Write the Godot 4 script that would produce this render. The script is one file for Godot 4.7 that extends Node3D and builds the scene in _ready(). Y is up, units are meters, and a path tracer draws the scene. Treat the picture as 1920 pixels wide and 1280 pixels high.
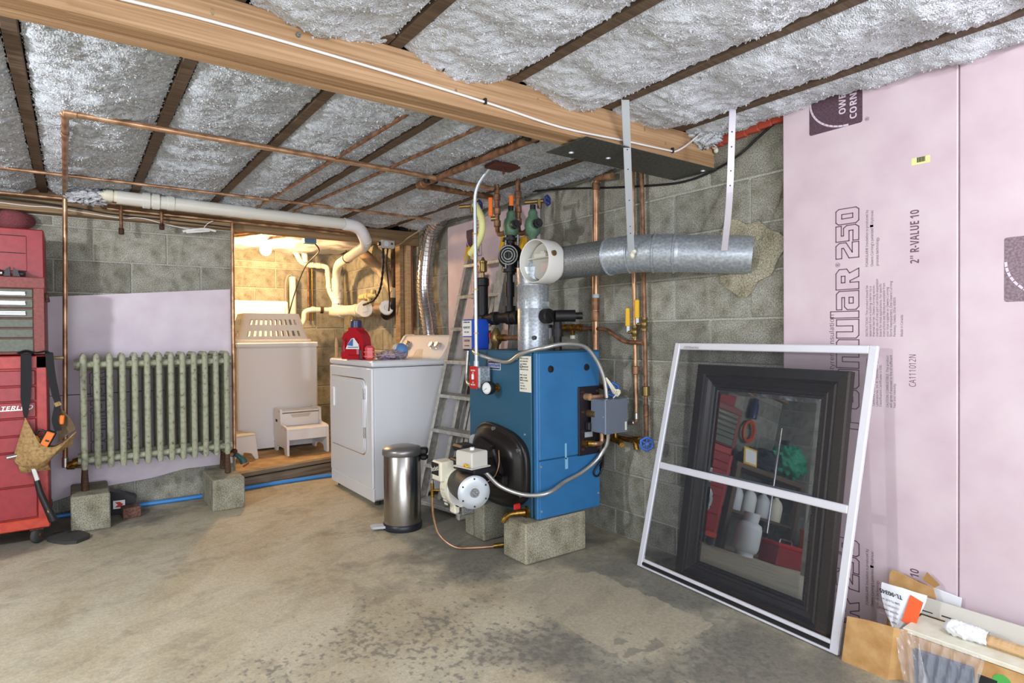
extends Node3D

const H := 1.095          # eye height
const WR := 2.384         # face of the right hand block wall
const WB := -4.651        # face of the back block wall
const WA := -6.4          # face of the alcove's back wall
const WL := -2.2
const WF := 1.6
var M := {}
var used := {}
var rng := RandomNumberGenerator.new()


# ------------------------------------------------------------------ shapes
class B:
	var v := PackedVector3Array()
	var n := PackedVector3Array()
	var marks := PackedInt32Array()

	func tri(a: Vector3, b: Vector3, c: Vector3, na: Vector3, nb: Vector3, nc: Vector3) -> void:
		if (b - a).cross(c - a).dot(na + nb + nc) > 0.0:
			v.append(a); v.append(c); v.append(b)
			n.append(na); n.append(nc); n.append(nb)
		else:
			v.append(a); v.append(b); v.append(c)
			n.append(na); n.append(nb); n.append(nc)

	func quad(a: Vector3, b: Vector3, c: Vector3, d: Vector3, out: Vector3) -> void:
		var m := (c - a).cross(d - b)
		if m.length_squared() < 1e-16:
			m = out
		m = m.normalized()
		if m.dot(out) < 0.0:
			m = -m
		tri(a, b, c, m, m, m)
		tri(a, c, d, m, m, m)

	func quads(a: Vector3, b: Vector3, c: Vector3, d: Vector3, na: Vector3, nb: Vector3, nc: Vector3, nd: Vector3) -> void:
		tri(a, b, c, na, nb, nc)
		tri(a, c, d, na, nc, nd)

	func box(c: Vector3, s: Vector3, bev := 0.0, bas := Basis()) -> void:
		marks.append(v.size())
		var h := s * 0.5
		var b := minf(bev, minf(h.x, minf(h.y, h.z)) * 0.9)
		var P := {}
		for sx in [-1, 1]:
			for sy in [-1, 1]:
				for sz in [-1, 1]:
					var k := Vector3(sx, sy, sz)
					P[k] = [c + bas * (k * Vector3(h.x, h.y - b, h.z - b)), c + bas * (k * Vector3(h.x - b, h.y, h.z - b)), c + bas * (k * Vector3(h.x - b, h.y - b, h.z))]
		for ax in 3:
			var u := (ax + 1) % 3
			var w := (ax + 2) % 3
			for sg in [-1, 1]:
				var q := []
				for e in [[-1, -1], [1, -1], [1, 1], [-1, 1]]:
					var k := Vector3()
					k[ax] = sg; k[u] = e[0]; k[w] = e[1]
					q.append(P[k][ax])
				var o := Vector3()
				o[ax] = sg
				quad(q[0], q[1], q[2], q[3], bas * o)
			if b > 0.0:
				for su in [-1, 1]:
					for sw in [-1, 1]:
						var k1 := Vector3()
						var k2 := Vector3()
						k1[ax] = -1; k2[ax] = 1
						k1[u] = su; k2[u] = su; k1[w] = sw; k2[w] = sw
						var o := Vector3()
						o[u] = su; o[w] = sw
						quad(P[k1][u], P[k2][u], P[k2][w], P[k1][w], bas * o)
		if b > 0.0:
			for k in P:
				var o: Vector3 = (bas * k).normalized()
				tri(P[k][0], P[k][1], P[k][2], o, o, o)

	# box given by two corners
	func bx(a: Vector3, b: Vector3, bev := 0.0) -> void:
		box((a + b) * 0.5, (b - a).abs(), bev)

	# a bar of rectangular section from p to q
	func bar(p: Vector3, q: Vector3, w: float, d: float, side: Vector3, bev := 0.0) -> void:
		var y := (q - p).normalized()
		var x := (side - y * side.dot(y)).normalized()
		box((p + q) * 0.5, Vector3(w, p.distance_to(q), d), bev, Basis(x, y, x.cross(y)))

	func tube(pts: Array, r: float, seg := 10, caps := true, radii := []) -> void:
		var m := pts.size()
		if m < 2:
			return
		marks.append(v.size())
		var t: Vector3 = (pts[1] - pts[0]).normalized()
		var x := t.cross(Vector3.UP if absf(t.y) < 0.9 else Vector3.RIGHT).normalized()
		var prev := []
		var pn := []
		for i in m:
			var tt: Vector3
			if i == 0: tt = (pts[1] - pts[0]).normalized()
			elif i == m - 1: tt = (pts[i] - pts[i - 1]).normalized()
			else: tt = ((pts[i] - pts[i - 1]).normalized() + (pts[i + 1] - pts[i]).normalized()).normalized()
			x = (x - tt * x.dot(tt)).normalized()
			var y := tt.cross(x)
			var rr: float = radii[i] if radii.size() else r
			var ring := []
			var rn := []
			for k in seg:
				var a := TAU * k / seg
				var d := x * cos(a) + y * sin(a)
				ring.append(pts[i] + d * rr)
				rn.append(d)
			if i > 0:
				for k in seg:
					var k2 := (k + 1) % seg
					quads(prev[k], prev[k2], ring[k2], ring[k], pn[k], pn[k2], rn[k2], rn[k])
			if caps and (i == 0 or i == m - 1):
				var o := -tt if i == 0 else tt
				for k in range(1, seg - 1):
					tri(ring[0], ring[k], ring[k + 1], o, o, o)
			prev = ring
			pn = rn

	# profile of (radius, height) pairs turned about the Y axis of xf
	func lathe(prof: Array, xf: Transform3D, seg := 20, smooth := 0.6) -> void:
		marks.append(v.size())
		var m := prof.size()
		var sn := []
		for i in m - 1:
			var d: Vector2 = prof[i + 1] - prof[i]
			sn.append(Vector2(d.y, -d.x).normalized())
		for i in m - 1:
			var a: Vector2 = prof[i]
			var b: Vector2 = prof[i + 1]
			if a.distance_squared_to(b) < 1e-14:
				continue
			var na: Vector2 = sn[i]
			var nb: Vector2 = sn[i]
			if i > 0 and sn[i].dot(sn[i - 1]) > smooth: na = (sn[i] + sn[i - 1]).normalized()
			if i < m - 2 and sn[i].dot(sn[i + 1]) > smooth: nb = (sn[i] + sn[i + 1]).normalized()
			for k in seg:
				var a1 := TAU * k / seg
				var a2 := TAU * (k + 1) / seg
				var d1 := Vector3(cos(a1), 0, sin(a1))
				var d2 := Vector3(cos(a2), 0, sin(a2))
				var Y := Vector3.UP
				var p1 := xf * (d1 * a.x + Y * a.y)
				var p2 := xf * (d2 * a.x + Y * a.y)
				var p3 := xf * (d2 * b.x + Y * b.y)
				var p4 := xf * (d1 * b.x + Y * b.y)
				var q := xf.basis
				var n1 := (q * (d1 * na.x + Y * na.y)).normalized()
				var n2 := (q * (d2 * na.x + Y * na.y)).normalized()
				var n3 := (q * (d2 * nb.x + Y * nb.y)).normalized()
				var n4 := (q * (d1 * nb.x + Y * nb.y)).normalized()
				if a.x > 1e-6: tri(p1, p2, p3, n1, n2, n3)
				if b.x > 1e-6: tri(p1, p3, p4, n1, n3, n4)

	func cyl(p: Vector3, q: Vector3, r: float, seg := 16, r2 := -1.0, bev := 0.0) -> void:
		var h := p.distance_to(q)
		var e := r if r2 < 0.0 else r2
		lathe([Vector2(0, 0), Vector2(r - bev, 0), Vector2(r, bev), Vector2(e, h - bev), Vector2(e - bev, h), Vector2(0, h)], Transform3D(along(q - p), p), seg, 0.8)

	func ball(c: Vector3, r: Vector3, seg := 16, rings := 10) -> void:
		var prof := []
		for i in rings + 1:
			var a := -PI / 2 + PI * i / rings
			prof.append(Vector2(cos(a), sin(a)))
		lathe(prof, Transform3D(Basis.from_scale(r), c), seg, -1.0)

	# polygon in the XY plane of xf, from z = z0 to z1
	func prism(poly: PackedVector2Array, xf: Transform3D, z0: float, z1: float, round_sides := false) -> void:
		marks.append(v.size())
		var p := poly
		if Geometry2D.is_polygon_clockwise(p):
			p = poly.duplicate()
			p.reverse()
		var ix := Geometry2D.triangulate_polygon(p)
		var zz := xf.basis.z.normalized()
		for k in range(0, ix.size(), 3):
			var a := p[ix[k]]
			var b := p[ix[k + 1]]
			var c := p[ix[k + 2]]
			tri(xf * Vector3(a.x, a.y, z1), xf * Vector3(b.x, b.y, z1), xf * Vector3(c.x, c.y, z1), zz, zz, zz)
			tri(xf * Vector3(a.x, a.y, z0), xf * Vector3(b.x, b.y, z0), xf * Vector3(c.x, c.y, z0), -zz, -zz, -zz)
		var m := p.size()
		for i in m:
			var a := p[i]
			var b := p[(i + 1) % m]
			var d := (b - a).normalized()
			var o := xf.basis * Vector3(d.y, -d.x, 0)
			var oa := o
			var ob := o
			if round_sides:
				var e := (a - p[(i + m - 1) % m]).normalized()
				var g := (p[(i + 2) % m] - b).normalized()
				if e.dot(d) > 0.7: oa = xf.basis * Vector3(d.y + e.y, -d.x - e.x, 0).normalized()
				if g.dot(d) > 0.7: ob = xf.basis * Vector3(d.y + g.y, -d.x - g.x, 0).normalized()
			quads(xf * Vector3(a.x, a.y, z0), xf * Vector3(b.x, b.y, z0), xf * Vector3(b.x, b.y, z1), xf * Vector3(a.x, a.y, z1), oa, ob, ob, oa)

	# sheet f(u, v) of points
	func sheet(f: Callable, nu: int, nv: int, sg := 1.0) -> void:
		var p := []
		for i in nu + 1:
			var row := PackedVector3Array()
			for j in nv + 1:
				row.append(f.call(float(i) / nu, float(j) / nv))
			p.append(row)
		var nn := []
		for i in nu + 1:
			var row := PackedVector3Array()
			for j in nv + 1:
				var a: Vector3 = p[mini(i + 1, nu)][j] - p[maxi(i - 1, 0)][j]
				var b: Vector3 = p[i][mini(j + 1, nv)] - p[i][maxi(j - 1, 0)]
				var c := a.cross(b)
				row.append((c.normalized() if c.length_squared() > 1e-18 else Vector3.UP) * sg)
			nn.append(row)
		for i in nu:
			for j in nv:
				quads(p[i][j], p[i + 1][j], p[i + 1][j + 1], p[i][j + 1], nn[i][j], nn[i + 1][j], nn[i + 1][j + 1], nn[i][j + 1])

	static func along(d: Vector3) -> Basis:
		var y := d.normalized()
		var x := y.cross(Vector3.FORWARD if absf(y.z) < 0.9 else Vector3.RIGHT).normalized()
		return Basis(x, y, x.cross(y))

	func mesh(off := Vector3.ZERO) -> ArrayMesh:
		var a := []
		a.resize(Mesh.ARRAY_MAX)
		if off != Vector3.ZERO:
			for i in v.size():
				v[i] -= off
		a[Mesh.ARRAY_VERTEX] = v
		a[Mesh.ARRAY_NORMAL] = n
		var m := ArrayMesh.new()
		m.add_surface_from_arrays(Mesh.PRIMITIVE_TRIANGLES, a)
		return m

	func foot() -> Vector3:
		var lo := Vector3(1e9, 1e9, 1e9)
		var hi := -lo
		for p in v:
			lo = lo.min(p)
			hi = hi.max(p)
		return Vector3((lo.x + hi.x) / 2, lo.y, (lo.z + hi.z) / 2)


func smoothed(pts: Array, n := 6) -> Array:
	var o := []
	var m := pts.size()
	for i in m - 1:
		var p0: Vector3 = pts[maxi(i - 1, 0)]
		var p3: Vector3 = pts[mini(i + 2, m - 1)]
		for k in n:
			o.append((pts[i] as Vector3).cubic_interpolate(pts[i + 1], p0, p3, float(k) / n))
	o.append(pts[m - 1])
	return o


func bend(pts: Array, r: float, n := 5) -> Array:
	var o := [pts[0]]
	for i in range(1, pts.size() - 1):
		var a: Vector3 = pts[i - 1]
		var b: Vector3 = pts[i]
		var c: Vector3 = pts[i + 1]
		var d := minf(r, minf(a.distance_to(b), b.distance_to(c)) * 0.49)
		var p := b + (a - b).normalized() * d
		var q := b + (c - b).normalized() * d
		for k in n + 1:
			var t := float(k) / n
			o.append(p.lerp(b, t).lerp(b.lerp(q, t), t))
	o.append(pts[-1])
	return o


func rrect(w: float, h: float, r: float, n := 4) -> PackedVector2Array:
	var o := PackedVector2Array()
	for c in [[w / 2 - r, h / 2 - r, 0.0], [-w / 2 + r, h / 2 - r, 0.25], [-w / 2 + r, -h / 2 + r, 0.5], [w / 2 - r, -h / 2 + r, 0.75]]:
		for k in n + 1:
			var a: float = TAU * (c[2] + 0.25 * k / n)
			o.append(Vector2(c[0] + r * cos(a), c[1] + r * sin(a)))
	return o


func V(a: Array) -> PackedVector2Array:
	var o := PackedVector2Array()
	for i in range(0, a.size(), 2):
		o.append(Vector2(a[i], a[i + 1]))
	return o


func frame(o: Vector3, x: Vector3, y: Vector3) -> Transform3D:
	return Transform3D(Basis(x, y, x.cross(y)), o)


# ------------------------------------------------------------------ objects
func numbered(called: String) -> String:
	var k: int = used.get(called, -1) + 1
	used[called] = k
	return called if k == 0 else "%s_%03d" % [called, k]


func T(called: String, label: String, category: String, at: Vector3, group := "") -> Node3D:
	var o := Node3D.new()
	o.name = numbered(called)
	add_child(o)
	o.position = at
	tag(o, label, category, group)
	return o


func tag(o: Node3D, label: String, category: String, group := "") -> void:
	if label: o.set_meta("label", label)
	if category: o.set_meta("category", category)
	if group: o.set_meta("group", group)


func S(called: String, label: String, category: String, b: B, mat: Material, group := "") -> MeshInstance3D:
	var o := MeshInstance3D.new()
	o.name = numbered(called)
	var at := b.foot()
	o.mesh = b.mesh(at)
	o.material_override = mat
	o.position = at
	add_child(o)
	tag(o, label, category, group)
	return o


const SINGLE := ["screw", "bolt", "hole", "collar", "cable_tie", "fitting", "ring", "coupling", "stack_fitting", "end_plug", "washer", "crimp", "foot", "louver", "printed_mark", "slot", "jaw", "screw_hole", "strap_piece", "added_window_frame", "inner_wall", "gauge_marks", "pipe_stub", "end_cap", "leg_panel", "stop"]


# a part, its shape given in world places; screws and the like become one part each
func P(root: Node3D, called: String, b: B, mat: Material, label := "") -> MeshInstance3D:
	if called in SINGLE and b.marks.size() > 1:
		var first: MeshInstance3D
		for k in b.marks.size():
			var e := b.marks[k + 1] if k + 1 < b.marks.size() else b.v.size()
			var c := B.new()
			c.v = b.v.slice(b.marks[k], e)
			c.n = b.n.slice(b.marks[k], e)
			var m := P(root, called, c, mat, label)
			if k == 0: first = m
		return first
	var o := MeshInstance3D.new()
	o.name = called
	o.mesh = b.mesh()
	o.material_override = mat
	if root.get_parent() == self:
		o.position = -root.position
	if label: o.set_meta("label", label)
	root.add_child(o, true)
	return o


func struct(called: String, label: String, b: B = null, mat: Material = null) -> Node3D:
	var o: Node3D
	if b:
		var m := MeshInstance3D.new()
		m.mesh = b.mesh()
		m.material_override = mat
		o = m
	else:
		o = Node3D.new()
	o.name = called
	add_child(o)
	o.set_meta("kind", "structure")
	o.set_meta("label", label)
	return o


func copy(o: Node3D, at: Vector3, label := "") -> Node3D:
	var c := o.duplicate() as Node3D
	c.name = numbered(String(o.name).rstrip("0123456789").rstrip("_"))
	add_child(c)
	c.position = at
	if label: c.set_meta("label", label)
	return c


# flat lettering of height h, centred left at o, reading along x with its tops towards y
func txt(root: Node3D, called: String, s: String, h: float, o: Vector3, x: Vector3, y: Vector3, mat: Material, squeeze := 1.0, center := false, bold := false, depth := 0.0006) -> MeshInstance3D:
	var t := TextMesh.new()
	var f := SystemFont.new()
	f.font_names = PackedStringArray(["Droid Sans"])
	if bold: f.font_weight = 700
	t.font = f
	t.font_size = 32
	t.pixel_size = h / 32.0 * 1.4
	t.depth = depth
	t.curve_step = 2.0
	t.text = s
	t.horizontal_alignment = HORIZONTAL_ALIGNMENT_CENTER if center else HORIZONTAL_ALIGNMENT_LEFT
	var m := MeshInstance3D.new()
	m.name = called
	m.mesh = t
	m.material_override = mat
	m.transform = Transform3D(Basis(x * squeeze, y, x.cross(y)), o - (root.position if root.get_parent() == self else Vector3.ZERO))
	root.add_child(m, true)
	return m


# ------------------------------------------------------------------ materials
func noise(sd: int, freq: float, oct := 4, kind := FastNoiseLite.TYPE_SIMPLEX_SMOOTH) -> FastNoiseLite:
	var f := FastNoiseLite.new()
	f.seed = sd
	f.frequency = freq
	f.noise_type = kind
	f.fractal_octaves = oct
	if oct == 1: f.fractal_type = FastNoiseLite.FRACTAL_NONE
	if kind == FastNoiseLite.TYPE_CELLULAR: f.cellular_return_type = FastNoiseLite.RETURN_DISTANCE
	return f


func ntex(sd: int, freq: float, stops: Array, oct := 4, size := 512, kind := FastNoiseLite.TYPE_SIMPLEX_SMOOTH) -> NoiseTexture2D:
	var t := NoiseTexture2D.new()
	t.width = size
	t.height = size
	t.seamless = true
	t.noise = noise(sd, freq, oct, kind)
	if stops.size():
		var g := Gradient.new()
		var off := PackedFloat32Array()
		var col := PackedColorArray()
		for s in stops:
			off.append(s[0])
			col.append(s[1])
		g.offsets = off
		g.colors = col
		t.color_ramp = g
	return t


func mat(color: Color, rough := 0.7, metal := 0.0, tex: Texture2D = null, scale := 1.0, bump: Texture2D = null, cm := 0.1) -> StandardMaterial3D:
	var m := StandardMaterial3D.new()
	m.albedo_color = color
	m.roughness = rough
	m.metallic = metal
	if tex:
		m.albedo_texture = tex
	if bump:
		m.heightmap_enabled = true
		m.heightmap_texture = bump
		m.heightmap_scale = cm
	if tex or bump:
		m.uv1_triplanar = true
		m.uv1_world_triplanar = true
		m.uv1_scale = Vector3(scale, scale, scale)
	return m


func C(hex: String) -> Color:
	return Color(hex)


func make_materials() -> void:
	var W := Color.WHITE
	var speck := ntex(11, 0.09, [[0.0, C("8f8f86")], [0.42, C("c8c8c0")], [0.6, C("dcdcd6")], [1.0, C("ffffff")]], 3)
	var stain := ntex(12, 0.006, [[0.0, C("b8b6ac")], [0.45, C("e2e0d8")], [1.0, C("ffffff")]], 5)
	var grit := ntex(13, 0.12, [], 3)
	for k in 4:
		var m := mat([C("d0d0cb"), C("c6c6c1"), C("d8d7d2"), C("babab4")][k], 0.95, 0.0, speck, 2.6, grit, 0.12)
		m.detail_enabled = true
		m.detail_albedo = stain
		m.detail_blend_mode = BaseMaterial3D.BLEND_MODE_MUL
		m.detail_uv_layer = BaseMaterial3D.DETAIL_UV_1
		M["block%d" % k] = m
	for k in 3:
		M["pad%d" % k] = mat([C("c9c7b8"), C("bab8aa"), C("d6d0be")][k], 0.95, 0.0, speck, 2.2, grit, 0.35)
		M["pad%d" % k].detail_enabled = true
		M["pad%d" % k].detail_albedo = stain
		M["pad%d" % k].detail_blend_mode = BaseMaterial3D.BLEND_MODE_MUL
		M["pad%d" % k].detail_uv_layer = BaseMaterial3D.DETAIL_UV_1
	M.mortar = mat(C("d2d2cd"), 0.95, 0.0, speck, 3.0, grit, 0.08)
	M.foam = mat(C("d8c7cc"), 0.62, 0.0, ntex(21, 0.01, [[0.0, C("efe8ec")], [0.5, C("f8f4f6")], [1.0, W]], 5), 0.8, ntex(22, 0.05, [], 3), 0.03)
	M.foam_edge = mat(C("dccbd8"), 0.75)
	M.foam_left = mat(C("e2dae2"), 0.62, 0.0, ntex(21, 0.01, [[0.0, C("efe8ec")], [0.5, C("f8f4f6")], [1.0, W]], 5), 0.8)
	M.ink = mat(C("6e5260"), 0.8)
	M.ink_small = mat(C("4d3d47"), 0.8)
	M.ink_soft = mat(C("8d7485"), 0.8)
	M.ink_block = mat(C("69525c"), 0.8, 0.0, ntex(23, 0.1, [[0.0, C("b0a0a8")], [1.0, W]], 2), 2.0)
	M.ink_pale = mat(C("a08b98"), 0.8)
	M.wood = wood(C("c09c76"), C("9c7853"), 31)
	M.wood_dark = wood(C("6e5c49"), C("503f30"), 32)
	M.wood_pine = wood(C("d9b98c"), C("c39c6b"), 33)
	M.wood_grey = wood(C("8a7a68"), C("5f5243"), 34)
	M.wood_header = wood(C("a98c66"), C("82684a"), 35)
	M.ply = mat(C("c8ab80"), 0.8, 0.0, ntex(36, 0.008, [[0.0, C("c8b8a0")], [1.0, W]], 5), 1.4)
	M.subfloor = mat(C("5b4c3b"), 0.9)
	var fz := ntex(41, 0.16, [], 4, 512)
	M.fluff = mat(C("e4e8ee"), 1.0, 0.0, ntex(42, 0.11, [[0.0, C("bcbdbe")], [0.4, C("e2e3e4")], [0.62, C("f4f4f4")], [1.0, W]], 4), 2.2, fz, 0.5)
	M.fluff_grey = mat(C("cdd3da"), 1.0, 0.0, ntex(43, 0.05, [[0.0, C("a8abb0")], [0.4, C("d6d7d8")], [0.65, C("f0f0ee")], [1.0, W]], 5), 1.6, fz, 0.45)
	M.tuft = mat(C("eef1f5"), 1.0, 0.0, null, 3.0, fz, 1.2)
	M.pinkwool = mat(C("c67a80"), 1.0, 0.0, ntex(44, 0.08, [[0.0, C("a08080")], [1.0, W]], 4), 3.0, fz, 1.0)
	var patina := ntex(51, 0.012, [[0.0, C("7d6350")], [0.4, C("b8957a")], [0.6, C("d8b99c")], [1.0, C("ecd4b8")]], 4)
	M.copper = mat(C("eadacb"), 0.35, 0.6, patina, 1.5)
	M.copper_dark = mat(C("b09a8a"), 0.5, 0.5, patina, 2.5)
	M.brass = mat(C("b89a55"), 0.35, 0.9, ntex(52, 0.03, [[0.0, C("a08050")], [1.0, W]], 3), 4.0)
	M.bronze = mat(C("8a7348"), 0.4, 0.8)
	M.solder = mat(C("c9c6bd"), 0.35, 0.9)
	M.iron = mat(C("2b2a2b"), 0.5, 0.4, ntex(53, 0.05, [[0.0, C("909090")], [1.0, W]], 3), 3.0)
	M.rust = mat(C("5d4335"), 0.85, 0.2, ntex(54, 0.03, [[0.0, C("806050")], [1.0, W]], 4), 3.0)
	M.galv = mat(C("d8dcdf"), 0.4, 0.55, ntex(55, 0.07, [[0.0, C("8f9599")], [0.5, C("c8ccd0")], [1.0, W]], 3, 512, FastNoiseLite.TYPE_CELLULAR), 2.4, ntex(56, 0.03, [], 3), 0.03)
	M.galv_dark = mat(C("b4b6b4"), 0.45, 0.55, ntex(57, 0.09, [[0.0, C("707375")], [1.0, W]], 4), 2.4)
	M.strap = mat(C("c8cfd4"), 0.4, 0.5)
	M.strap2 = mat(C("cdc9d0"), 0.5, 0.5)
	M.alu = mat(C("d6d5d0"), 0.42, 0.35, ntex(58, 0.02, [[0.0, C("b8b4ac")], [1.0, W]], 4), 2.0)
	M.alu_white = mat(C("dcdce2"), 0.45, 0.15)
	M.foil = mat(C("d9d6dc"), 0.2, 1.0)
	M.steel = mat(C("b3aea8"), 0.26, 1.0, ntex(59, 0.3, [[0.0, C("e0e0e0")], [1.0, W]], 2), 1.0)
	M.chrome = mat(C("d8d8da"), 0.12, 1.0)
	M.damper = mat(C("dcdad3"), 0.45)
	M.damper_in = mat(C("b6b6ab"), 0.6)
	M.blue = mat(C("2f74a8"), 0.38, 0.0, ntex(61, 0.01, [[0.0, C("e4e8ec")], [1.0, W]], 4), 1.2)
	M.blue.clearcoat_enabled = true
	M.blue.clearcoat = 0.3
	M.teal = mat(C("2a5a74"), 0.5, 0.0, ntex(62, 0.15, [[0.0, W], [0.74, W], [0.8, C("ffffff")], [1.0, W]], 2), 2.0)
	M.black = mat(C("1c1b1d"), 0.45)
	M.black_matte = mat(C("232223"), 0.85)
	M.black_metal = mat(C("262425"), 0.35, 0.3, ntex(63, 0.02, [[0.0, C("ffffff")], [0.55, C("f0e8e0")], [1.0, C("ffd0a0")]], 4), 3.0)
	M.panel = mat(C("35303a"), 0.5, 0.3, ntex(64, 0.05, [[0.0, C("8a7a78")], [1.0, W]], 4), 5.0)
	M.white = mat(C("eeeef0"), 0.3)
	M.white.clearcoat_enabled = true
	M.white.clearcoat = 0.4
	M.enamel = mat(C("e2e4e8"), 0.28)
	M.enamel.clearcoat_enabled = true
	M.enamel.clearcoat = 0.5
	M.plastic = mat(C("ece9e6"), 0.45)
	M.plastic.subsurf_scatter_enabled = true
	M.plastic.subsurf_scatter_strength = 0.15
	M.pvc = mat(C("dcdad0"), 0.35)
	M.pvc_dirty = mat(C("8d7a66"), 0.4)
	M.cream = mat(C("e9e6d5"), 0.55, 0.0, ntex(65, 0.02, [[0.0, C("f0ece0")], [1.0, W]], 3), 2.0)
	M.ivory = mat(C("cfcbc0"), 0.55)
	M.red = mat(C("9a2a30"), 0.4, 0.0, ntex(66, 0.02, [[0.0, C("e0d0d0")], [0.5, C("f4f0f0")], [1.0, W]], 5), 2.0)
	M.red_frame = mat(C("b53f3a"), 0.45, 0.0, ntex(67, 0.02, [[0.0, C("d8c0c0")], [1.0, W]], 5), 2.0)
	M.red_orange = mat(C("c9492f"), 0.5, 0.0, ntex(67, 0.02, [[0.0, C("d8c0c0")], [1.0, W]], 5), 2.0)
	M.red_dull = mat(C("8c4640"), 0.55, 0.0, ntex(68, 0.03, [[0.0, C("c8b8b0")], [1.0, W]], 4), 3.0)
	M.olive = mat(C("63675b"), 0.5, 0.0, ntex(69, 0.03, [[0.0, C("d0d4cc")], [1.0, W]], 4), 3.0)
	M.rad = mat(C("a8ab98"), 0.5, 0.0, ntex(71, 0.035, [[0.0, C("6a4a34")], [0.16, C("94805e")], [0.25, C("d8d8c8")], [0.55, C("f0f0e8")], [1.0, W]], 5), 1.6, ntex(72, 0.03, [], 4), 0.1)
	M.rad_foot = mat(C("6c5142"), 0.8, 0.1, ntex(73, 0.04, [[0.0, C("806a58")], [0.6, C("d0c8b8")], [1.0, W]], 4), 4.0)
	M.green = mat(C("6d9078"), 0.55, 0.2, ntex(74, 0.04, [[0.0, C("a0a898")], [1.0, W]], 4), 6.0)
	M.yellow = mat(C("e2b01e"), 0.45)
	M.yellow_pale = mat(C("e6e49c"), 0.6)
	M.orange = mat(C("e8741f"), 0.5)
	M.leather = mat(C("b09468"), 0.85, 0.0, ntex(75, 0.02, [[0.0, C("8f7c60")], [0.5, C("e8e0d0")], [1.0, W]], 5), 5.0, grit, 0.1)
	M.web = mat(C("1d1c1e"), 0.9)
	M.bluevalve = mat(C("2b62b4"), 0.4)
	M.hose = mat(C("3f8ad0"), 0.35)
	M.blue_box = mat(C("1f4fc0"), 0.35)
	M.label = mat(C("e4e3d2"), 0.6)
	M.label_white = mat(C("e8eae8"), 0.6)
	M.label_pink = mat(C("c9b6ad"), 0.6)
	M.switch_red = mat(C("c42a24"), 0.4)
	M.jbox = mat(C("7a818f"), 0.35, 0.3)
	M.card = mat(C("d0a873"), 0.85, 0.0, ntex(76, 0.012, [[0.0, C("dccbb0")], [1.0, W]], 4), 2.5)
	M.card_dark = mat(C("96703f"), 0.9)
	M.paper = mat(C("eef0f4"), 0.7)
	M.paper_orange = mat(C("e4571c"), 0.55)
	M.navy = mat(C("3b4a66"), 0.6)
	M.wrap = mat(Color(0.95, 0.96, 0.98, 0.2), 0.1)
	M.wrap.transparency = BaseMaterial3D.TRANSPARENCY_ALPHA
	M.clear_bag = mat(Color(0.9, 0.85, 0.92, 0.4), 0.15)
	M.clear_bag.transparency = BaseMaterial3D.TRANSPARENCY_ALPHA
	M.screen = mat(Color(0.17, 0.19, 0.22, 0.42), 0.8)
	M.screen.transparency = BaseMaterial3D.TRANSPARENCY_ALPHA
	M.frame_dark = mat(C("2c2523"), 0.35, 0.0, ntex(77, 0.03, [[0.0, C("c8b8a8")], [1.0, W]], 4), 4.0)
	M.frame_worn = mat(C("5a4c3c"), 0.4, 0.2, ntex(78, 0.04, [[0.0, C("9a8c78")], [1.0, W]], 4), 5.0)
	M.mirror = mat(C("d4dadc"), 0.015, 1.0)
	M.brick = mat(C("8a6a60"), 0.9, 0.0, ntex(79, 0.03, [[0.0, C("a08880")], [0.7, C("e8dcd8")], [1.0, W]], 4), 4.0, grit, 0.2)
	M.rubber = mat(C("3b3a38"), 0.8)
	M.detergent = mat(C("b01625"), 0.3)
	M.red_clear = mat(C("d84f52"), 0.35)
	M.cap_blue = mat(C("2b3460"), 0.35)
	M.tape_blue = mat(C("7fb6d0"), 0.6)
	M.lilac = mat(C("b486b4"), 0.5)
	M.steel_blue = mat(C("5f8fc4"), 0.4)
	M.tarp = mat(C("1f8f6c"), 0.6)
	M.jug = mat(C("d8dade"), 0.4)
	M.flex = mat(C("c4c2bd"), 0.35, 0.75)
	M.wire_white = mat(C("e6e4e0"), 0.4)
	M.wire_tan = mat(C("b89a7c"), 0.5)
	M.tin = mat(C("6b6c66"), 0.5, 0.5, ntex(80, 0.03, [[0.0, C("a0a098")], [1.0, W]], 4), 3.0)
	M.redtar = mat(C("b04a35"), 0.8)
	M.glow = mat(Color.WHITE, 0.5)
	M.glow.emission_enabled = true
	M.glow.emission = C("ffe9c8")
	M.glow.emission_energy_multiplier = 6.0
	M.fill_glow = mat(Color.WHITE, 0.5)  # glow of the added fill panel behind the camera
	M.fill_glow.emission_enabled = true
	M.fill_glow.emission = C("f2f6ff")
	M.fill_glow.emission_energy_multiplier = 0.8
	M.glow_white = mat(Color.WHITE, 0.5)
	M.glow_white.emission_enabled = true
	M.glow_white.emission = C("fdf6ee")
	M.glow_white.emission_energy_multiplier = 5.0


func wood(a: Color, b: Color, sd: int) -> StandardMaterial3D:
	var im := Image.create(256, 512, true, Image.FORMAT_RGB8)
	var f := noise(sd, 0.012, 3)
	var g := noise(sd + 100, 0.05, 2)
	for y in 512:
		for x in 256:
			# the grain runs along x
			var w := f.get_noise_2d(x * 0.44, y * 2.0) * 0.9
			var r := 0.5 + 0.5 * sin((y * 0.09 + w * 7.0))
			var t := clampf(r * 0.55 + g.get_noise_2d(x * 0.3, y * 3.0) * 0.5 + 0.22, 0.0, 1.0)
			im.set_pixel(x, y, a.lerp(b, t))
	var m := mat(Color.WHITE, 0.75, 0.0, ImageTexture.create_from_image(im), 1.6)
	m.uv1_scale = Vector3(0.4, 1.6, 1.6)
	return m


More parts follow.
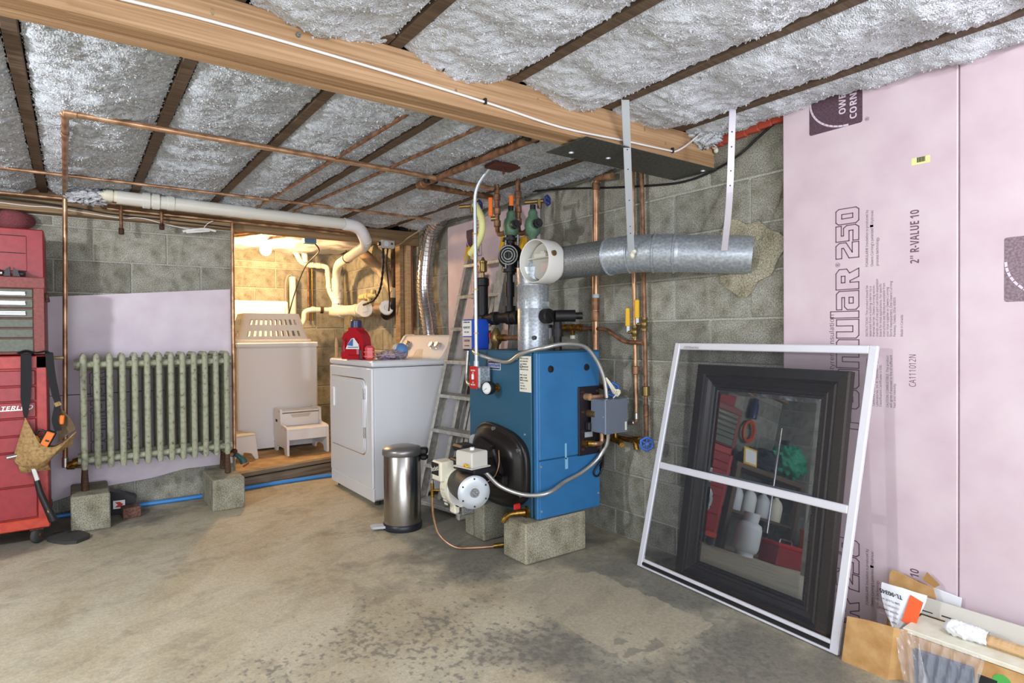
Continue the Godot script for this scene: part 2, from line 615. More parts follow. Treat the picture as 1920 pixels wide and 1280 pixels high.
func _ready() -> void:
	rng.seed = 7
	set_camera()
	set_light()
	make_materials()
	build_shell()
	build_ceiling()
	build_boards()
	build_boiler()
	build_flue()
	build_boiler_piping()
	build_copper()
	build_alcove()
	build_laundry()
	build_ladders()
	build_radiator()
	build_tools()
	build_leaning()
	build_cartons()
	build_behind()


func set_camera() -> void:
	var yaw := 0.6262
	var pitch := -0.0123
	var roll := -0.0078
	var fwd := Vector3(cos(pitch) * sin(yaw), sin(pitch), -cos(pitch) * cos(yaw))
	var right0 := Vector3(cos(yaw), 0, sin(yaw))
	var up0 := right0.cross(fwd)
	var right := right0 * cos(roll) + up0 * sin(roll)
	var up := up0 * cos(roll) - right0 * sin(roll)
	var cam := Camera3D.new()
	cam.name = "camera"
	cam.fov = rad_to_deg(2.0 * atan(640.0 / 1137.3))
	cam.near = 0.05
	cam.transform = Transform3D(Basis(right, up, -fwd), Vector3(0, H, 0))
	add_child(cam)
	cam.current = true


func set_light() -> void:
	var e := Environment.new()
	e.background_mode = Environment.BG_COLOR
	e.background_color = Color(0.02, 0.02, 0.02)
	e.tonemap_mode = Environment.TONE_MAPPER_LINEAR
	e.tonemap_exposure = 1.0
	e.sdfgi_enabled = true
	e.ssao_enabled = true
	e.ssil_enabled = true
	var w := WorldEnvironment.new()
	w.name = "world"
	w.environment = e
	add_child(w)
	# the alcove's warm bulb, unseen bulbs lighting right and left, added fill behind the camera
	lamp(Vector3(1.407, 1.867, -5.70), C("ffca8c"), 1.8, 0.04)
	lamp(Vector3(1.60, 1.86, 0.25), C("f6f8ff"), 0.6, 0.05)
	lamp(Vector3(-1.35, 1.70, -2.2), C("f6f8ff"), 3.6, 0.06)
	var a := AreaLight3D.new()
	a.name = "added_fill_light"  # added soft fill just in front of the glowing panel
	a.area_size = Vector2(3.7, 1.6)
	a.light_color = C("e9f0ff")
	a.light_energy = 10.5
	a.area_range = 14.0
	a.area_attenuation = 2.0
	a.shadow_enabled = true
	a.position = Vector3(-0.2, 1.1, WF - 0.06)
	add_child(a)


func lamp(p: Vector3, col: Color, energy: float, size: float) -> void:
	var l := OmniLight3D.new()
	l.name = "bulb_glow"
	l.position = p
	l.light_color = col
	l.light_energy = energy
	l.light_size = size
	l.omni_range = 14.0
	l.omni_attenuation = 2.0
	l.shadow_enabled = true
	add_child(l)


# ------------------------------------------------------------------ the room
func blocks(root: Node3D, at: Callable, u0: float, u1: float, rows: Array, phase: float, parity0: int, skip: Callable) -> void:
	# courses of concrete blocks 0.4064 long on a wall; at(u, y) gives the transform of a block's face centre
	var cache := {}
	for r in rows.size() - 1:
		var y0: float = rows[r]
		var y1: float = rows[r + 1]
		var ph := phase + (0.2032 if (r + parity0) % 2 else 0.0)
		var k0 := int(floor((u0 - ph) / 0.4064))
		var k1 := int(ceil((u1 - ph) / 0.4064))
		for k in range(k0, k1 + 1):
			var a := maxf(ph + k * 0.4064, u0)
			var b := minf(ph + (k + 1) * 0.4064, u1)
			if b - a < 0.03 or skip.call((a + b) / 2, (y0 + y1) / 2):
				continue
			var s := Vector3(b - a - 0.009, y1 - y0 - 0.009, 0.03)
			var key := "%.3f %.3f" % [s.x, s.y]
			if not cache.has(key):
				var bb := B.new()
				bb.box(Vector3(0, 0, -0.015), s, 0.004)
				cache[key] = bb.mesh()
			var m := MeshInstance3D.new()
			m.name = "concrete_block"
			m.mesh = cache[key]
			m.material_override = M["block%d" % (rng.randi() % 4)]
			var t: Transform3D = at.call((a + b) / 2, (y0 + y1) / 2)
			t.origin += t.basis.z * rng.randf_range(-0.0015, 0.0015)
			m.transform = t
			root.add_child(m, true)


func build_shell() -> void:
	floor_slab()
	var rows := []
	for k in range(-5, 6):
		rows.append(0.9516 + 0.2032 * k)
	rows[0] = 0.0
	rows.append(2.16)
	# right hand wall
	var b := B.new()
	b.bx(Vector3(WR + 0.006, 0, WA - 0.2), Vector3(WR + 0.2, 2.3, WF + 0.2))
	var w := struct("wall_right", "bare grey concrete block wall along the right side")
	P(w, "mortar", b, M.mortar)
	blocks(w, func(u, y): return Transform3D(Basis(Vector3(0, 0, 1), Vector3.UP, Vector3(-1, 0, 0)), Vector3(WR, y, u)), WA, -1.0, rows, -1.53, 0, func(u, y): return u > -3.9 and u < -3.15 and y < 1.9)
	# back wall left of the alcove
	b = B.new()
	b.bx(Vector3(WL - 0.2, 0, WB - 0.2), Vector3(0.926, 2.3, WB - 0.006))
	w = struct("wall_back", "grey concrete block wall behind the radiator")
	P(w, "mortar", b, M.mortar)
	var rb := [0.0]
	for k in range(-6, 2):
		rb.append(1.576 + 0.2032 * k)
	rb.append(1.84)
	blocks(w, func(u, y): return Transform3D(Basis(), Vector3(u, y, WB)), WL, 0.926, rb, -0.0922, 0, func(u, y): return false)
	# alcove's back wall and left wall
	b = B.new()
	b.bx(Vector3(-0.1, 0, WA - 0.2), Vector3(WR + 0.2, 2.3, WA - 0.006))
	w = struct("wall_alcove", "concrete block wall at the back of the laundry alcove")
	P(w, "mortar", b, M.mortar)
	rb.append(2.0)
	blocks(w, func(u, y): return Transform3D(Basis(), Vector3(u, y, WA)), 0.1, WR, rb, 0.05, 1, func(u, y): return false)
	b = B.new()
	b.bx(Vector3(-0.1, 0, WA), Vector3(0.1, 2.3, WB - 0.2))
	struct("wall_alcove_left", "side wall of the laundry alcove", b, M.mortar)
	b = B.new()
	b.bx(Vector3(WL - 0.2, 0, WB - 0.2), Vector3(WL - 0.006, 2.3, WF + 0.2))
	w = struct("wall_left", "grey concrete block wall on the left side")
	P(w, "mortar", b, M.mortar)
	blocks(w, func(u, y): return Transform3D(Basis(Vector3(0, 0, -1), Vector3.UP, Vector3(1, 0, 0)), Vector3(WL, y, -u)), 0.4, 4.65, rows, 0.1, 1, func(u, y): return false)
	b = B.new()
	b.bx(Vector3(WL - 0.2, 0, WF), Vector3(WR + 0.2, 2.3, WF + 0.2))
	struct("wall_front", "plain grey wall behind the viewer", b, M.mortar)
	b = B.new()
	b.box(Vector3(-0.2, 1.1, WF - 0.012), Vector3(3.7, 1.6, 0.02), 0.002)
	w = struct("window_1", "added glowing frosted panel behind the viewer, filling the room with soft light")  # added as a fill source, no window is known here
	P(w, "fill_pane", b, M.fill_glow)
	b = B.new()
	for x in [-2.07, -0.84, 0.42, 1.67]:
		b.box(Vector3(x, 1.1, WF - 0.02), Vector3(0.05, 1.7, 0.04), 0.004)
	for y in [0.28, 1.92]:
		b.box(Vector3(-0.2, y, WF - 0.02), Vector3(3.8, 0.06, 0.04), 0.004)
	P(w, "added_window_frame", b, M.white)
	# timber over and beside the alcove opening
	b = B.new()
	b.box(Vector3(1.65, 1.902, WB - 0.02), Vector3(1.47, 0.115, 0.09), 0.003)
	struct("trim_1", "brown wooden header beam over the laundry alcove", b, M.wood_header)
	b = B.new()
	b.box(Vector3(2.292, 0.925, WB - 0.03), Vector3(0.04, 1.84, 0.09), 0.002)
	struct("trim_2", "wooden stud at the right edge of the alcove opening", b, M.wood_pine)
	b = B.new()
	b.box(Vector3(2.245, 0.925, WB - 0.07), Vector3(0.035, 1.84, 0.09), 0.002)
	struct("trim_3", "second wooden stud behind the first beside the alcove pipes", b, M.wood_header)
	b = B.new()
	b.box(Vector3(-0.64, 1.862, WB + 0.02), Vector3(3.1, 0.04, 0.14), 0.002)
	b.box(Vector3(-0.64, 1.97, WB - 0.03), Vector3(3.1, 0.17, 0.06), 0.002)
	struct("trim_4", "wooden sill plate and rim board on top of the back wall", b, M.wood_header)
	# a pale parging round the flue's thimble
	b = B.new()
	var pts := PackedVector2Array()
	for k in 28:
		var a := TAU * k / 28
		var r := 0.145 + 0.02 * sin(3.0 * a + 1.0) + 0.012 * sin(7.0 * a)
		pts.append(Vector2(r * cos(a) * 1.08, r * sin(a) * 1.1))
	b.prism(pts, frame(Vector3(WR, 1.43, -1.545), Vector3(0, 0, 1), Vector3.UP), -0.01, 0.008, true)
	P(get_node("wall_right"), "mortar_collar", b, M.pad2)


func floor_slab() -> void:
	var x0 := -2.3
	var x1 := 2.5
	var z0 := -6.6
	var z1 := 1.8
	var w := 1120
	var h := 1960
	var n1 := noise(101, 0.006, 5)
	var n2 := noise(102, 0.045, 4)
	var n3 := noise(103, 0.02, 4)
	var n4 := noise(104, 0.25, 2)
	var n5 := noise(105, 0.011, 5)
	var light := Color(0.72, 0.69, 0.60)
	var tan := Color(0.655, 0.61, 0.51)
	var grey := Color(0.47, 0.455, 0.41)
	var dark := Color(0.40, 0.39, 0.365)
	var patch := V([1.486, -2.188, 1.924, -2.045, 1.937, -1.393, 1.476, -1.392])
	# (x, z, radius x, radius z, weight) of dark zones and of flaking paint
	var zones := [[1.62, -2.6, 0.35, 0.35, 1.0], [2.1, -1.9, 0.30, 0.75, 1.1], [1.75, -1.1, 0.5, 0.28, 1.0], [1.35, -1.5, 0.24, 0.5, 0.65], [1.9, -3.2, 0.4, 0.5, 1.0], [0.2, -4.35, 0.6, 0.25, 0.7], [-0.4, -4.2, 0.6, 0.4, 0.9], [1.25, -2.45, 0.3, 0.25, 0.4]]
	var flakes := [[0.95, -1.95, 0.5, 0.35, 1.0], [1.3, -1.75, 0.3, 0.4, 0.9], [1.5, -1.2, 0.6, 0.35, 1.0], [0.7, -1.7, 0.35, 0.35, 0.8], [1.45, -2.4, 0.3, 0.25, 0.7], [1.95, -1.5, 0.3, 0.6, 0.6]]
	var data := PackedByteArray()
	data.resize(w * h * 3)
	for j in h:
		var z := z0 + (z1 - z0) * (j + 0.5) / h
		var seen := z < -0.5 and z > -5.0
		for i in w:
			var x := x0 + (x1 - x0) * (i + 0.5) / w
			var c := light
			if seen and x > -0.9:
				var a := n1.get_noise_2d(i * 1.6 + j * 0.5, j)
				var bb := n2.get_noise_2d(i, j)
				var st := n3.get_noise_2d(i * 0.5 - j * 0.25, j * 1.3 + i * 0.6)
				c = light.lerp(tan, clampf(0.35 + a * 1.1 + bb * 0.35, 0, 1))
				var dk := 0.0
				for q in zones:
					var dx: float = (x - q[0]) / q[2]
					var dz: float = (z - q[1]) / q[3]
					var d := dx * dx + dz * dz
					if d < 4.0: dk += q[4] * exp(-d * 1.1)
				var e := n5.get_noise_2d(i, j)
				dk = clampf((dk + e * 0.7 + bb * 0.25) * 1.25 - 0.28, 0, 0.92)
				var fl := 0.0
				for q in flakes:
					var dx: float = (x - q[0]) / q[2]
					var dz: float = (z - q[1]) / q[3]
					var d := dx * dx + dz * dz
					if d < 4.0: fl = maxf(fl, q[4] * exp(-d * 0.9))
				var inp := Geometry2D.is_point_in_polygon(Vector2(x, z) + Vector2(bb, st) * 0.02, patch)
				if inp:
					dk *= 0.12
					fl *= 0.12
					c = c.lerp(Color(0.66, 0.62, 0.53), 0.7)
					var q := Vector2(x - 1.56, z + 1.46).length()
					if q < 0.12 and bb + st * 0.5 + 0.25 > q * 4.0: dk = 0.6
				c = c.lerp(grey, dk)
				if st > 0.10: c = c.darkened(clampf((st - 0.10) * 0.25, 0, 0.05))
				var f := n2.get_noise_2d(i * 2.6 + 900, j * 2.1) + n4.get_noise_2d(i, j) * 0.3 + e * 0.5
				if fl > 0.1 and f > 0.66 - fl * 0.58: c = c.lerp(dark, clampf((f - 0.66 + fl * 0.58) * 3.5, 0, 0.6))
				c = c * (1.0 + n4.get_noise_2d(i * 2.0, j * 2.0) * 0.10 + n2.get_noise_2d(i * 4.0, j * 4.0) * 0.08)
			var o := (j * w + i) * 3
			data[o] = int(clampf(c.r, 0, 1) * 255)
			data[o + 1] = int(clampf(c.g, 0, 1) * 255)
			data[o + 2] = int(clampf(c.b, 0, 1) * 255)
	var im := Image.create_from_data(w, h, false, Image.FORMAT_RGB8, data)
	var m := StandardMaterial3D.new()
	m.albedo_texture = ImageTexture.create_from_image(im)
	m.roughness = 0.72
	m.heightmap_enabled = false
	m.texture_repeat = false
	var a := []
	a.resize(Mesh.ARRAY_MAX)
	a[Mesh.ARRAY_VERTEX] = PackedVector3Array([Vector3(x0, 0, z0), Vector3(x1, 0, z0), Vector3(x1, 0, z1), Vector3(x0, 0, z1)])
	a[Mesh.ARRAY_NORMAL] = PackedVector3Array([Vector3.UP, Vector3.UP, Vector3.UP, Vector3.UP])
	a[Mesh.ARRAY_TEX_UV] = PackedVector2Array([Vector2(0, 0), Vector2(1, 0), Vector2(1, 1), Vector2(0, 1)])
	a[Mesh.ARRAY_INDEX] = PackedInt32Array([0, 1, 2, 0, 2, 3])
	var me := ArrayMesh.new()
	me.add_surface_from_arrays(Mesh.PRIMITIVE_TRIANGLES, a)
	var f := struct("floor", "worn and stained concrete basement floor")
	var s := MeshInstance3D.new()
	s.name = "floor_surface"
	s.mesh = me
	s.material_override = m
	f.add_child(s)
	var b := B.new()
	b.bx(Vector3(x0, -0.15, z0), Vector3(x1, -0.002, z1))
	P(f, "floor_slab", b, M.pad1)


# ------------------------------------------------------------------ ceiling
func build_ceiling() -> void:
	var b := B.new()
	b.bx(Vector3(WL - 0.2, 2.16, WA - 0.2), Vector3(WR + 0.2, 2.26, WF + 0.2))
	struct("ceiling", "dark wooden subfloor above the joists and insulation", b, M.subfloor)
	var nth := ["first", "second", "third", "fourth", "fifth", "sixth", "seventh", "eighth", "ninth", "tenth"]
	var J := [2.15, 1.705, 1.258, 0.81, 0.36, -0.09, -0.54, -0.99, -1.44, -1.89]
	for k in J.size():
		var x: float = J[k]
		b = B.new()
		b.box(Vector3(x, 2.066, (WF - 1.86) / 2), Vector3(0.042, 0.186, WF + 1.86), 0.003)
		joist("dark wooden ceiling joist in front of the beam, %s from the pink board wall" % nth[k], b)
		b = B.new()
		b.box(Vector3(x - 0.045, 2.066, (WB - 1.66) / 2 - 0.1), Vector3(0.042, 0.186, -WB - 1.66 + 0.2), 0.003)
		joist("dark wooden ceiling joist behind the beam, %s from the block wall" % nth[k], b)
	# the tripled girder
	var g := struct("ceiling_beam", "long built up wooden beam carrying the joists")
	for k in 3:
		b = B.new()
		b.box(Vector3(0.09, 1.905 + [0.0, 0.007, 0.002][k], -1.729 - 0.043 * k), Vector3(4.6, 0.135, 0.0385), 0.003)
		P(g, "plank", b, M.wood)
	for q in [[0.62, 1.955], [1.02, 1.885], [1.36, 1.93], [1.92, 1.935], [2.05, 1.90], [0.30, 1.925]]:
		b = B.new()
		b.lathe([Vector2(0, 0.0022), Vector2(0.006, 0.002), Vector2(0.011, 0.0)], Transform3D(B.along(Vector3(0, 0, 1)) * Basis.from_scale(Vector3(1.0, 1, 0.55)), Vector3(q[0], q[1], -1.7102)), 12)
		P(g, "knot", b, M.wood_header)
	var ends := J.duplicate()
	ends.insert(0, WR + 0.012)
	for k in J.size():
		var xa: float = J[k] + 0.024
		var xb: float = ends[k] - 0.024
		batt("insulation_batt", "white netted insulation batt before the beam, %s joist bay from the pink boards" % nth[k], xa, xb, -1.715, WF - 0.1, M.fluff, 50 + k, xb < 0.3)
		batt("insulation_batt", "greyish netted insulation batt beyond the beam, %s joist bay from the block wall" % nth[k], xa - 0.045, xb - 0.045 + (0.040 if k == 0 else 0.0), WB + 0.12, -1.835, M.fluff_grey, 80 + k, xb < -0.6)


func joist(label: String, b: B) -> void:
	var o := S("ceiling_joist", label, "", b, M.wood_dark)
	o.set_meta("kind", "structure")


func batt(called: String, label: String, xa: float, xb: float, za: float, zb: float, m: Material, sd: int, coarse: bool) -> void:
	var st := 0.03 if coarse else 0.0115
	var nx := int((xb - xa) / st)
	var nz := int((zb - za) / st)
	var big := noise(sd, 1.0, 3)
	var fine := noise(sd + 7, 1.0, 3)
	var behind := zb < -1.5
	var v := PackedVector3Array()
	var id := PackedInt32Array()
	var wx := xb - xa
	for j in nz + 1:
		var z := za + (zb - za) * j / nz
		for i in nx + 1:
			var u := float(i) / nx
			var x := xa + wx * u
			var edge := minf(u, 1.0 - u) * wx
			var y := 1.985 - 0.045 * (1.0 - exp(-edge / 0.07))
			# wrinkles across the bay and broad sagging, held up by the joists
			var w := big.get_noise_2d(x * 1.6, z * 4.2)
			var s := big.get_noise_2d(x * 2.2 + 40.0, z * 1.1)
			var hold := 1.0 - exp(-edge / 0.05)
			y += (w * 0.026 + s * 0.030) * hold
			y += fine.get_noise_2d(x * 22.0, z * 22.0) * 0.007
			y += fine.get_noise_2d(x * 75.0, z * 75.0) * (0.005 if behind else 0.008)
			var ex := x
			if i == 0: ex += absf(fine.get_noise_2d(z * 30.0, 5.0)) * 0.010
			if i == nx: ex -= absf(fine.get_noise_2d(z * 30.0, 9.0)) * 0.010
			v.append(Vector3(ex, y, z))
	for j in nz:
		for i in nx:
			var a := j * (nx + 1) + i
			id.append_array([a, a + nx + 2, a + 1, a, a + nx + 1, a + nx + 2])
	var n := PackedVector3Array()
	for j in nz + 1:
		for i in nx + 1:
			var p := v[j * (nx + 1) + mini(i + 1, nx)] - v[j * (nx + 1) + maxi(i - 1, 0)]
			var q := v[mini(j + 1, nz) * (nx + 1) + i] - v[maxi(j - 1, 0) * (nx + 1) + i]
			n.append(p.cross(q).normalized())
	# up the four sides into the bay
	var ring := []
	for i in nx + 1: ring.append(i)
	for j in range(1, nz + 1): ring.append(j * (nx + 1) + nx)
	for i in range(nx - 1, -1, -1): ring.append(nz * (nx + 1) + i)
	for j in range(nz - 1, 0, -1): ring.append(j * (nx + 1))
	var base := v.size()
	for k in ring:
		v.append(v[k]); n.append(n[k])
		v.append(Vector3(v[k].x, 2.14, v[k].z)); n.append(Vector3(signf(v[k].x - (xa + xb) / 2), 0, 0))
	for k in ring.size():
		var a := base + 2 * k
		var c := base + 2 * ((k + 1) % ring.size())
		id.append_array([a, a + 1, c + 1, a, c + 1, c])
	var at := Vector3((xa + xb) / 2, 1.93, (za + zb) / 2)
	for k in v.size(): v[k] -= at
	var arr := []
	arr.resize(Mesh.ARRAY_MAX)
	arr[Mesh.ARRAY_VERTEX] = v
	arr[Mesh.ARRAY_NORMAL] = n
	arr[Mesh.ARRAY_INDEX] = id
	var me := ArrayMesh.new()
	me.add_surface_from_arrays(Mesh.PRIMITIVE_TRIANGLES, arr)
	var o := MeshInstance3D.new()
	o.name = numbered(called)
	o.mesh = me
	o.material_override = m
	o.position = at
	add_child(o)
	tag(o, label, "insulation", "insulation batts between the joists")
	if coarse or zb > 0.0 and za > -1.0:
		return
	# loose fibres that hang from the netting
	var count := int(wx * minf(zb - za, 1.9 if zb > 0.0 else 9.0) * 5200.0)
	var mm := MultiMesh.new()
	mm.transform_format = MultiMesh.TRANSFORM_3D
	var tb := B.new()
	tb.tri(Vector3(-0.5, 0, 0.3), Vector3(0.5, 0, 0.3), Vector3(0, -0.8, 0), Vector3(0, -0.3, 1), Vector3(0, -0.3, 1), Vector3(0, -0.3, 1))
	tb.tri(Vector3(-0.5, 0, 0.3), Vector3(0, 0, -0.5), Vector3(0, -0.8, 0), Vector3(-1, -0.3, -0.5), Vector3(-1, -0.3, -0.5), Vector3(-1, -0.3, -0.5))
	tb.tri(Vector3(0.5, 0, 0.3), Vector3(0, 0, -0.5), Vector3(0, -0.8, 0), Vector3(1, -0.3, -0.5), Vector3(1, -0.3, -0.5), Vector3(1, -0.3, -0.5))
	mm.mesh = tb.mesh()
	mm.instance_count = count
	var rg := RandomNumberGenerator.new()
	rg.seed = sd
	var top := (nx + 1) * (nz + 1)
	var rows := int(minf(zb - za, 1.9 if zb > 0.0 else 9.0) / (zb - za) * nz)
	for k in count:
		var j := rg.randi() % (rows + 1)
		var i := rg.randi() % (nx + 1)
		var p := v[mini(j * (nx + 1) + i, top - 1)] + Vector3(rg.randf_range(-0.006, 0.006), 0.0015, rg.randf_range(-0.006, 0.006))
		var q := rg.randf_range(0.0035, 0.0085)
		mm.set_instance_transform(k, Transform3D(Basis(Vector3.UP, rg.randf() * TAU) * Basis(Vector3(1, 0, 0), rg.randf_range(-0.7, 0.7)) * Basis.from_scale(Vector3(q, q * rg.randf_range(0.5, 1.3), q)), p))
	var mi := MultiMeshInstance3D.new()
	mi.name = "loose_fibre"
	mi.multimesh = mm
	mi.material_override = M.tuft
	mi.set_meta("kind", "stuff")
	o.add_child(mi)


# ------------------------------------------------------------------ pink foam boards and their print
const RX := Vector3(0, 1, 0)      # print on the right wall reads upwards
const RY := Vector3(0, 0, -1)


# an outlined letter: closed strokes of the given width, points in a unit box (width, height)
func outline(b: B, pts: Array, o: Vector3, x: Vector3, y: Vector3, w: float, sx: float, sy: float) -> void:
	var n := x.cross(y)
	var q := []
	for i in range(0, pts.size(), 2):
		q.append(o + x * (pts[i] * sx) + y * (pts[i + 1] * sy))
	for i in q.size():
		var a: Vector3 = q[i]
		var c: Vector3 = q[(i + 1) % q.size()]
		var d := (c - a).normalized()
		b.bar(a - d * w * 0.4, c + d * w * 0.4, w, 0.0008, d.cross(n))


func outlined_word(root: Node3D, s: String, o: Vector3, x: Vector3, y: Vector3, h: float, mt: Material) -> void:
	# closed outlines of the hollow letters: 0..1 wide, 0..1 high
	var G := {
		"2": [[0, 1, .82, 1, 1, .85, 1, .55, .35, .28, 1, .28, 1, 0, 0, 0, 0, .42, .66, .66, .66, .74, 0, .74]],
		"5": [[0, 1, 1, 1, 1, .76, .36, .76, .36, .66, .85, .66, 1, .52, 1, .14, .85, 0, 0, 0, 0, .25, .66, .25, .66, .42, 0, .42]],
		"0": [[.14, 1, .86, 1, 1, .88, 1, .12, .86, 0, .14, 0, 0, .12, 0, .88], [.36, .74, .64, .74, .64, .26, .36, .26]],
		"R": [[0, 1, .8, 1, 1, .86, 1, .52, .8, .4, 1, 0, .6, 0, .42, .38, .34, .38, .34, 0, 0, 0], [.34, .76, .66, .76, .66, .6, .34, .6]],
		"a": [[0, .98, .85, .98, 1, .86, 1, 0, .15, 0, 0, .12, 0, .5, .15, .62, .66, .62, .66, .74, 0, .74], [.34, .42, .66, .42, .66, .24, .34, .24]],
		"l": [[0, 1.25, .4, 1.25, .4, 0, 0, 0]],
		"u": [[0, .98, .34, .98, .34, .26, .66, .26, .66, .98, 1, .98, 1, 0, .15, 0, 0, .12]],
		"m": [[0, .98, .9, .98, 1, .88, 1, 0, .78, 0, .78, .72, .61, .72, .61, 0, .39, 0, .39, .72, .22, .72, .22, 0, 0, 0]],
		"o": [[.14, .98, .86, .98, 1, .88, 1, .12, .86, 0, .14, 0, 0, .12, 0, .88], [.36, .72, .64, .72, .64, .26, .36, .26]],
		"F": [[0, 1, 1, 1, 1, .74, .34, .74, .34, .6, .85, .6, .85, .36, .34, .36, .34, 0, 0, 0]],
	}
	var wd := {"l": 0.30, "m": 1.28, " ": 0.35, "2": 0.70, "5": 0.70, "0": 0.70, "R": 0.92}
	var b := B.new()
	var at := 0.0
	for ch in s:
		var w: float = wd.get(ch, 0.84) * h
		for pts in G.get(ch, []):
			var sx: float = w if ch != "l" else w / 0.4
			outline(b, pts, o + x * at, x, y, h * 0.045, sx, h)
		at += w + h * 0.075
	P(root, "outlined_lettering", b, mt)


func logo(root: Node3D, o: Vector3, x: Vector3, y: Vector3, s: float, mt: Material, light: Material) -> void:
	# square block of print with a white arc; o is the corner where x and y begin
	var n := x.cross(y)
	var b := B.new()
	b.prism(rrect(s, s, 0.008), frame(o + x * s / 2 + y * s / 2, x, y), -0.001, 0.0006)
	P(root, "printed_block", b, mt)
	b = B.new()
	var q := []
	for k in 13:
		var a := k / 12.0
		# sweeps from the top left of the block as seen, round to its lower right edge
		q.append(o + x * (s * (0.62 - 0.60 * sin(a * PI * 0.5))) + y * (s * (0.98 - 0.72 * (1.0 - cos(a * PI * 0.5)))) + n * 0.0012)
	for k in 12:
		b.bar(q[k], q[k + 1] + (q[k + 1] - q[k]).normalized() * 0.002, 0.007, 0.0008, x)
	P(root, "printed_arc", b, light)
	txt(root, "lettering", "OWENS", s * 0.125, o + x * s * 0.24 + y * s * 0.36 + n * 0.0014, x, y, light, 1.0, false, true)
	txt(root, "lettering", "CORNING", s * 0.125, o + x * s * 0.10 + y * s * 0.16 + n * 0.0014, x, y, light, 1.0, false, true)


func small_print(root: Node3D, lines: Array, h: float, gap: float, o: Vector3, x: Vector3, y: Vector3, mt: Material, squeeze := 0.8) -> void:
	for k in lines.size():
		txt(root, "lettering", lines[k], h, o - y * (gap * k), x, y, mt, squeeze)


func print_column(root: Node3D, fx: float, y0: float, z0: float, sgn: Material) -> void:
	# the maker's print that repeats up a board: y0 is the foot of the name, z0 the near edge of its letters
	var o := Vector3(fx, y0, z0)
	outlined_word(root, "FoamulaR", o, RX, RY, 0.082, sgn)
	outlined_word(root, "250", o + RX * 0.633, RX, RY, 0.082, sgn)
	txt(root, "lettering", "®", 0.016, o + RX * 0.601 + RY * 0.075, RX, RY, sgn)
	txt(root, "lettering", "Extruded Polystyrene Insulation", 0.017, o + RX * 0.034 + RY * 0.098, RX, RY, sgn, 1.15)
	small_print(root, ["FOAMULAR® Insulation is produced by", "Owens Corning's patented ◎ Hydrovac", "process technology."], 0.0085, 0.0175, o + RX * 0.594 + RY * -0.028, RX, RY, M.ink_small, 0.98)
	small_print(root, ["INSTRUCTIONS: This product should be", "separated from a building interior by a", "thermal barrier. Owens Corning recom-", "mends use of one part rust block expansion", "board for most applications. For specific", "instructions see literature available from", "your local supplier or Owens Corning", "World Headquarters, One Owens Corning", "Parkway, Toledo, Ohio 43659.", "", "Made in Canada"], 0.0075, 0.0114, o + RX * 0.341 + RY * -0.028, RX, RY, M.ink_small, 1.0)
	small_print(root, ["ASTM C578 Type IV. Warnock Hersey", "Building No. 77. AGTST D0", "California Quality ... ", "Laboratories, Inc.® Classified — see", "Classification Certificates U-590.", "", "CAUTION: COMBUSTIBLE. This product", "will ignite if exposed to fire of sufficient", "heat and intensity."], 0.0075, 0.0114, o + RX * 0.091 + RY * -0.028, RX, RY, M.ink_small, 1.0)
	txt(root, "lettering", "2'' R-VALUE 10", 0.027, o + RX * 0.591 + RY * -0.182, RX, RY, sgn, 0.72, false, true)
	txt(root, "lettering", "CA111012N", 0.020, o + RX * 0.168 + RY * -0.176, RX, RY, sgn, 0.78)


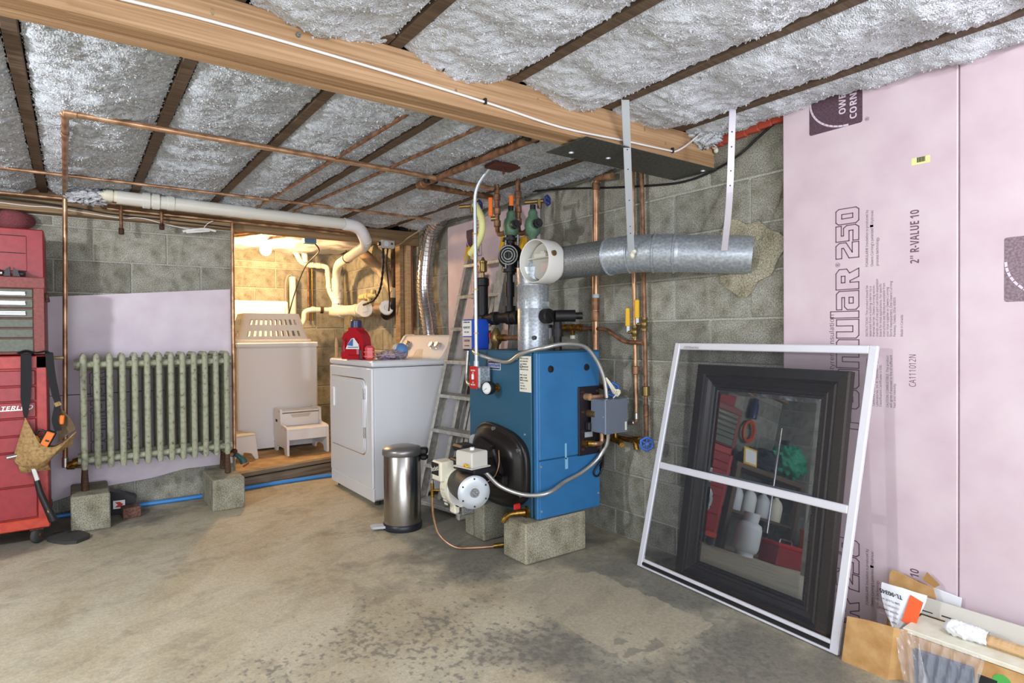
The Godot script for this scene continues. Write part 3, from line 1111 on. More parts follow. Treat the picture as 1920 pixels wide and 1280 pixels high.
func build_boards() -> void:
	var fx := 2.333
	var b := B.new()
	b.box(Vector3(2.358, 1.02, -1.049), Vector3(0.05, 2.03, 0.600), 0.004)
	var r := T("foam_board", "pink printed foam board leaning flat beside the bare blocks, behind the leaning screen", "foam board", Vector3(2.358, 0, -1.049))
	P(r, "panel", b, M.foam)
	logo(r, Vector3(fx, 1.855, -1.043), RX, RY, 0.196, M.ink_block, M.foam_edge)
	txt(r, "lettering", "®", 0.014, Vector3(fx, 1.853, -1.027), RX, RY, M.ink)
	print_column(r, fx, 0.734, -1.056, M.ink)
	print_column(r, fx, -0.497, -1.056, M.ink)
	b = B.new()
	b.box(Vector3(fx, 1.672, -0.856), Vector3(0.0012, 0.024, 0.056))
	var st := P(r, "barcode_sticker", b, M.yellow_pale)
	b = B.new()
	for k in 9:
		b.box(Vector3(fx - 0.0009, 1.675, -0.866 + k * 0.0028), Vector3(0.0008, 0.017, 0.0014 if k % 3 else 0.002))
	P(st, "barcode", b, M.black)
	b = B.new()
	b.box(Vector3(2.358, 1.02, -0.139), Vector3(0.05, 2.03, 1.215), 0.004)
	r = T("foam_board", "pink foam board nearest the viewer, at the right edge beyond the seam", "foam board", Vector3(2.358, 0, -0.139))
	P(r, "panel", b, M.foam)
	logo(r, Vector3(fx, 1.182, -0.43), RX, RY, 0.198, mat(C("a08f94"), 0.8, 0.0, ntex(23, 0.1, [[0.0, C("b0a0a8")], [1.0, Color.WHITE]], 2), 2.0), M.foam_edge)
	# a third board further on, between the ladders and the wall
	b = B.new()
	b.box(Vector3(2.357, 0.96, -3.516), Vector3(0.05, 1.91, 1.08), 0.004)
	r = T("foam_board", "pink printed foam board standing behind the ladders and the circulator", "foam board", Vector3(2.357, 0, -3.516))
	P(r, "panel", b, M.foam)
	var g := 2.332
	logo(r, Vector3(g, 1.70, -3.63), RX, RY, 0.15, M.ink_block, M.foam_edge)
	outlined_word(r, "FoamulaR 250", Vector3(g, 0.80, -3.58), RX, RY, 0.11, M.ink)
	outlined_word(r, "FoamulaR", Vector3(g, 0.90, -3.06), RX, RY, 0.12, M.ink)
	small_print(r, ["FOAMULAR® Insulation is produced by", "Owens Corning's patented process", "technology. INSTRUCTIONS: This product", "should be separated from a building"], 0.012, 0.03, Vector3(g, 1.40, -3.72), RX, RY, M.ink, 0.8)
	small_print(r, ["FOAMULAR® Insulation is produced by", "Owens Corning's patented process"], 0.012, 0.03, Vector3(g, 1.62, -3.20), RX, RY, M.ink, 0.8)
	txt(r, "lettering", "CA111012N", 0.022, Vector3(g, 1.36, -3.86), RX, RY, M.ink, 0.9)
	# boards behind the radiator: one above, one below, their joint level at 0.74
	var z := -4.625
	b = B.new()
	b.prism(V([-0.75, 0.744, 0.896, 0.746, 0.896, 1.424, -0.75, 1.29]), Transform3D(Basis(), Vector3(0, 0, z)), -0.024, 0.024)
	S("foam_board", "pale lilac foam board on the back wall above the joint, behind the radiator top", "foam board", b, M.foam_left)
	b = B.new()
	b.prism(V([-0.75, 0.06, -0.12, 0.10, 0.08, 0.15, 0.40, 0.17, 0.60, 0.205, 0.896, 0.205, 0.896, 0.741, -0.75, 0.739]), Transform3D(Basis(), Vector3(0, 0, z)), -0.024, 0.024)
	r = T("foam_board", "pale lilac foam board with a ragged foot, behind the lower half of the radiator", "foam board", Vector3(0.07, 0.06, z))
	P(r, "panel", b, M.foam_left)
	outlined_word(r, "FoamulaR", Vector3(0.16, 0.30, z + 0.025), Vector3(0, 1, 0), Vector3(-1, 0, 0), 0.08, mat(C("6e6a8c"), 0.8))
	outlined_word(r, "250", Vector3(0.33, 0.38, z + 0.025), Vector3(0, 1, 0), Vector3(-1, 0, 0), 0.08, mat(C("6e6a8c"), 0.8))


# ------------------------------------------------------------------ boiler
func screw(b: B, p: Vector3, n: Vector3, r := 0.005) -> void:
	b.cyl(p - n * 0.002, p + n * 0.003, r, 8, r * 0.8)


func concrete_pad(label: String, c: Vector3, s: Vector3, k: int, group := "") -> void:
	var b := B.new()
	b.box(c, s, 0.007)
	S("concrete_block", label, "block", b, M["pad%d" % k], group)


func build_boiler() -> void:
	concrete_pad("pale concrete block on the floor under the near side of the blue boiler", Vector3(1.907, 0.098, -2.365), Vector3(0.385, 0.194, 0.185), 2)
	concrete_pad("concrete block under the far side of the blue boiler, behind the burner", Vector3(1.93, 0.098, -2.765), Vector3(0.385, 0.194, 0.185), 1)
	var x0 := 1.80
	var x1 := 2.205
	var y0 := 0.199
	var y1 := 1.004
	var z0 := -2.895
	var z1 := -2.281
	var r := T("boiler", "blue steel oil boiler standing on concrete blocks beside the wall", "boiler", Vector3(2.0, y0, -2.59))
	var b := B.new()
	b.box(Vector3((x0 + x1) / 2, (y0 + y1) / 2, (z0 + z1) / 2 - 0.004), Vector3(x1 - x0 - 0.012, y1 - y0 - 0.008, z1 - z0 - 0.012), 0.004)
	P(r, "jacket", b, M.teal)
	# front sheet: darker teal, facing the burner
	b = B.new()
	b.box(Vector3(x0 + 0.001, (y0 + y1) / 2, (z0 + z1) / 2 - 0.02), Vector3(0.012, y1 - y0, z1 - z0 - 0.05), 0.003)
	P(r, "front_panel", b, M.teal, "dark teal front panel dotted with specks")
	b = B.new()
	b.box(Vector3(x0 + 0.002, (y0 + y1) / 2, z1 - 0.014), Vector3(0.016, y1 - y0, 0.028), 0.005)
	P(r, "corner_trim", b, M.blue)
	b = B.new()
	b.box(Vector3((x0 + x1) / 2 + 0.004, 0.7435, z1 - 0.004), Vector3(x1 - x0 - 0.006, 0.519, 0.012), 0.004)
	P(r, "upper_side_panel", b, M.blue, "bright blue upper side panel")
	b = B.new()
	b.box(Vector3((x0 + x1) / 2 + 0.004, 0.340, z1 - 0.004), Vector3(x1 - x0 - 0.006, 0.281, 0.012), 0.004)
	P(r, "lower_side_panel", b, M.blue, "bright blue lower side panel")
	b = B.new()
	b.box(Vector3((x0 + x1) / 2, y1 + 0.002, (z0 + z1) / 2), Vector3(x1 - x0 + 0.004, 0.008, z1 - z0 + 0.004), 0.003)
	P(r, "top_panel", b, M.teal)
	for x in [1.879, 2.115]:
		b = B.new()
		b.lathe([Vector2(0.0, 0), Vector2(0.012, 0), Vector2(0.012, 0.004), Vector2(0.017, 0.004), Vector2(0.018, 0)], Transform3D(B.along(Vector3(0, 0, 1)), Vector3(x, 0.923, z1 + 0.0025)), 20)
		P(r, "port_plug", b, M.black)
	b = B.new()
	b.box(Vector3(1.972, 0.512, z1 + 0.003), Vector3(0.012, 0.078, 0.0012))
	P(r, "tape", b, M.tape_blue)
	b = B.new()
	b.box(Vector3(1.976, 0.452, z1 + 0.003), Vector3(0.018, 0.056, 0.0012))
	P(r, "tape", b, M.tape_blue)
	b = B.new()
	for p in [Vector3(1.815, 0.455, z1 + 0.003), Vector3(1.815, 0.24, z1 + 0.003), Vector3(2.192, 0.49, z1 + 0.003), Vector3(2.192, 0.27, z1 + 0.003)]:
		screw(b, p, Vector3(0, 0, 1), 0.006)
	for p in [Vector3(x0 - 0.006, 0.97, -2.44), Vector3(x0 - 0.006, 0.60, -2.38), Vector3(x0 - 0.006, 0.62, -2.70), Vector3(x0 - 0.006, 0.86, -2.83)]:
		screw(b, p, Vector3(-1, 0, 0), 0.006)
	P(r, "screws", b, M.galv).name = "screw"
	# nameplate and rating label on the front
	b = B.new()
	b.box(Vector3(x0 - 0.006, 0.932, -2.642), Vector3(0.003, 0.05, 0.118), 0.001)
	var np := P(r, "nameplate", b, M.strap, "silver edged nameplate")
	b = B.new()
	b.box(Vector3(x0 - 0.008, 0.932, -2.642), Vector3(0.002, 0.04, 0.106))
	P(np, "nameplate_field", b, mat(C("2a2a44"), 0.4))
	b = B.new()
	b.box(Vector3(x0 - 0.0095, 0.931, -2.642), Vector3(0.002, 0.023, 0.106))
	P(np, "nameplate_band", b, mat(C("a9b4d4"), 0.4))
	txt(r, "lettering", "Burnham", 0.017, Vector3(x0 - 0.0108, 0.9325, -2.642), Vector3(0, 0, 1), Vector3.UP, mat(C("30306a"), 0.4), 1.1, true, true)
	b = B.new()
	b.box(Vector3(x0 - 0.006, 0.898, -2.371), Vector3(0.002, 0.176, 0.094))
	P(r, "rating_label", b, M.label, "pale yellow rating label")
	var k := 0
	for s in ["BOILER  No. 8 SERIES", "WATER  MAX 30 PSI", "CSA   HYDRONICS", "(A)  BURNHAM CORP", "LANCASTER  PA  USA", "- - - - - - - -", "INPUT  1.00  GPH", "GROSS  119  MBH", "NET I=B=R 104 MBH", "OIL  No. 2", "120 V  60 Hz", "SERIAL  64  5  12"]:
		txt(r, "lettering", s, 0.006, Vector3(x0 - 0.0075, 0.974 - 0.0135 * k, -2.412), Vector3(0, 0, 1), Vector3.UP, M.black, 0.85)
		k += 1
	for y in [0.935, 0.873]:
		b = B.new()
		b.lathe([Vector2(0.0065, 0), Vector2(0.0065, 0.001), Vector2(0.009, 0.001), Vector2(0.009, 0)], Transform3D(B.along(Vector3(-1, 0, 0)), Vector3(x0 - 0.007, y, -2.402)), 16)
		P(r, "printed_mark", b, M.black)
	# cast iron burner door: domed, eight sided
	b = B.new()
	var door := [[-2.825, 0.47], [-2.80, 0.575], [-2.70, 0.628], [-2.55, 0.618], [-2.42, 0.585], [-2.345, 0.515], [-2.335, 0.36], [-2.355, 0.285], [-2.46, 0.225], [-2.66, 0.215], [-2.79, 0.27], [-2.825, 0.36]]
	var ctr := Vector2(-2.575, 0.42)
	var rings := [[0.99, -0.002], [1.0, 0.006], [1.0, 0.02], [0.985, 0.027], [0.95, 0.029], [0.91, 0.030], [0.87, 0.038], [0.80, 0.060], [0.74, 0.071], [0.66, 0.077], [0.4, 0.081], [0.0, 0.082]]
	var loop := []
	for q in door: loop.append(Vector3(0, q[1], q[0]))
	loop.append(loop[0])
	loop = smoothed(loop, 5)
	b.sheet(func(u, v):
		var i := int(u * (loop.size() - 1) + 0.5)
		var w: Array = rings[int(v * (rings.size() - 1) + 0.5)]
		var at: Vector2 = ctr + (Vector2(loop[i].z, loop[i].y) - ctr) * float(w[0])
		return Vector3(x0 - 0.006 - w[1], at.y, at.x), loop.size() - 1, rings.size() - 1, 1.0)
	var bd := P(r, "burner_door", b, M.black_metal, "black cast iron burner door with bolts")
	b = B.new()
	for p in [[-2.60, 0.607], [-2.385, 0.525], [-2.365, 0.31], [-2.80, 0.50]]:
		b.cyl(Vector3(x0 - 0.036, p[1], p[0]), Vector3(x0 - 0.050, p[1], p[0]), 0.011, 6)
	P(bd, "bolt", b, M.galv_dark)
	b = B.new()
	b.lathe([Vector2(0, 0.018), Vector2(0.026, 0.018), Vector2(0.040, 0.010), Vector2(0.043, 0.0)].map(func(p): return Vector2(p.x, 0.018 - p.y) if false else p), Transform3D(B.along(Vector3(-1, 0, 0)), Vector3(x0 - 0.055, 0.515, -2.765)), 24)
	P(bd, "peep_cover", b, M.strap, "pale round peep hole cover")
	b = B.new()
	b.bar(Vector3(x0 - 0.095, 0.545, -2.66), Vector3(x0 - 0.095, 0.515, -2.53), 0.045, 0.03, Vector3.UP, 0.008)
	b.bar(Vector3(x0 - 0.095, 0.515, -2.53), Vector3(x0 - 0.095, 0.40, -2.46), 0.045, 0.03, Vector3(0, 0, 1), 0.008)
	b.box(Vector3(x0 - 0.098, 0.375, -2.45), Vector3(0.035, 0.05, 0.07), 0.006)
	P(bd, "hinge_arm", b, M.black_metal)
	# the right hand access plate
	b = B.new()
	b.box(Vector3(2.124, 0.652, z1 + 0.006), Vector3(0.142, 0.348, 0.012), 0.003)
	var ap := P(r, "coil_plate", b, M.panel, "dark bolted coil plate")
	b = B.new()
	for y in [0.80, 0.70, 0.60, 0.51]:
		for x in [2.072, 2.178]:
			b.cyl(Vector3(x, y, z1 + 0.012), Vector3(x, y, z1 + 0.022), 0.008, 6)
	P(ap, "bolt", b, M.rust)
	b = B.new()
	b.cyl(Vector3(2.10, 0.775, z1 + 0.012), Vector3(2.10, 0.775, z1 + 0.045), 0.018, 16)
	b.cyl(Vector3(2.10, 0.775, z1 + 0.045), Vector3(2.19, 0.775, z1 + 0.05), 0.011, 12)
	b.tube(bend([Vector3(2.115, 0.54, z1 + 0.012), Vector3(2.115, 0.54, z1 + 0.06), Vector3(2.165, 0.54, z1 + 0.06), Vector3(2.165, 0.60, z1 + 0.06)], 0.02), 0.011, 12)
	P(ap, "pipe_stub", b, M.copper)
	b = B.new()
	b.cyl(Vector3(2.118, 0.69, z1 + 0.012), Vector3(2.118, 0.69, z1 + 0.07), 0.019, 16)
	P(ap, "well", b, M.bronze)
	b = B.new()
	b.box(Vector3(2.112, 0.628, z1 + 0.03), Vector3(0.045, 0.04, 0.03), 0.004)
	P(ap, "terminal_block", b, M.black)
	b = B.new()
	b.box(Vector3(2.112, 0.583, z1 + 0.018), Vector3(0.052, 0.026, 0.003))
	P(ap, "tag", b, M.strap)
	b = B.new()
	b.cyl(Vector3(2.09, 0.54, z1 + 0.012), Vector3(2.09, 0.54, z1 + 0.028), 0.02, 6)
	b.cyl(Vector3(2.10, 0.54, z1 + 0.028), Vector3(2.125, 0.54, z1 + 0.05), 0.016, 12)
	P(ap, "brass_fitting", b, M.brass)
	# gauge on the front
	b = B.new()
	b.cyl(Vector3(x0 - 0.006, 0.815, -2.615), Vector3(x0 - 0.012, 0.815, -2.615), 0.024, 18)
	b.cyl(Vector3(x0 - 0.012, 0.815, -2.615), Vector3(x0 - 0.05, 0.817, -2.612), 0.009, 12)
	var gs := P(r, "gauge_stem", b, M.brass)
	b = B.new()
	var gx := Transform3D(B.along(Vector3(-0.95, 0.0, 0.25)), Vector3(x0 - 0.05, 0.818, -2.606))
	b.lathe([Vector2(0, 0), Vector2(0.032, 0), Vector2(0.035, 0.006), Vector2(0.035, 0.036), Vector2(0.032, 0.040), Vector2(0.030, 0.036)], gx, 28)
	P(r, "gauge_body", b, M.black, "black round pressure gauge")
	b = B.new()
	b.cyl(gx * Vector3(0, 0.03, 0), gx * Vector3(0, 0.036, 0), 0.031, 28)
	var gf := P(r, "gauge_face", b, M.label_white)
	b = B.new()
	for q in 14:
		var a := -2.2 + q * 4.4 / 13
		b.bar(gx * Vector3(0.023 * sin(a), 0.0366, 0.023 * cos(a)), gx * Vector3(0.028 * sin(a), 0.0366, 0.028 * cos(a)), 0.0012, 0.0006, gx.basis.x)
	b.bar(gx * Vector3(0, 0.037, 0), gx * Vector3(0.012, 0.037, 0.018), 0.0018, 0.0008, gx.basis.x)
	P(gf, "gauge_marks", b, M.black)
	# drain cock at the foot of the front
	b = B.new()
	b.cyl(Vector3(x0 - 0.006, 0.222, -2.365), Vector3(x0 - 0.02, 0.222, -2.365), 0.030, 6)
	b.cyl(Vector3(x0 - 0.02, 0.222, -2.365), Vector3(x0 - 0.06, 0.22, -2.385), 0.017, 14)
	b.tube(smoothed([Vector3(x0 - 0.055, 0.22, -2.382), Vector3(x0 - 0.085, 0.215, -2.40), Vector3(x0 - 0.105, 0.195, -2.415), Vector3(x0 - 0.112, 0.178, -2.42)], 5), 0.014, 12, true)
	var dc := P(r, "drain_cock", b, M.brass)
	b = B.new()
	b.box(Vector3(x0 - 0.055, 0.252, -2.382), Vector3(0.04, 0.03, 0.012), 0.005)
	P(dc, "handle", b, M.switch_red)
	build_burner()
	# electrical box on the right of the boiler
	r = T("junction_box", "grey metal control box in front of the boiler's dark coil plate", "electrical box", Vector3(2.18, 0.60, -2.19))
	b = B.new()
	b.box(Vector3(2.182, 0.683, -2.19), Vector3(0.15, 0.165, 0.105), 0.004)
	P(r, "case", b, M.jbox)
	b = B.new()
	b.box(Vector3(2.182, 0.683, -2.1355), Vector3(0.154, 0.169, 0.004), 0.0015)
	b.box(Vector3(2.105, 0.683, -2.142), Vector3(0.003, 0.169, 0.014), 0.001)
	P(r, "cover", b, M.jbox)
	b = B.new()
	b.box(Vector3(2.245, 0.63, -2.133), Vector3(0.012, 0.042, 0.001))
	P(r, "sticker", b, M.label)
	b = B.new()
	screw(b, Vector3(2.103, 0.683, -2.15), Vector3(-1, 0, 0), 0.005)
	P(r, "screw", b, M.galv)


func build_burner() -> void:
	var r := T("oil_burner", "oil burner with black motor, grey control and cream housing on the boiler's front", "burner", Vector3(1.55, 0.25, -2.42))
	var b := B.new()
	# air tube into the door
	b.cyl(Vector3(1.715, 0.41, -2.545), Vector3(1.56, 0.41, -2.545), 0.062, 24, 0.066)
	b.cyl(Vector3(1.72, 0.41, -2.545), Vector3(1.705, 0.41, -2.545), 0.095, 8)
	P(r, "air_tube", b, M.black_metal)
	# fan housing, its axis along z
	b = B.new()
	var pts := PackedVector2Array()
	for k in 30:
		var a := TAU * k / 30
		var q := 0.098 + 0.012 * sin(a + 0.6)
		pts.append(Vector2(q * cos(a), q * sin(a)))
	b.prism(pts, Transform3D(Basis(), Vector3(1.52, 0.345, -2.52)), -0.06, 0.0, true)
	b.box(Vector3(1.49, 0.30, -2.545), Vector3(0.03, 0.14, 0.05), 0.006)
	P(r, "fan_housing", b, M.cream)
	b = B.new()
	b.prism(pts, Transform3D(Basis().scaled(Vector3(0.93, 0.93, 1)), Vector3(1.52, 0.345, -2.52)), 0.0, 0.014, true)
	P(r, "housing_rim", b, M.plastic)
	b = B.new()
	for k in 8:
		b.box(Vector3(1.424 + 0.006 * absf(k - 3.5), 0.28 + k * 0.018, -2.55), Vector3(0.004, 0.010, 0.03), 0.001)
	P(r, "louver", b, M.ivory)
	# motor
	b = B.new()
	b.lathe([Vector2(0, 0), Vector2(0.068, 0), Vector2(0.070, 0.01), Vector2(0.070, 0.185), Vector2(0.074, 0.190), Vector2(0.074, 0.20)], Transform3D(B.along(Vector3(-0.25, 0.0, 0.97)), Vector3(1.50, 0.385, -2.50)), 32)
	var mo := P(r, "motor", b, M.black)
	b = B.new()
	var ex := Transform3D(B.along(Vector3(-0.25, 0.0, 0.97)), Vector3(1.45, 0.385, -2.306))
	b.lathe([Vector2(0.0, 0.014), Vector2(0.020, 0.014), Vector2(0.022, 0.008), Vector2(0.05, 0.010), Vector2(0.070, 0.006), Vector2(0.076, 0.0)].map(func(p): return p), Transform3D(ex.basis, ex.origin), 32)
	var ec := P(mo, "motor_end_cap", b, M.strap, "silver motor end cap")
	b = B.new()
	b.cyl(ex * Vector3(0, 0.006, 0), ex * Vector3(0, 0.017, 0), 0.021, 24)
	P(mo, "motor_hub", b, M.galv_dark)
	b = B.new()
	for k in 6:
		var a := TAU * k / 6
		b.cyl(ex * Vector3(0.062 * cos(a), 0.006, 0.062 * sin(a)), ex * Vector3(0.062 * cos(a), 0.012, 0.062 * sin(a)), 0.004, 8)
	P(mo, "screw", b, M.black)
	# igniter body and primary control
	b = B.new()
	b.box(Vector3(1.53, 0.468, -2.53), Vector3(0.09, 0.05, 0.11), 0.006)
	b.box(Vector3(1.58, 0.53, -2.60), Vector3(0.09, 0.035, 0.10), 0.01)
	P(r, "igniter", b, M.black)
	b = B.new()
	var bs := Basis(Vector3(0, 1, 0), 0.18)
	b.box(Vector3(1.515, 0.512, -2.425), Vector3(0.105, 0.075, 0.115), 0.006, bs)
	b.box(Vector3(1.515, 0.476, -2.425), Vector3(0.122, 0.006, 0.132), 0.002, bs)
	var pc := P(r, "primary_control", b, M.ivory, "grey boxy primary control")
	b = B.new()
	b.cyl(Vector3(1.52, 0.548, -2.43), Vector3(1.52, 0.562, -2.43), 0.011, 16)
	P(pc, "reset_button", b, M.white)
	b = B.new()
	b.tube(smoothed([Vector3(1.458, 0.485, -2.40), Vector3(1.452, 0.498, -2.385), Vector3(1.452, 0.488, -2.37), Vector3(1.455, 0.495, -2.355)], 4), 0.005, 6)
	P(pc, "wire_nut", b, M.yellow)
	b = B.new()
	b.box(Vector3(1.525, 0.458, -2.425), Vector3(0.1, 0.03, 0.115), 0.004, bs)
	P(r, "control_base", b, M.black)
	# maker's plate on the housing
	b = B.new()
	b.box(Vector3(1.457, 0.435, -2.59), Vector3(0.085, 0.095, 0.09), 0.006)
	P(r, "pump_cover", b, M.cream)
	b = B.new()
	b.box(Vector3(1.414, 0.445, -2.60), Vector3(0.003, 0.06, 0.07), 0.001)
	P(r, "badge", b, M.black)
	txt(r, "lettering", "Beckett", 0.02, Vector3(1.4115, 0.445, -2.60), Vector3(0, 0.25, 0.97), Vector3(0, 0.97, -0.25), M.label, 0.8, true)
	b = B.new()
	b.box(Vector3(1.55, 0.265, -2.56), Vector3(0.07, 0.10, 0.09), 0.006)
	P(r, "fuel_pump", b, M.galv_dark)
	b = B.new()
	b.tube(smoothed([Vector3(1.70, 0.52, -2.47), Vector3(1.68, 0.46, -2.44), Vector3(1.66, 0.40, -2.45), Vector3(1.62, 0.37, -2.47)], 6), 0.003, 6)
	P(r, "oil_line", b, M.copper)
	# oil valve and copper line on the floor
	r = T("oil_valve", "small brass oil valve beside the burner with a copper line down to the floor", "valve", Vector3(1.47, 0.0, -2.72))
	b = B.new()
	b.cyl(Vector3(1.46, 0.275, -2.715), Vector3(1.46, 0.345, -2.715), 0.010, 6)
	b.cyl(Vector3(1.46, 0.31, -2.715), Vector3(1.53, 0.31, -2.64), 0.006, 10)
	P(r, "valve_body", b, M.brass)
	b = B.new()
	b.cyl(Vector3(1.46, 0.345, -2.715), Vector3(1.46, 0.362, -2.715), 0.006, 10)
	b.box(Vector3(1.46, 0.366, -2.715), Vector3(0.024, 0.008, 0.008), 0.003)
	P(r, "valve_handle", b, M.chrome)
	b = B.new()
	b.tube(smoothed([Vector3(1.46, 0.275, -2.715), Vector3(1.465, 0.18, -2.715), Vector3(1.49, 0.08, -2.70), Vector3(1.55, 0.02, -2.66), Vector3(1.62, 0.009, -2.62), Vector3(1.735, 0.012, -2.555)], 8), 0.006, 10)
	P(r, "copper_line", b, M.copper)
	b = B.new()
	b.cyl(Vector3(1.725, 0.015, -2.56), Vector3(1.78, 0.022, -2.525), 0.012, 6)
	P(r, "flare_nut", b, M.brass)
	b = B.new()
	b.cyl(Vector3(1.77, 0.022, -2.53), Vector3(1.83, 0.024, -2.49), 0.015, 12)
	P(r, "filter_sleeve", b, mat(C("2d4a5a"), 0.6))


# ------------------------------------------------------------------ flue
func build_flue() -> void:
	var r := T("flue_pipe", "galvanised flue pipe rising from the boiler, with a tee and an elbow into the wall", "flue pipe", Vector3(1.99, 1.0, -2.55))
	var b := B.new()
	var R := 0.081
	b.lathe([Vector2(R, 0), Vector2(R, 0.235), Vector2(R - 0.003, 0.24)], Transform3D(Basis(), Vector3(1.945, 1.006, -2.50)), 40)
	P(r, "lower_section", b, M.galv)
	# crimped collar
	b = B.new()
	b.lathe([Vector2(R + 0.001, 0.22), Vector2(R + 0.001, 0.33), Vector2(R + 0.006, 0.334), Vector2(R + 0.006, 0.342), Vector2(R - 0.001, 0.345)], Transform3D(Basis(), Vector3(1.945, 1.006, -2.50)), 40)
	var co := P(r, "crimped_collar", b, M.galv)
	b = B.new()
	for k in 40:
		var a := TAU * k / 40
		b.bar(Vector3(1.945 + (R + 0.001) * cos(a), 1.236, -2.50 + (R + 0.001) * sin(a)), Vector3(1.945 + (R + 0.001) * cos(a), 1.262, -2.50 + (R + 0.001) * sin(a)), 0.004, 0.003, Vector3(-sin(a), 0, cos(a)))
	P(co, "crimp", b, M.galv)
	b = B.new()
	b.lathe([Vector2(R - 0.002, 0.34), Vector2(R + 0.002, 0.40), Vector2(R + 0.003, 0.43)], Transform3D(Basis(), Vector3(1.945, 1.006, -2.50)), 40)
	# the tee's body runs level from above the boiler towards the elbow
	var A := Vector3(1.972, 1.445, -2.53)
	var E1 := Vector3(2.085, 1.462, -2.08)
	b.cyl(A, A + (E1 - A) * 0.36, R + 0.006, 36, R + 0.004)
	P(r, "tee", b, M.galv)
	b = B.new()
	b.cyl(A + (E1 - A) * 0.34, E1, R + 0.002, 40)
	P(r, "level_section", b, M.galv_dark, "dull grey level section")
	# elbow of three gores
	var pts := [E1, Vector3(2.115, 1.465, -1.975), Vector3(2.165, 1.461, -1.875), Vector3(2.215, 1.455, -1.80)]
	for k in 3:
		b = B.new()
		b.cyl(pts[k], pts[k + 1], R + 0.006, 40)
		b.lathe([Vector2(R + 0.006, -0.006), Vector2(R + 0.011, -0.003), Vector2(R + 0.011, 0.003), Vector2(R + 0.006, 0.006)], Transform3D(B.along(pts[k + 1] - pts[k]), pts[k]), 40)
		if k == 2:
			b.lathe([Vector2(R + 0.006, -0.006), Vector2(R + 0.010, -0.003), Vector2(R + 0.010, 0.003), Vector2(R + 0.006, 0.006)], Transform3D(B.along(pts[3] - pts[2]), pts[3]), 40)
		b.ball(pts[k + 1], Vector3(1, 1, 1) * (R + 0.006), 32, 16)
		P(r, "elbow_gore", b, M.galv)
	b = B.new()
	b.cyl(Vector3(2.215, 1.455, -1.80), Vector3(2.40, 1.43, -1.53), R + 0.003, 40)
	P(r, "wall_section", b, M.galv)
	b = B.new()
	screw(b, Vector3(2.175, 1.46, -1.722), Vector3(-0.75, 0, 0.6), 0.006)
	b.cyl(Vector3(1.90, 1.075, -2.428), Vector3(1.885, 1.075, -2.42), 0.011, 12)
	P(r, "screw", b, M.black)
	# barometric damper: white ring with a hinged disc
	var q := Transform3D(Basis(Vector3(0, 1, 0), Vector3(-1, 0, 0.08).normalized(), Vector3(0.08, 0, 1).normalized()), Vector3(1.955, 1.455, -2.375))
	b = B.new()
	b.lathe([Vector2(0.098, -0.02), Vector2(0.108, 0.0), Vector2(0.110, 0.01), Vector2(0.110, 0.100), Vector2(0.107, 0.107), Vector2(0.103, 0.105), Vector2(0.102, 0.0)], q, 44)
	var dm := P(r, "damper_ring", b, M.damper, "white draught regulator ring")
	b = B.new()
	b.lathe([Vector2(0, 0.044), Vector2(0.092, 0.044), Vector2(0.095, 0.040), Vector2(0, 0.038)], q * Transform3D(Basis(Vector3(0, 0, 1), -0.10), Vector3.ZERO), 40)
	P(dm, "damper_disc", b, M.damper_in)
	b = B.new()
	b.box(q * Vector3(0.030, 0.058, 0.0), Vector3(0.024, 0.022, 0.085), 0.003, q.basis)
	b.box(q * Vector3(0.045, 0.060, 0.02), Vector3(0.014, 0.02, 0.03), 0.003, q.basis)
	b.cyl(q * Vector3(0.02, 0.056, -0.1), q * Vector3(0.02, 0.056, 0.1), 0.004, 8)
	P(dm, "counterweight", b, M.ivory)
	b = B.new()
	b.box(q * Vector3(-0.030, 0.050, 0.02), Vector3(0.045, 0.002, 0.06), 0.0, q.basis)
	P(dm, "damper_label", b, M.label_pink)
	b = B.new()
	b.cyl(q * Vector3(0.03, 0.075, 0.104), q * Vector3(0.03, 0.075, 0.115), 0.014, 12)
	P(dm, "pivot_cap", b, M.bronze)
	# hanging straps
	r = T("hanger_strap", "galvanised perforated strap hanging from the joist to the flue's level section", "strap", Vector3(2.0, 1.45, -1.9))
	b = B.new()
	var top := Vector3(1.69, 1.985, -1.60)
	b.bar(top, Vector3(2.045, 1.455, -1.905), 0.030, 0.003, Vector3(0.82, 0, 0.57), 0.0008)
	P(r, "strap", b, M.strap)
	b = B.new()
	for t in [0.3, 0.42, 0.62, 0.8, 0.85]:
		var p := top.lerp(Vector3(2.045, 1.455, -1.905), t) + Vector3(-0.35, -0.4, 0.6).normalized() * 0.002
		b.cyl(p, p + Vector3(-0.57, 0.0, 0.82) * 0.001, 0.003, 8)
	P(r, "hole", b, M.black)
	b = B.new()
	b.ball(Vector3(2.045, 1.445, -1.897), Vector3(0.012, 0.018, 0.010), 8, 6)
	b.ball(Vector3(2.053, 1.463, -1.893), Vector3(0.010, 0.012, 0.010), 8, 6)
	P(r, "sealant_blob", b, M.cream)
	r = T("hanger_strap", "pale curved strap hanging from the ceiling to the flue near the wall", "strap", Vector3(2.25, 1.45, -1.6))
	b = B.new()
	var cv := smoothed([Vector3(2.10, 1.975, -1.42), Vector3(2.10, 1.85, -1.425), Vector3(2.105, 1.70, -1.435), Vector3(2.15, 1.58, -1.475), Vector3(2.215, 1.44, -1.54)], 5)
	for k in cv.size() - 1:
		b.bar(cv[k], cv[k + 1] + (cv[k + 1] - cv[k]).normalized() * 0.0015, 0.026, 0.003, Vector3(0.82, 0, 0.57))
	P(r, "strap", b, M.strap2)
	b = B.new()
	for k in [4, 6, 9, 11]:
		b.cyl(cv[k], cv[k] + Vector3(-0.57, 0.0, 0.82) * 0.003, 0.003, 8)
	P(r, "hole", b, M.black)


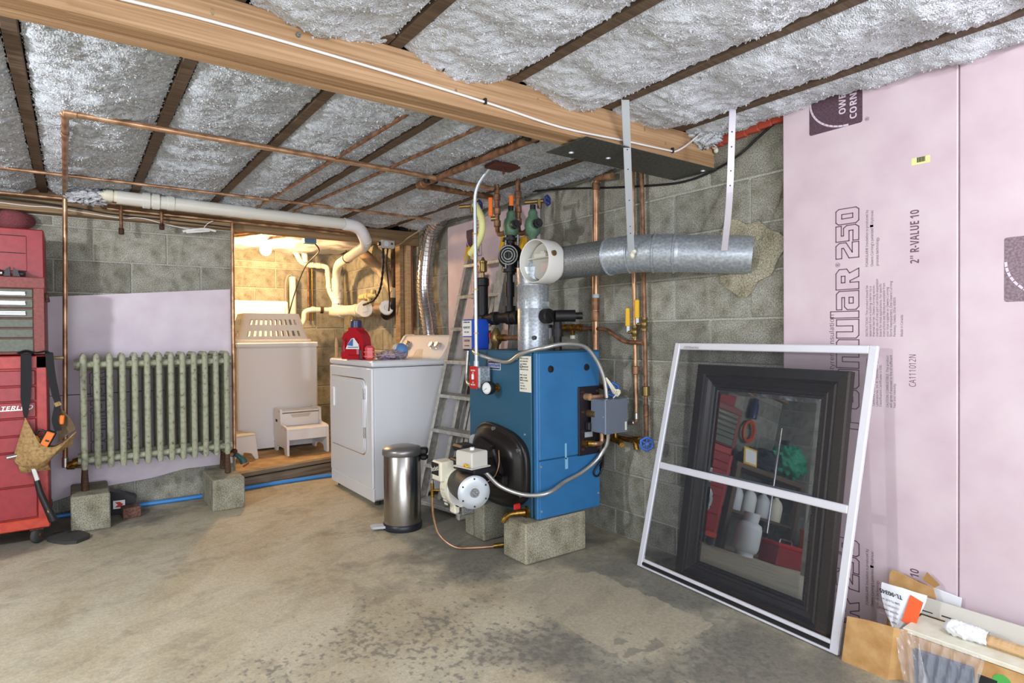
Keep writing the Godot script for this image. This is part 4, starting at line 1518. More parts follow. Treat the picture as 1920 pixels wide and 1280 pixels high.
# ------------------------------------------------------------------ pipes round the boiler
func valve_wheel(root: Node3D, c: Vector3, n: Vector3, r: float, m: Material) -> void:
	var b := B.new()
	var bs := B.along(n)
	var ring := []
	for k in 19:
		var a := TAU * k / 18
		ring.append(c + bs * Vector3(cos(a) * r * (1.0 + 0.08 * cos(a * 6)), 0, sin(a) * r * (1.0 + 0.08 * cos(a * 6))))
	b.tube(ring, r * 0.2, 8, false)
	for k in 3:
		var a := PI * k / 3
		var d := bs * Vector3(cos(a) * r, 0, sin(a) * r)
		b.tube([c - d, c + d], r * 0.13, 6)
	b.cyl(c - n * r * 0.3, c + n * r * 0.35, r * 0.28, 10)
	P(root, "handwheel", b, m)


func ball_valve(root: Node3D, c: Vector3, up: Vector3, hd: Vector3, m: Material) -> void:
	var b := B.new()
	b.lathe([Vector2(0.013, -0.035), Vector2(0.017, -0.033), Vector2(0.017, -0.02), Vector2(0.013, -0.016), Vector2(0.019, -0.008), Vector2(0.019, 0.008), Vector2(0.013, 0.016), Vector2(0.017, 0.02), Vector2(0.017, 0.033), Vector2(0.013, 0.035)], Transform3D(B.along(up), c), 14)
	b.cyl(c, c + hd * 0.035, 0.008, 10)
	var vb := P(root, "valve_body", b, m)
	b = B.new()
	b.bar(c + hd * 0.034, c + hd * 0.034 + up * 0.10, 0.016, 0.004, hd, 0.0015)
	P(root, "lever", b, M.strap)
	b = B.new()
	b.bar(c + hd * 0.036 + up * 0.03, c + hd * 0.036 + up * 0.125, 0.024, 0.011, hd, 0.004)
	P(root, "lever_sleeve", b, M.yellow)


func build_boiler_piping() -> void:
	# aquastat relay: blue box
	var r := T("relay_box", "bright blue relay box with white labels in front of the ladder", "electrical box", Vector3(1.85, 1.0, -3.03))
	var b := B.new()
	b.box(Vector3(1.90, 1.095, -2.985), Vector3(0.085, 0.175, 0.155), 0.006)
	P(r, "case", b, M.blue_box)
	b = B.new()
	b.box(Vector3(1.90, 1.005, -2.985), Vector3(0.08, 0.012, 0.15), 0.003)
	P(r, "base", b, mat(C("23264a"), 0.5))
	b = B.new()
	b.box(Vector3(1.855, 1.13, -3.01), Vector3(0.003, 0.09, 0.096))
	P(r, "label_upper", b, M.label_white)
	b = B.new()
	b.box(Vector3(1.855, 1.045, -3.01), Vector3(0.003, 0.068, 0.096))
	P(r, "label_lower", b, M.label_pink)
	txt(r, "lettering", "ELECTRONIC CONTROL", 0.007, Vector3(1.8525, 1.165, -3.01), Vector3(0, 0, 1), Vector3.UP, M.black, 0.7, true)
	txt(r, "lettering", "AQUASTAT", 0.012, Vector3(1.8525, 1.135, -3.01), Vector3(0, 0, 1), Vector3.UP, M.black, 0.9, true)
	txt(r, "lettering", "TYPE L  120 V AC", 0.007, Vector3(1.8525, 1.108, -3.01), Vector3(0, 0, 1), Vector3.UP, M.black, 0.7, true)
	txt(r, "lettering", "CAUTION", 0.012, Vector3(1.8525, 1.058, -3.01), Vector3(0, 0, 1), Vector3.UP, M.black, 0.9, true)
	txt(r, "lettering", "See instructions", 0.007, Vector3(1.8525, 1.03, -3.01), Vector3(0, 0, 1), Vector3.UP, M.black, 0.8, true)
	# conduit with emergency switch
	r = T("conduit", "silver conduit dropping from a ceiling box to the red emergency switch", "conduit", Vector3(1.72, 0.9, -2.70))
	b = B.new()
	b.tube(bend([Vector3(1.72, 0.93, -2.70), Vector3(1.72, 1.72, -2.70), Vector3(1.715, 1.86, -2.695), Vector3(1.76, 1.965, -2.60)], 0.10), 0.0095, 12)
	P(r, "tube", b, M.strap)
	b = B.new()
	b.cyl(Vector3(1.72, 0.925, -2.70), Vector3(1.72, 0.955, -2.70), 0.014, 12)
	P(r, "connector", b, M.strap)
	b = B.new()
	for y in [1.10, 1.33, 1.62, 1.80, 0.99]:
		b.tube([Vector3(1.706, y, -2.70), Vector3(1.72, y + 0.002, -2.686), Vector3(1.733, y, -2.70)], 0.0025, 6)
	P(r, "cable_tie", b, M.yellow)
	b = B.new()
	b.box(Vector3(1.80, 1.955, -2.56), Vector3(0.16, 0.02, 0.10), 0.004)
	b.box(Vector3(1.80, 1.935, -2.55), Vector3(0.012, 0.04, 0.012), 0.003)
	P(r, "ceiling_box", b, mat(C("5a2f28"), 0.6))
	r = T("switch_box", "red faced emergency switch on a small grey steel box at the conduit's foot", "switch", Vector3(1.73, 0.81, -2.69))
	b = B.new()
	b.box(Vector3(1.745, 0.868, -2.685), Vector3(0.075, 0.115, 0.06), 0.008)
	P(r, "box", b, M.galv)
	b = B.new()
	b.box(Vector3(1.705, 0.868, -2.705), Vector3(0.006, 0.118, 0.075), 0.002)
	P(r, "cover", b, M.switch_red)
	b = B.new()
	b.box(Vector3(1.700, 0.872, -2.705), Vector3(0.012, 0.03, 0.014), 0.003)
	P(r, "toggle", b, M.white)
	for k in 4:
		txt(r, "lettering", ["OIL BURNER", "ON", "OFF", "EMERGENCY"][k], 0.008, Vector3(1.7012, [0.905, 0.892, 0.842, 0.83][k], -2.705), Vector3(0, 0, 1), Vector3.UP, M.label_white, 0.7, true)
	# flexible conduits
	flex("flexible steel conduit draped over the boiler's top to the grey box", smoothed([Vector3(1.86, 1.008, -2.93), Vector3(1.77, 1.0, -2.80), Vector3(1.745, 0.985, -2.70), Vector3(1.775, 0.96, -2.60), Vector3(1.782, 0.955, -2.49), Vector3(1.782, 1.0, -2.38), Vector3(1.83, 1.028, -2.27), Vector3(1.93, 1.045, -2.235), Vector3(2.05, 1.03, -2.225), Vector3(2.12, 0.965, -2.215), Vector3(2.165, 0.87, -2.205), Vector3(2.18, 0.765, -2.20)], 8))
	flex("flexible steel conduit sagging across the blue side panel from the grey box to the burner", smoothed([Vector3(2.19, 0.60, -2.20), Vector3(2.19, 0.53, -2.215), Vector3(2.155, 0.455, -2.245), Vector3(2.06, 0.40, -2.255), Vector3(1.94, 0.37, -2.25), Vector3(1.81, 0.34, -2.225), Vector3(1.73, 0.33, -2.30), Vector3(1.64, 0.37, -2.37), Vector3(1.575, 0.44, -2.40), Vector3(1.55, 0.455, -2.41)], 8))
	flex("outer flexible steel conduit looping from the blue relay box to the red switch", smoothed([Vector3(1.87, 1.0, -3.02), Vector3(1.862, 0.93, -3.02), Vector3(1.855, 0.86, -3.015), Vector3(1.84, 0.815, -2.98), Vector3(1.79, 0.815, -2.85), Vector3(1.75, 0.83, -2.73)], 8))
	flex("inner flexible steel conduit looping from the blue relay box to the red switch", smoothed([Vector3(1.88, 1.0, -2.975), Vector3(1.875, 0.93, -2.975), Vector3(1.868, 0.88, -2.97), Vector3(1.85, 0.845, -2.94), Vector3(1.80, 0.835, -2.84), Vector3(1.75, 0.845, -2.73)], 8))
	# black iron supply header
	r = T("supply_header", "black iron pipe header with a capped air scoop above the boiler", "pipe", Vector3(1.95, 1.0, -2.85))
	b = B.new()
	b.cyl(Vector3(1.95, 0.99, -2.99), Vector3(1.95, 1.40, -2.99), 0.034, 18)
	P(r, "air_scoop", b, M.iron)
	b = B.new()
	for q in [[1.40, 0.05], [1.18, 0.05], [1.06, 0.05]]:
		b.cyl(Vector3(1.95, q[0] - q[1] / 2, -2.99), Vector3(1.95, q[0] + q[1] / 2, -2.99), 0.040, 18, -1.0, 0.006)
	P(r, "collar", b, M.iron)
	b = B.new()
	b.cyl(Vector3(1.95, 1.185, -2.99), Vector3(1.98, 1.185, -2.36), 0.029, 18)
	P(r, "cross_pipe", b, M.iron)
	b = B.new()
	for z in [-2.87, -2.72, -2.66, -2.40]:
		b.cyl(Vector3(1.955, 1.185, z - 0.025), Vector3(1.957, 1.185, z + 0.025), 0.038, 18, -1.0, 0.006)
	b.cyl(Vector3(1.98, 1.185, -2.36), Vector3(2.06, 1.185, -2.30), 0.030, 16)
	b.cyl(Vector3(2.03, 1.185, -2.32), Vector3(2.09, 1.185, -2.28), 0.018, 10)
	P(r, "fitting", b, M.iron)
	b = B.new()
	b.cyl(Vector3(2.01, 1.18, -2.38), Vector3(2.01, 1.0, -2.38), 0.022, 14)
	b.cyl(Vector3(2.01, 1.12, -2.38), Vector3(2.01, 1.08, -2.38), 0.028, 14)
	P(r, "return_leg", b, M.iron)
	b = B.new()
	b.cyl(Vector3(1.955, 1.185, -2.72), Vector3(1.955, 1.44, -2.72), 0.019, 14)
	b.cyl(Vector3(1.955, 1.30, -2.72), Vector3(1.955, 1.38, -2.72), 0.026, 14)
	b.cyl(Vector3(1.955, 1.22, -2.72), Vector3(1.955, 1.25, -2.72), 0.032, 8)
	P(r, "riser", b, M.iron)
	r = T("air_vent", "small brass automatic air vent on top of the black air scoop", "vent", Vector3(1.95, 1.42, -2.97))
	b = B.new()
	b.lathe([Vector2(0.008, 0), Vector2(0.008, 0.03), Vector2(0.022, 0.035), Vector2(0.024, 0.045), Vector2(0.022, 0.085), Vector2(0.026, 0.088), Vector2(0.026, 0.098), Vector2(0.012, 0.104), Vector2(0.006, 0.12), Vector2(0, 0.12)], Transform3D(Basis(), Vector3(1.95, 1.425, -2.98)), 18)
	P(r, "body", b, M.bronze)
	r = T("relief_valve", "brass pressure relief valve between the black pipes above the boiler", "valve", Vector3(1.93, 1.0, -2.80))
	b = B.new()
	b.lathe([Vector2(0.014, 0), Vector2(0.016, 0.03), Vector2(0.03, 0.05), Vector2(0.032, 0.075), Vector2(0.022, 0.11), Vector2(0.018, 0.115), Vector2(0.01, 0.13), Vector2(0, 0.13)], Transform3D(Basis(), Vector3(1.93, 1.0, -2.82)), 18)
	P(r, "body", b, M.bronze)
	b = B.new()
	b.cyl(Vector3(1.93, 1.075, -2.82), Vector3(1.93, 1.075, -2.73), 0.019, 14)
	P(r, "outlet", b, M.brass)
	b = B.new()
	b.cyl(Vector3(1.93, 1.075, -2.73), Vector3(1.93, 1.075, -2.56), 0.014, 14)
	P(r, "discharge_pipe", b, M.copper_dark)
	b = B.new()
	b.box(Vector3(1.915, 1.085, -2.855), Vector3(0.018, 0.035, 0.006), 0.002)
	P(r, "tag", b, M.switch_red)
	# circulator
	r = T("circulator_pump", "black flanged circulator pump below the left green valve", "pump", Vector3(1.96, 1.42, -2.72))
	b = B.new()
	var cx := Transform3D(B.along(Vector3(-0.75, 0, 0.66)), Vector3(1.975, 1.525, -2.735))
	b.lathe([Vector2(0, -0.02), Vector2(0.066, -0.02), Vector2(0.070, 0), Vector2(0.070, 0.012), Vector2(0.060, 0.018), Vector2(0.055, 0.05), Vector2(0.04, 0.06), Vector2(0, 0.062)], cx, 32)
	P(r, "volute", b, M.iron)
	b = B.new()
	for q in [0.048, 0.034, 0.020]:
		b.lathe([Vector2(q, 0.06), Vector2(q, 0.068), Vector2(q + 0.006, 0.068), Vector2(q + 0.006, 0.06)], cx, 28)
	P(r, "ring", b, M.galv_dark)
	b = B.new()
	for y in [1.615, 1.445]:
		b.cyl(Vector3(1.96, y - 0.008, -2.72), Vector3(1.96, y + 0.008, -2.72), 0.045, 20)
		b.cyl(Vector3(1.96, y - 0.022, -2.72), Vector3(1.96, y + 0.022, -2.72), 0.026, 14)
	b.cyl(Vector3(1.945, 1.44, -2.70), Vector3(1.945, 1.54, -2.70), 0.022, 14)
	b.cyl(Vector3(1.96, 1.56, -2.72), Vector3(1.96, 1.64, -2.72), 0.017, 14)
	P(r, "flange", b, M.iron)
	b = B.new()
	for y in [1.60, 1.46]:
		for s in [-1, 1]:
			b.cyl(Vector3(1.95 + 0.025 * s, y - 0.02, -2.69 + 0.022 * s), Vector3(1.95 + 0.025 * s, y + 0.035, -2.69 + 0.022 * s), 0.006, 6)
	P(r, "bolt", b, M.galv_dark)
	# two green flow valves and their copper risers
	for k in 2:
		var c: Vector3 = [Vector3(1.985, 1.695, -2.745), Vector3(2.05, 1.69, -2.63)][k]
		r = T("zone_valve", ["green cast flow valve above the black circulator, left of the pair", "green cast flow valve above the white damper, right of the pair"][k], "valve", c - Vector3(0, 0.08, 0))
		b = B.new()
		b.lathe([Vector2(0.018, -0.09), Vector2(0.024, -0.06), Vector2(0.040, -0.045), Vector2(0.046, 0.0), Vector2(0.038, 0.035), Vector2(0.026, 0.05), Vector2(0.026, 0.07), Vector2(0.018, 0.085), Vector2(0, 0.088)], Transform3D(Basis(), c), 20)
		var d := Vector3(-0.25, 0.0, 0.97).normalized()
		b.cyl(c, c + d * 0.055, 0.030, 16, 0.026)
		P(r, "body", b, M.green)
		b = B.new()
		b.cyl(c + d * 0.055, c + d * 0.078, 0.026, 8)
		b.cyl(c + d * 0.078, c + d * 0.09, 0.014, 6)
		b.cyl(c + Vector3(0, 0.085, 0), c + Vector3(0, 0.112, 0), 0.017, 6)
		P(r, "plug", b, M.iron)
		b = B.new()
		b.cyl(c - Vector3(0, 0.09, 0), c - Vector3(0, 0.14, 0), 0.019, 12)
		P(r, "tail", b, M.copper_dark)
		var rz := c.z - 0.135
		var e := Vector3(c.x, c.y - 0.03, rz)
		r = T("copper_riser", ["copper riser with ball valve feeding the left green valve", "copper riser with ball valve feeding the right green valve"][k], "pipe", e)
		b = B.new()
		b.tube(bend([Vector3(c.x, c.y - 0.03, c.z - 0.03), e, Vector3(c.x, 1.99, rz)], 0.035), 0.014, 14)
		P(r, "pipe", b, M.copper_dark)
		b = B.new()
		for y in [1.73, 1.80, 1.88]:
			b.cyl(Vector3(c.x, y - 0.02, rz), Vector3(c.x, y + 0.02, rz), 0.0205, 14, -1.0, 0.004)
		b.cyl(Vector3(c.x, c.y - 0.03, c.z - 0.05), Vector3(c.x, c.y - 0.03, c.z - 0.02), 0.024, 12)
		P(r, "fitting", b, M.copper_dark)
		b = B.new()
		b.cyl(Vector3(c.x, 1.76, rz), Vector3(c.x - 0.02, 1.76, rz - 0.03), 0.014, 10)
		P(r, "valve_body", b, M.bronze)
		b = B.new()
		b.bar(Vector3(c.x - 0.022, 1.775, rz - 0.035), Vector3(c.x - 0.022, 1.885, rz - 0.035), 0.026, 0.012, Vector3(0.7, 0, 0.7), 0.004)
		P(r, "lever_sleeve", b, M.orange)
	for q in [["small blue handled purge valve under the ceiling beside the right green valve's riser", Vector3(2.12, 1.83, -2.62)], ["small dark blue handled purge valve behind the silver conduit's top", Vector3(1.95, 1.86, -3.05)]]:
		var c: Vector3 = q[1]
		r = T("purge_valve", q[0], "valve", c)
		b = B.new()
		b.cyl(c, c + Vector3(-0.06, 0, -0.09), 0.012, 10)
		b.cyl(c + Vector3(-0.015, 0.01, -0.02), c + Vector3(-0.015, -0.04, -0.02), 0.013, 10)
		P(r, "body", b, M.bronze)
		valve_wheel(r, c + Vector3(0.01, 0, 0.02), Vector3(0.3, 0, 0.95).normalized(), 0.026, mat(C("2a3a80"), 0.5))
	# pale yellow flexible drain on the conduit
	b = B.new()
	var pp := smoothed([Vector3(1.93, 1.86, -3.028), Vector3(1.93, 1.80, -2.98), Vector3(1.93, 1.743, -2.955), Vector3(1.93, 1.68, -2.962), Vector3(1.93, 1.626, -3.008), Vector3(1.93, 1.575, -3.086)], 8)
	var rad := []
	for k in pp.size(): rad.append(0.019 + (0.002 if k % 2 else 0.0))
	b.tube(pp, 0.02, 14, true, rad)
	S("drain_hose", "pale yellow ribbed plastic tube hanging behind the silver conduit", "hose", b, M.yellow_pale)
	# things on the wall behind
	r = T("backflow_valve", "brass fill valve and copper branch pipe on the block wall", "valve", Vector3(2.34, 1.05, -2.5))
	b = B.new()
	b.tube(bend([Vector3(2.335, 1.123, -2.55), Vector3(2.335, 1.118, -2.36), Vector3(2.335, 1.05, -2.23), Vector3(2.335, 1.045, -2.10)], 0.03), 0.011, 12)
	P(r, "branch_pipe", b, M.copper_dark)
	b = B.new()
	b.cyl(Vector3(2.33, 1.128, -2.73), Vector3(2.33, 1.128, -2.55), 0.017, 12)
	for z in [-2.74, -2.69, -2.63, -2.57]:
		b.cyl(Vector3(2.33, 1.128, z - 0.012), Vector3(2.33, 1.128, z + 0.012), 0.024, 8)
	b.cyl(Vector3(2.33, 1.125, -2.63), Vector3(2.325, 1.085, -2.62), 0.012, 10)
	P(r, "body", b, M.brass)
	b = B.new()
	b.cyl(Vector3(2.325, 1.085, -2.62), Vector3(2.325, 1.065, -2.62), 0.015, 10)
	P(r, "vent_cap", b, M.label)
	r = T("clear_filter", "small clear plastic strainer bowl on the wall beside the flue", "filter", Vector3(2.33, 1.05, -2.82))
	b = B.new()
	b.lathe([Vector2(0, 0), Vector2(0.018, 0.005), Vector2(0.026, 0.03), Vector2(0.027, 0.075), Vector2(0, 0.077)], Transform3D(Basis(), Vector3(2.31, 1.06, -2.83)), 18)
	P(r, "bowl", b, M.clear_bag)
	b = B.new()
	b.cyl(Vector3(2.31, 1.13, -2.83), Vector3(2.31, 1.15, -2.83), 0.03, 18)
	P(r, "cap", b, M.black)
	b = B.new()
	b.cyl(Vector3(2.31, 1.075, -2.83), Vector3(2.31, 1.12, -2.83), 0.014, 14)
	P(r, "cartridge", b, mat(C("8fc0d0"), 0.5))


func flex(label: String, path: Array) -> void:
	var b := B.new()
	var pts := []
	var rad := []
	var k := 0
	for i in path.size() - 1:
		var n := maxi(2, int((path[i] as Vector3).distance_to(path[i + 1]) / 0.0035))
		for j in n:
			pts.append((path[i] as Vector3).lerp(path[i + 1], float(j) / n))
			rad.append(0.0095 + (0.0016 if k % 2 else 0.0))
			k += 1
	b.tube(pts, 0.01, 8, true, rad)
	S("flexible_conduit", label, "conduit", b, M.flex)


# ------------------------------------------------------------------ copper runs, cables
func pipe(called: String, label: String, cat: String, path: Array, r: float, m: Material, rad := 0.03, fittings := []) -> Node3D:
	var o := T(called, label, cat, path[0])
	var b := B.new()
	b.tube(bend(path, rad, 5), r, 14)
	P(o, "tube", b, m)
	for f in fittings:
		b = B.new()
		var p: Vector3 = path[f[0]].lerp(path[f[0] + 1], f[1])
		var d: Vector3 = (path[f[0] + 1] - path[f[0]]).normalized()
		b.cyl(p - d * f[2], p + d * f[2], r * f[3], 14, -1.0, 0.003)
		P(o, "fitting", b, f[4] if f.size() > 4 else m)
	return o


func build_copper() -> void:
	var X := Vector3(1, 0, 0)
	pipe("copper_pipe", "long copper pipe under the joists that turns down to the radiator's left end", "pipe", [Vector3(1.95, 1.925, -2.87), Vector3(1.0, 1.93, -2.83), Vector3(-0.013, 1.93, -2.80), Vector3(-0.028, 1.93, -4.44), Vector3(-0.048, 0.335, -4.44), Vector3(0.03, 0.33, -4.42)], 0.0125, M.copper, 0.03, [[1, 0.985, 0.022, 1.25], [2, 0.012, 0.022, 1.25], [2, 0.18, 0.02, 1.2], [3, 0.985, 0.03, 1.3, M.solder], [4, 0.35, 0.02, 1.5, M.brass]])
	var t := pipe("copper_pipe", "thick copper pipe along the joists near the girder, turning towards the boiler's risers", "pipe", [Vector3(1.606, 1.93, -1.98), Vector3(1.581, 1.93, -3.05), Vector3(2.08, 1.93, -3.075)], 0.017, M.copper_dark, 0.03, [[0, 0.985, 0.03, 1.3], [1, 0.05, 0.03, 1.3]])
	var b := B.new()
	b.box(Vector3(1.604, 1.94, -2.06), Vector3(0.07, 0.045, 0.03), 0.006)
	P(t, "clamp", b, M.black)
	b = B.new()
	b.box(Vector3(1.584, 1.94, -2.93), Vector3(0.075, 0.05, 0.035), 0.006)
	P(t, "clamp", b, M.black)
	pipe("copper_pipe", "thin copper pipe running along a joist behind the beam, left of its twin", "pipe", [Vector3(1.047, 1.935, -1.9), Vector3(0.985, 1.935, -4.2)], 0.0085, M.copper_dark)
	pipe("copper_pipe", "thin copper pipe running along a joist behind the beam, right of its twin", "pipe", [Vector3(1.360, 1.935, -1.9), Vector3(1.22, 1.935, -4.2)], 0.0085, M.copper_dark)
	pipe("copper_pipe", "thin copper pipe crossing under the joists just before the white drain pipe", "pipe", [Vector3(-0.9, 1.938, -3.92), Vector3(1.0, 1.935, -3.91), Vector3(2.1, 1.925, -3.89)], 0.0085, M.copper)
	pipe("copper_pipe", "upper copper pipe along the rim board above the radiator", "pipe", [Vector3(-1.2, 1.915, -4.50), Vector3(0.3, 1.925, -4.50), Vector3(1.45, 1.90, -4.50), Vector3(1.85, 1.885, -4.50)], 0.0095, M.copper)
	pipe("copper_pipe", "lower copper pipe along the rim board, with a cracked white clamp", "pipe", [Vector3(0.18, 1.893, -4.525), Vector3(1.34, 1.880, -4.525), Vector3(1.7, 1.87, -4.525)], 0.0085, M.copper)
	pipe("pipe_stub", "short capped copper stub hanging from the rim board above the radiator's middle left", "pipe", [Vector3(0.253, 1.915, -4.51), Vector3(0.253, 1.745, -4.51)], 0.010, M.copper_dark, 0.02, [[0, 0.93, 0.02, 1.5, M.rust], [0, 0.5, 0.008, 1.2]])
	pipe("pipe_stub", "short capped copper stub hanging from the rim board right of the other stub", "pipe", [Vector3(0.474, 1.915, -4.51), Vector3(0.474, 1.795, -4.51)], 0.010, M.copper_dark, 0.02, [[0, 0.9, 0.02, 1.5, M.rust]])
	t = pipe("copper_pipe", "upright copper pipe between the radiator and the laundry alcove", "pipe", [Vector3(0.905, 1.90, -4.55), Vector3(0.893, 0.30, -4.52), Vector3(0.86, 0.29, -4.45)], 0.0115, M.copper, 0.02, [[0, 0.55, 0.02, 1.2], [1, 0.4, 0.03, 1.9, M.rust]])
	var r := T("radiator_valve", "small green bodied drain valve with a red handle beside the pallet", "valve", Vector3(0.93, 0.22, -4.45))
	b = B.new()
	b.cyl(Vector3(0.895, 0.285, -4.47), Vector3(0.945, 0.235, -4.43), 0.016, 10)
	b.cyl(Vector3(0.925, 0.262, -4.44), Vector3(0.935, 0.225, -4.43), 0.022, 10)
	P(r, "body", b, mat(C("2b5a5a"), 0.5))
	b = B.new()
	b.bar(Vector3(0.925, 0.205, -4.42), Vector3(0.965, 0.228, -4.42), 0.012, 0.012, Vector3.UP, 0.004)
	P(r, "handle", b, mat(C("8a3a34"), 0.6))
	# upright pipes on the right hand wall
	t = pipe("copper_pipe", "stout upright copper pipe on the block wall behind the boiler, with a pale sticker", "pipe", [Vector3(2.33, 1.93, -2.30), Vector3(2.335, 1.945, -2.43), Vector3(2.335, 0.45, -2.45)], 0.0185, M.copper, 0.045, [[1, 0.46, 0.035, 1.15, M.copper_dark], [1, 0.505, 0.03, 1.15, M.copper_dark], [1, 0.03, 0.02, 1.2, M.copper_dark]])
	b = B.new()
	b.cyl(Vector3(2.335, 1.275, -2.438), Vector3(2.335, 1.31, -2.438), 0.0192, 16)
	P(t, "sticker", b, mat(C("b8d0d2"), 0.6))
	t = pipe("copper_pipe", "upright copper pipe with yellow lever valve, left of the close pair by the screen", "pipe", [Vector3(2.345, 1.98, -2.172), Vector3(2.345, 0.635, -2.155), Vector3(2.345, 0.612, -2.30)], 0.0105, M.copper, 0.02, [[0, 0.80, 0.022, 1.7, M.copper_dark], [0, 0.975, 0.018, 1.3, M.solder], [1, 0.2, 0.02, 1.3, M.solder]])
	ball_valve(t, Vector3(2.345, 1.10, -2.162), Vector3.UP, Vector3(-0.55, 0, -0.83), M.bronze)
	t = pipe("copper_pipe", "upright copper pipe with yellow lever valve, right of the close pair by the screen", "pipe", [Vector3(2.345, 1.98, -2.11), Vector3(2.345, 0.56, -2.085), Vector3(2.345, 0.535, -2.23)], 0.0105, M.copper_dark, 0.02, [[0, 0.83, 0.025, 1.9, M.bronze], [0, 0.90, 0.03, 1.3], [1, 0.5, 0.03, 1.4, M.brass]])
	ball_valve(t, Vector3(2.345, 1.14, -2.098), Vector3.UP, Vector3(-0.55, 0, -0.83), M.bronze)
	r = T("gate_valve", "small valve with a blue handwheel low on the block wall beside the screen", "valve", Vector3(2.30, 0.52, -2.05))
	b = B.new()
	b.cyl(Vector3(2.34, 0.545, -2.20), Vector3(2.285, 0.55, -2.07), 0.012, 10)
	b.cyl(Vector3(2.31, 0.548, -2.13), Vector3(2.31, 0.505, -2.12), 0.014, 10)
	b.cyl(Vector3(2.34, 0.54, -2.30), Vector3(2.34, 0.54, -2.18), 0.014, 10)
	P(r, "body", b, M.brass)
	valve_wheel(r, Vector3(2.255, 0.556, -2.005), Vector3(-0.6, 0, 0.8).normalized(), 0.030, M.bluevalve)
	r = T("gate_valve", "brass drain fittings below the grey control box", "valve", Vector3(2.28, 0.5, -2.25))
	b = B.new()
	b.cyl(Vector3(2.30, 0.545, -2.34), Vector3(2.29, 0.53, -2.21), 0.015, 10)
	b.cyl(Vector3(2.30, 0.545, -2.26), Vector3(2.30, 0.64, -2.26), 0.012, 10)
	b.cyl(Vector3(2.285, 0.53, -2.215), Vector3(2.255, 0.525, -2.17), 0.014, 8)
	P(r, "body", b, M.brass)
	r = T("gate_valve", "valve with a blue handwheel half hidden behind the grey box's conduit", "valve", Vector3(2.26, 0.8, -2.24))
	b = B.new()
	b.cyl(Vector3(2.33, 0.81, -2.42), Vector3(2.25, 0.807, -2.24), 0.014, 10)
	P(r, "body", b, M.copper_dark)
	valve_wheel(r, Vector3(2.243, 0.806, -2.222), Vector3(-0.6, 0, 0.8).normalized(), 0.032, M.bluevalve)
	b = B.new()
	for k in 7:
		var a := TAU * k / 7
		var j := Vector3(0, 0.012 * cos(a), 0.012 * sin(a))
		b.tube(smoothed([Vector3(2.165, 0.87, -2.19) + j * 0.2, Vector3(2.19, 0.83, -2.18) + j * 0.7, Vector3(2.215, 0.80, -2.18) + j, Vector3(2.225, 0.80, -2.16) + j * 0.8, Vector3(2.21, 0.785, -2.16) + j * 0.6], 5), 0.0035, 6)
	b.tube(smoothed([Vector3(2.22, 0.80, -2.16), Vector3(2.215, 0.785, -2.17), Vector3(2.205, 0.768, -2.18)], 5), 0.003, 6)
	S("wire_bundle", "coiled bundle of cream thermostat wire above the grey control box", "cable", b, M.cream)
	b = B.new()
	b.tube(smoothed([Vector3(2.16, 0.60, -2.21), Vector3(2.20, 0.47, -2.25), Vector3(2.215, 0.40, -2.27), Vector3(2.18, 0.36, -2.27), Vector3(2.15, 0.385, -2.265), Vector3(2.20, 0.44, -2.26), Vector3(2.235, 0.40, -2.30), Vector3(2.26, 0.36, -2.34)], 8), 0.005, 8)
	S("black_cable", "black cord looped at the right edge of the boiler's side", "cable", b, M.black)
	b = B.new()
	b.tube(bend([Vector3(2.25, 0.55, -2.36), Vector3(2.25, 0.31, -2.36), Vector3(2.25, 0.26, -2.50), Vector3(2.20, 0.26, -2.60)], 0.05), 0.024, 14)
	b.cyl(Vector3(2.25, 0.36, -2.36), Vector3(2.25, 0.40, -2.36), 0.031, 14)
	S("return_pipe", "black iron return pipe behind the boiler's lower right edge", "pipe", b, M.iron)
	# cable on the girder, clipped
	r = T("white_cable", "white cable clipped along the front of the wooden beam", "cable", Vector3(1.2, 1.87, -1.70))
	b = B.new()
	b.tube(smoothed([Vector3(-0.9, 1.88, -1.703), Vector3(-0.2, 1.885, -1.703), Vector3(0.108, 1.892, -1.703), Vector3(0.301, 1.896, -1.703), Vector3(0.636, 1.890, -1.703), Vector3(1.121, 1.872, -1.703), Vector3(1.459, 1.852, -1.703), Vector3(1.779, 1.862, -1.703), Vector3(2.05, 1.869, -1.702), Vector3(2.104, 1.873, -1.70), Vector3(2.176, 1.915, -1.69), Vector3(2.26, 1.99, -1.66)], 8), 0.0042, 8)
	P(r, "cable", b, M.wire_white)
	b = B.new()
	b.box(Vector3(1.129, 1.875, -1.703), Vector3(0.010, 0.020, 0.012), 0.002)
	P(r, "clip", b, M.black)
	b = B.new()
	b.box(Vector3(2.085, 1.874, -1.701), Vector3(0.010, 0.022, 0.012), 0.002)
	P(r, "clip", b, M.black)
	b = B.new()
	b.tube([Vector3(0.98, 1.955, -1.705), Vector3(0.955, 1.925, -1.68)], 0.003, 6)
	S("bent_nail", "bent rusty nail sticking out of the wooden beam above the white cable", "nail", b, M.rust)
	b = B.new()
	b.cyl(Vector3(0.515, 1.925, -1.708), Vector3(0.515, 1.925, -1.703), 0.007, 10)
	S("nail_head", "round nail head in the wooden beam's face left of the white cable's middle", "nail", b, M.galv_dark)
	b = B.new()
	b.tube(smoothed([Vector3(2.355, 1.99, -1.33), Vector3(2.37, 1.933, -1.459), Vector3(2.372, 1.871, -1.573), Vector3(2.372, 1.832, -1.70), Vector3(2.372, 1.816, -1.844), Vector3(2.372, 1.828, -2.0), Vector3(2.372, 1.88, -2.33), Vector3(2.372, 1.95, -2.72), Vector3(2.30, 1.97, -2.95)], 6), 0.0055, 8)
	S("black_cable", "black cable drooping along the top of the block wall past the flue", "cable", b, M.black)
	# dark steel plate under the girder's end
	b = B.new()
	b.box(Vector3(1.965, 1.832, -1.80), Vector3(0.80, 0.003, 0.24), 0.001)
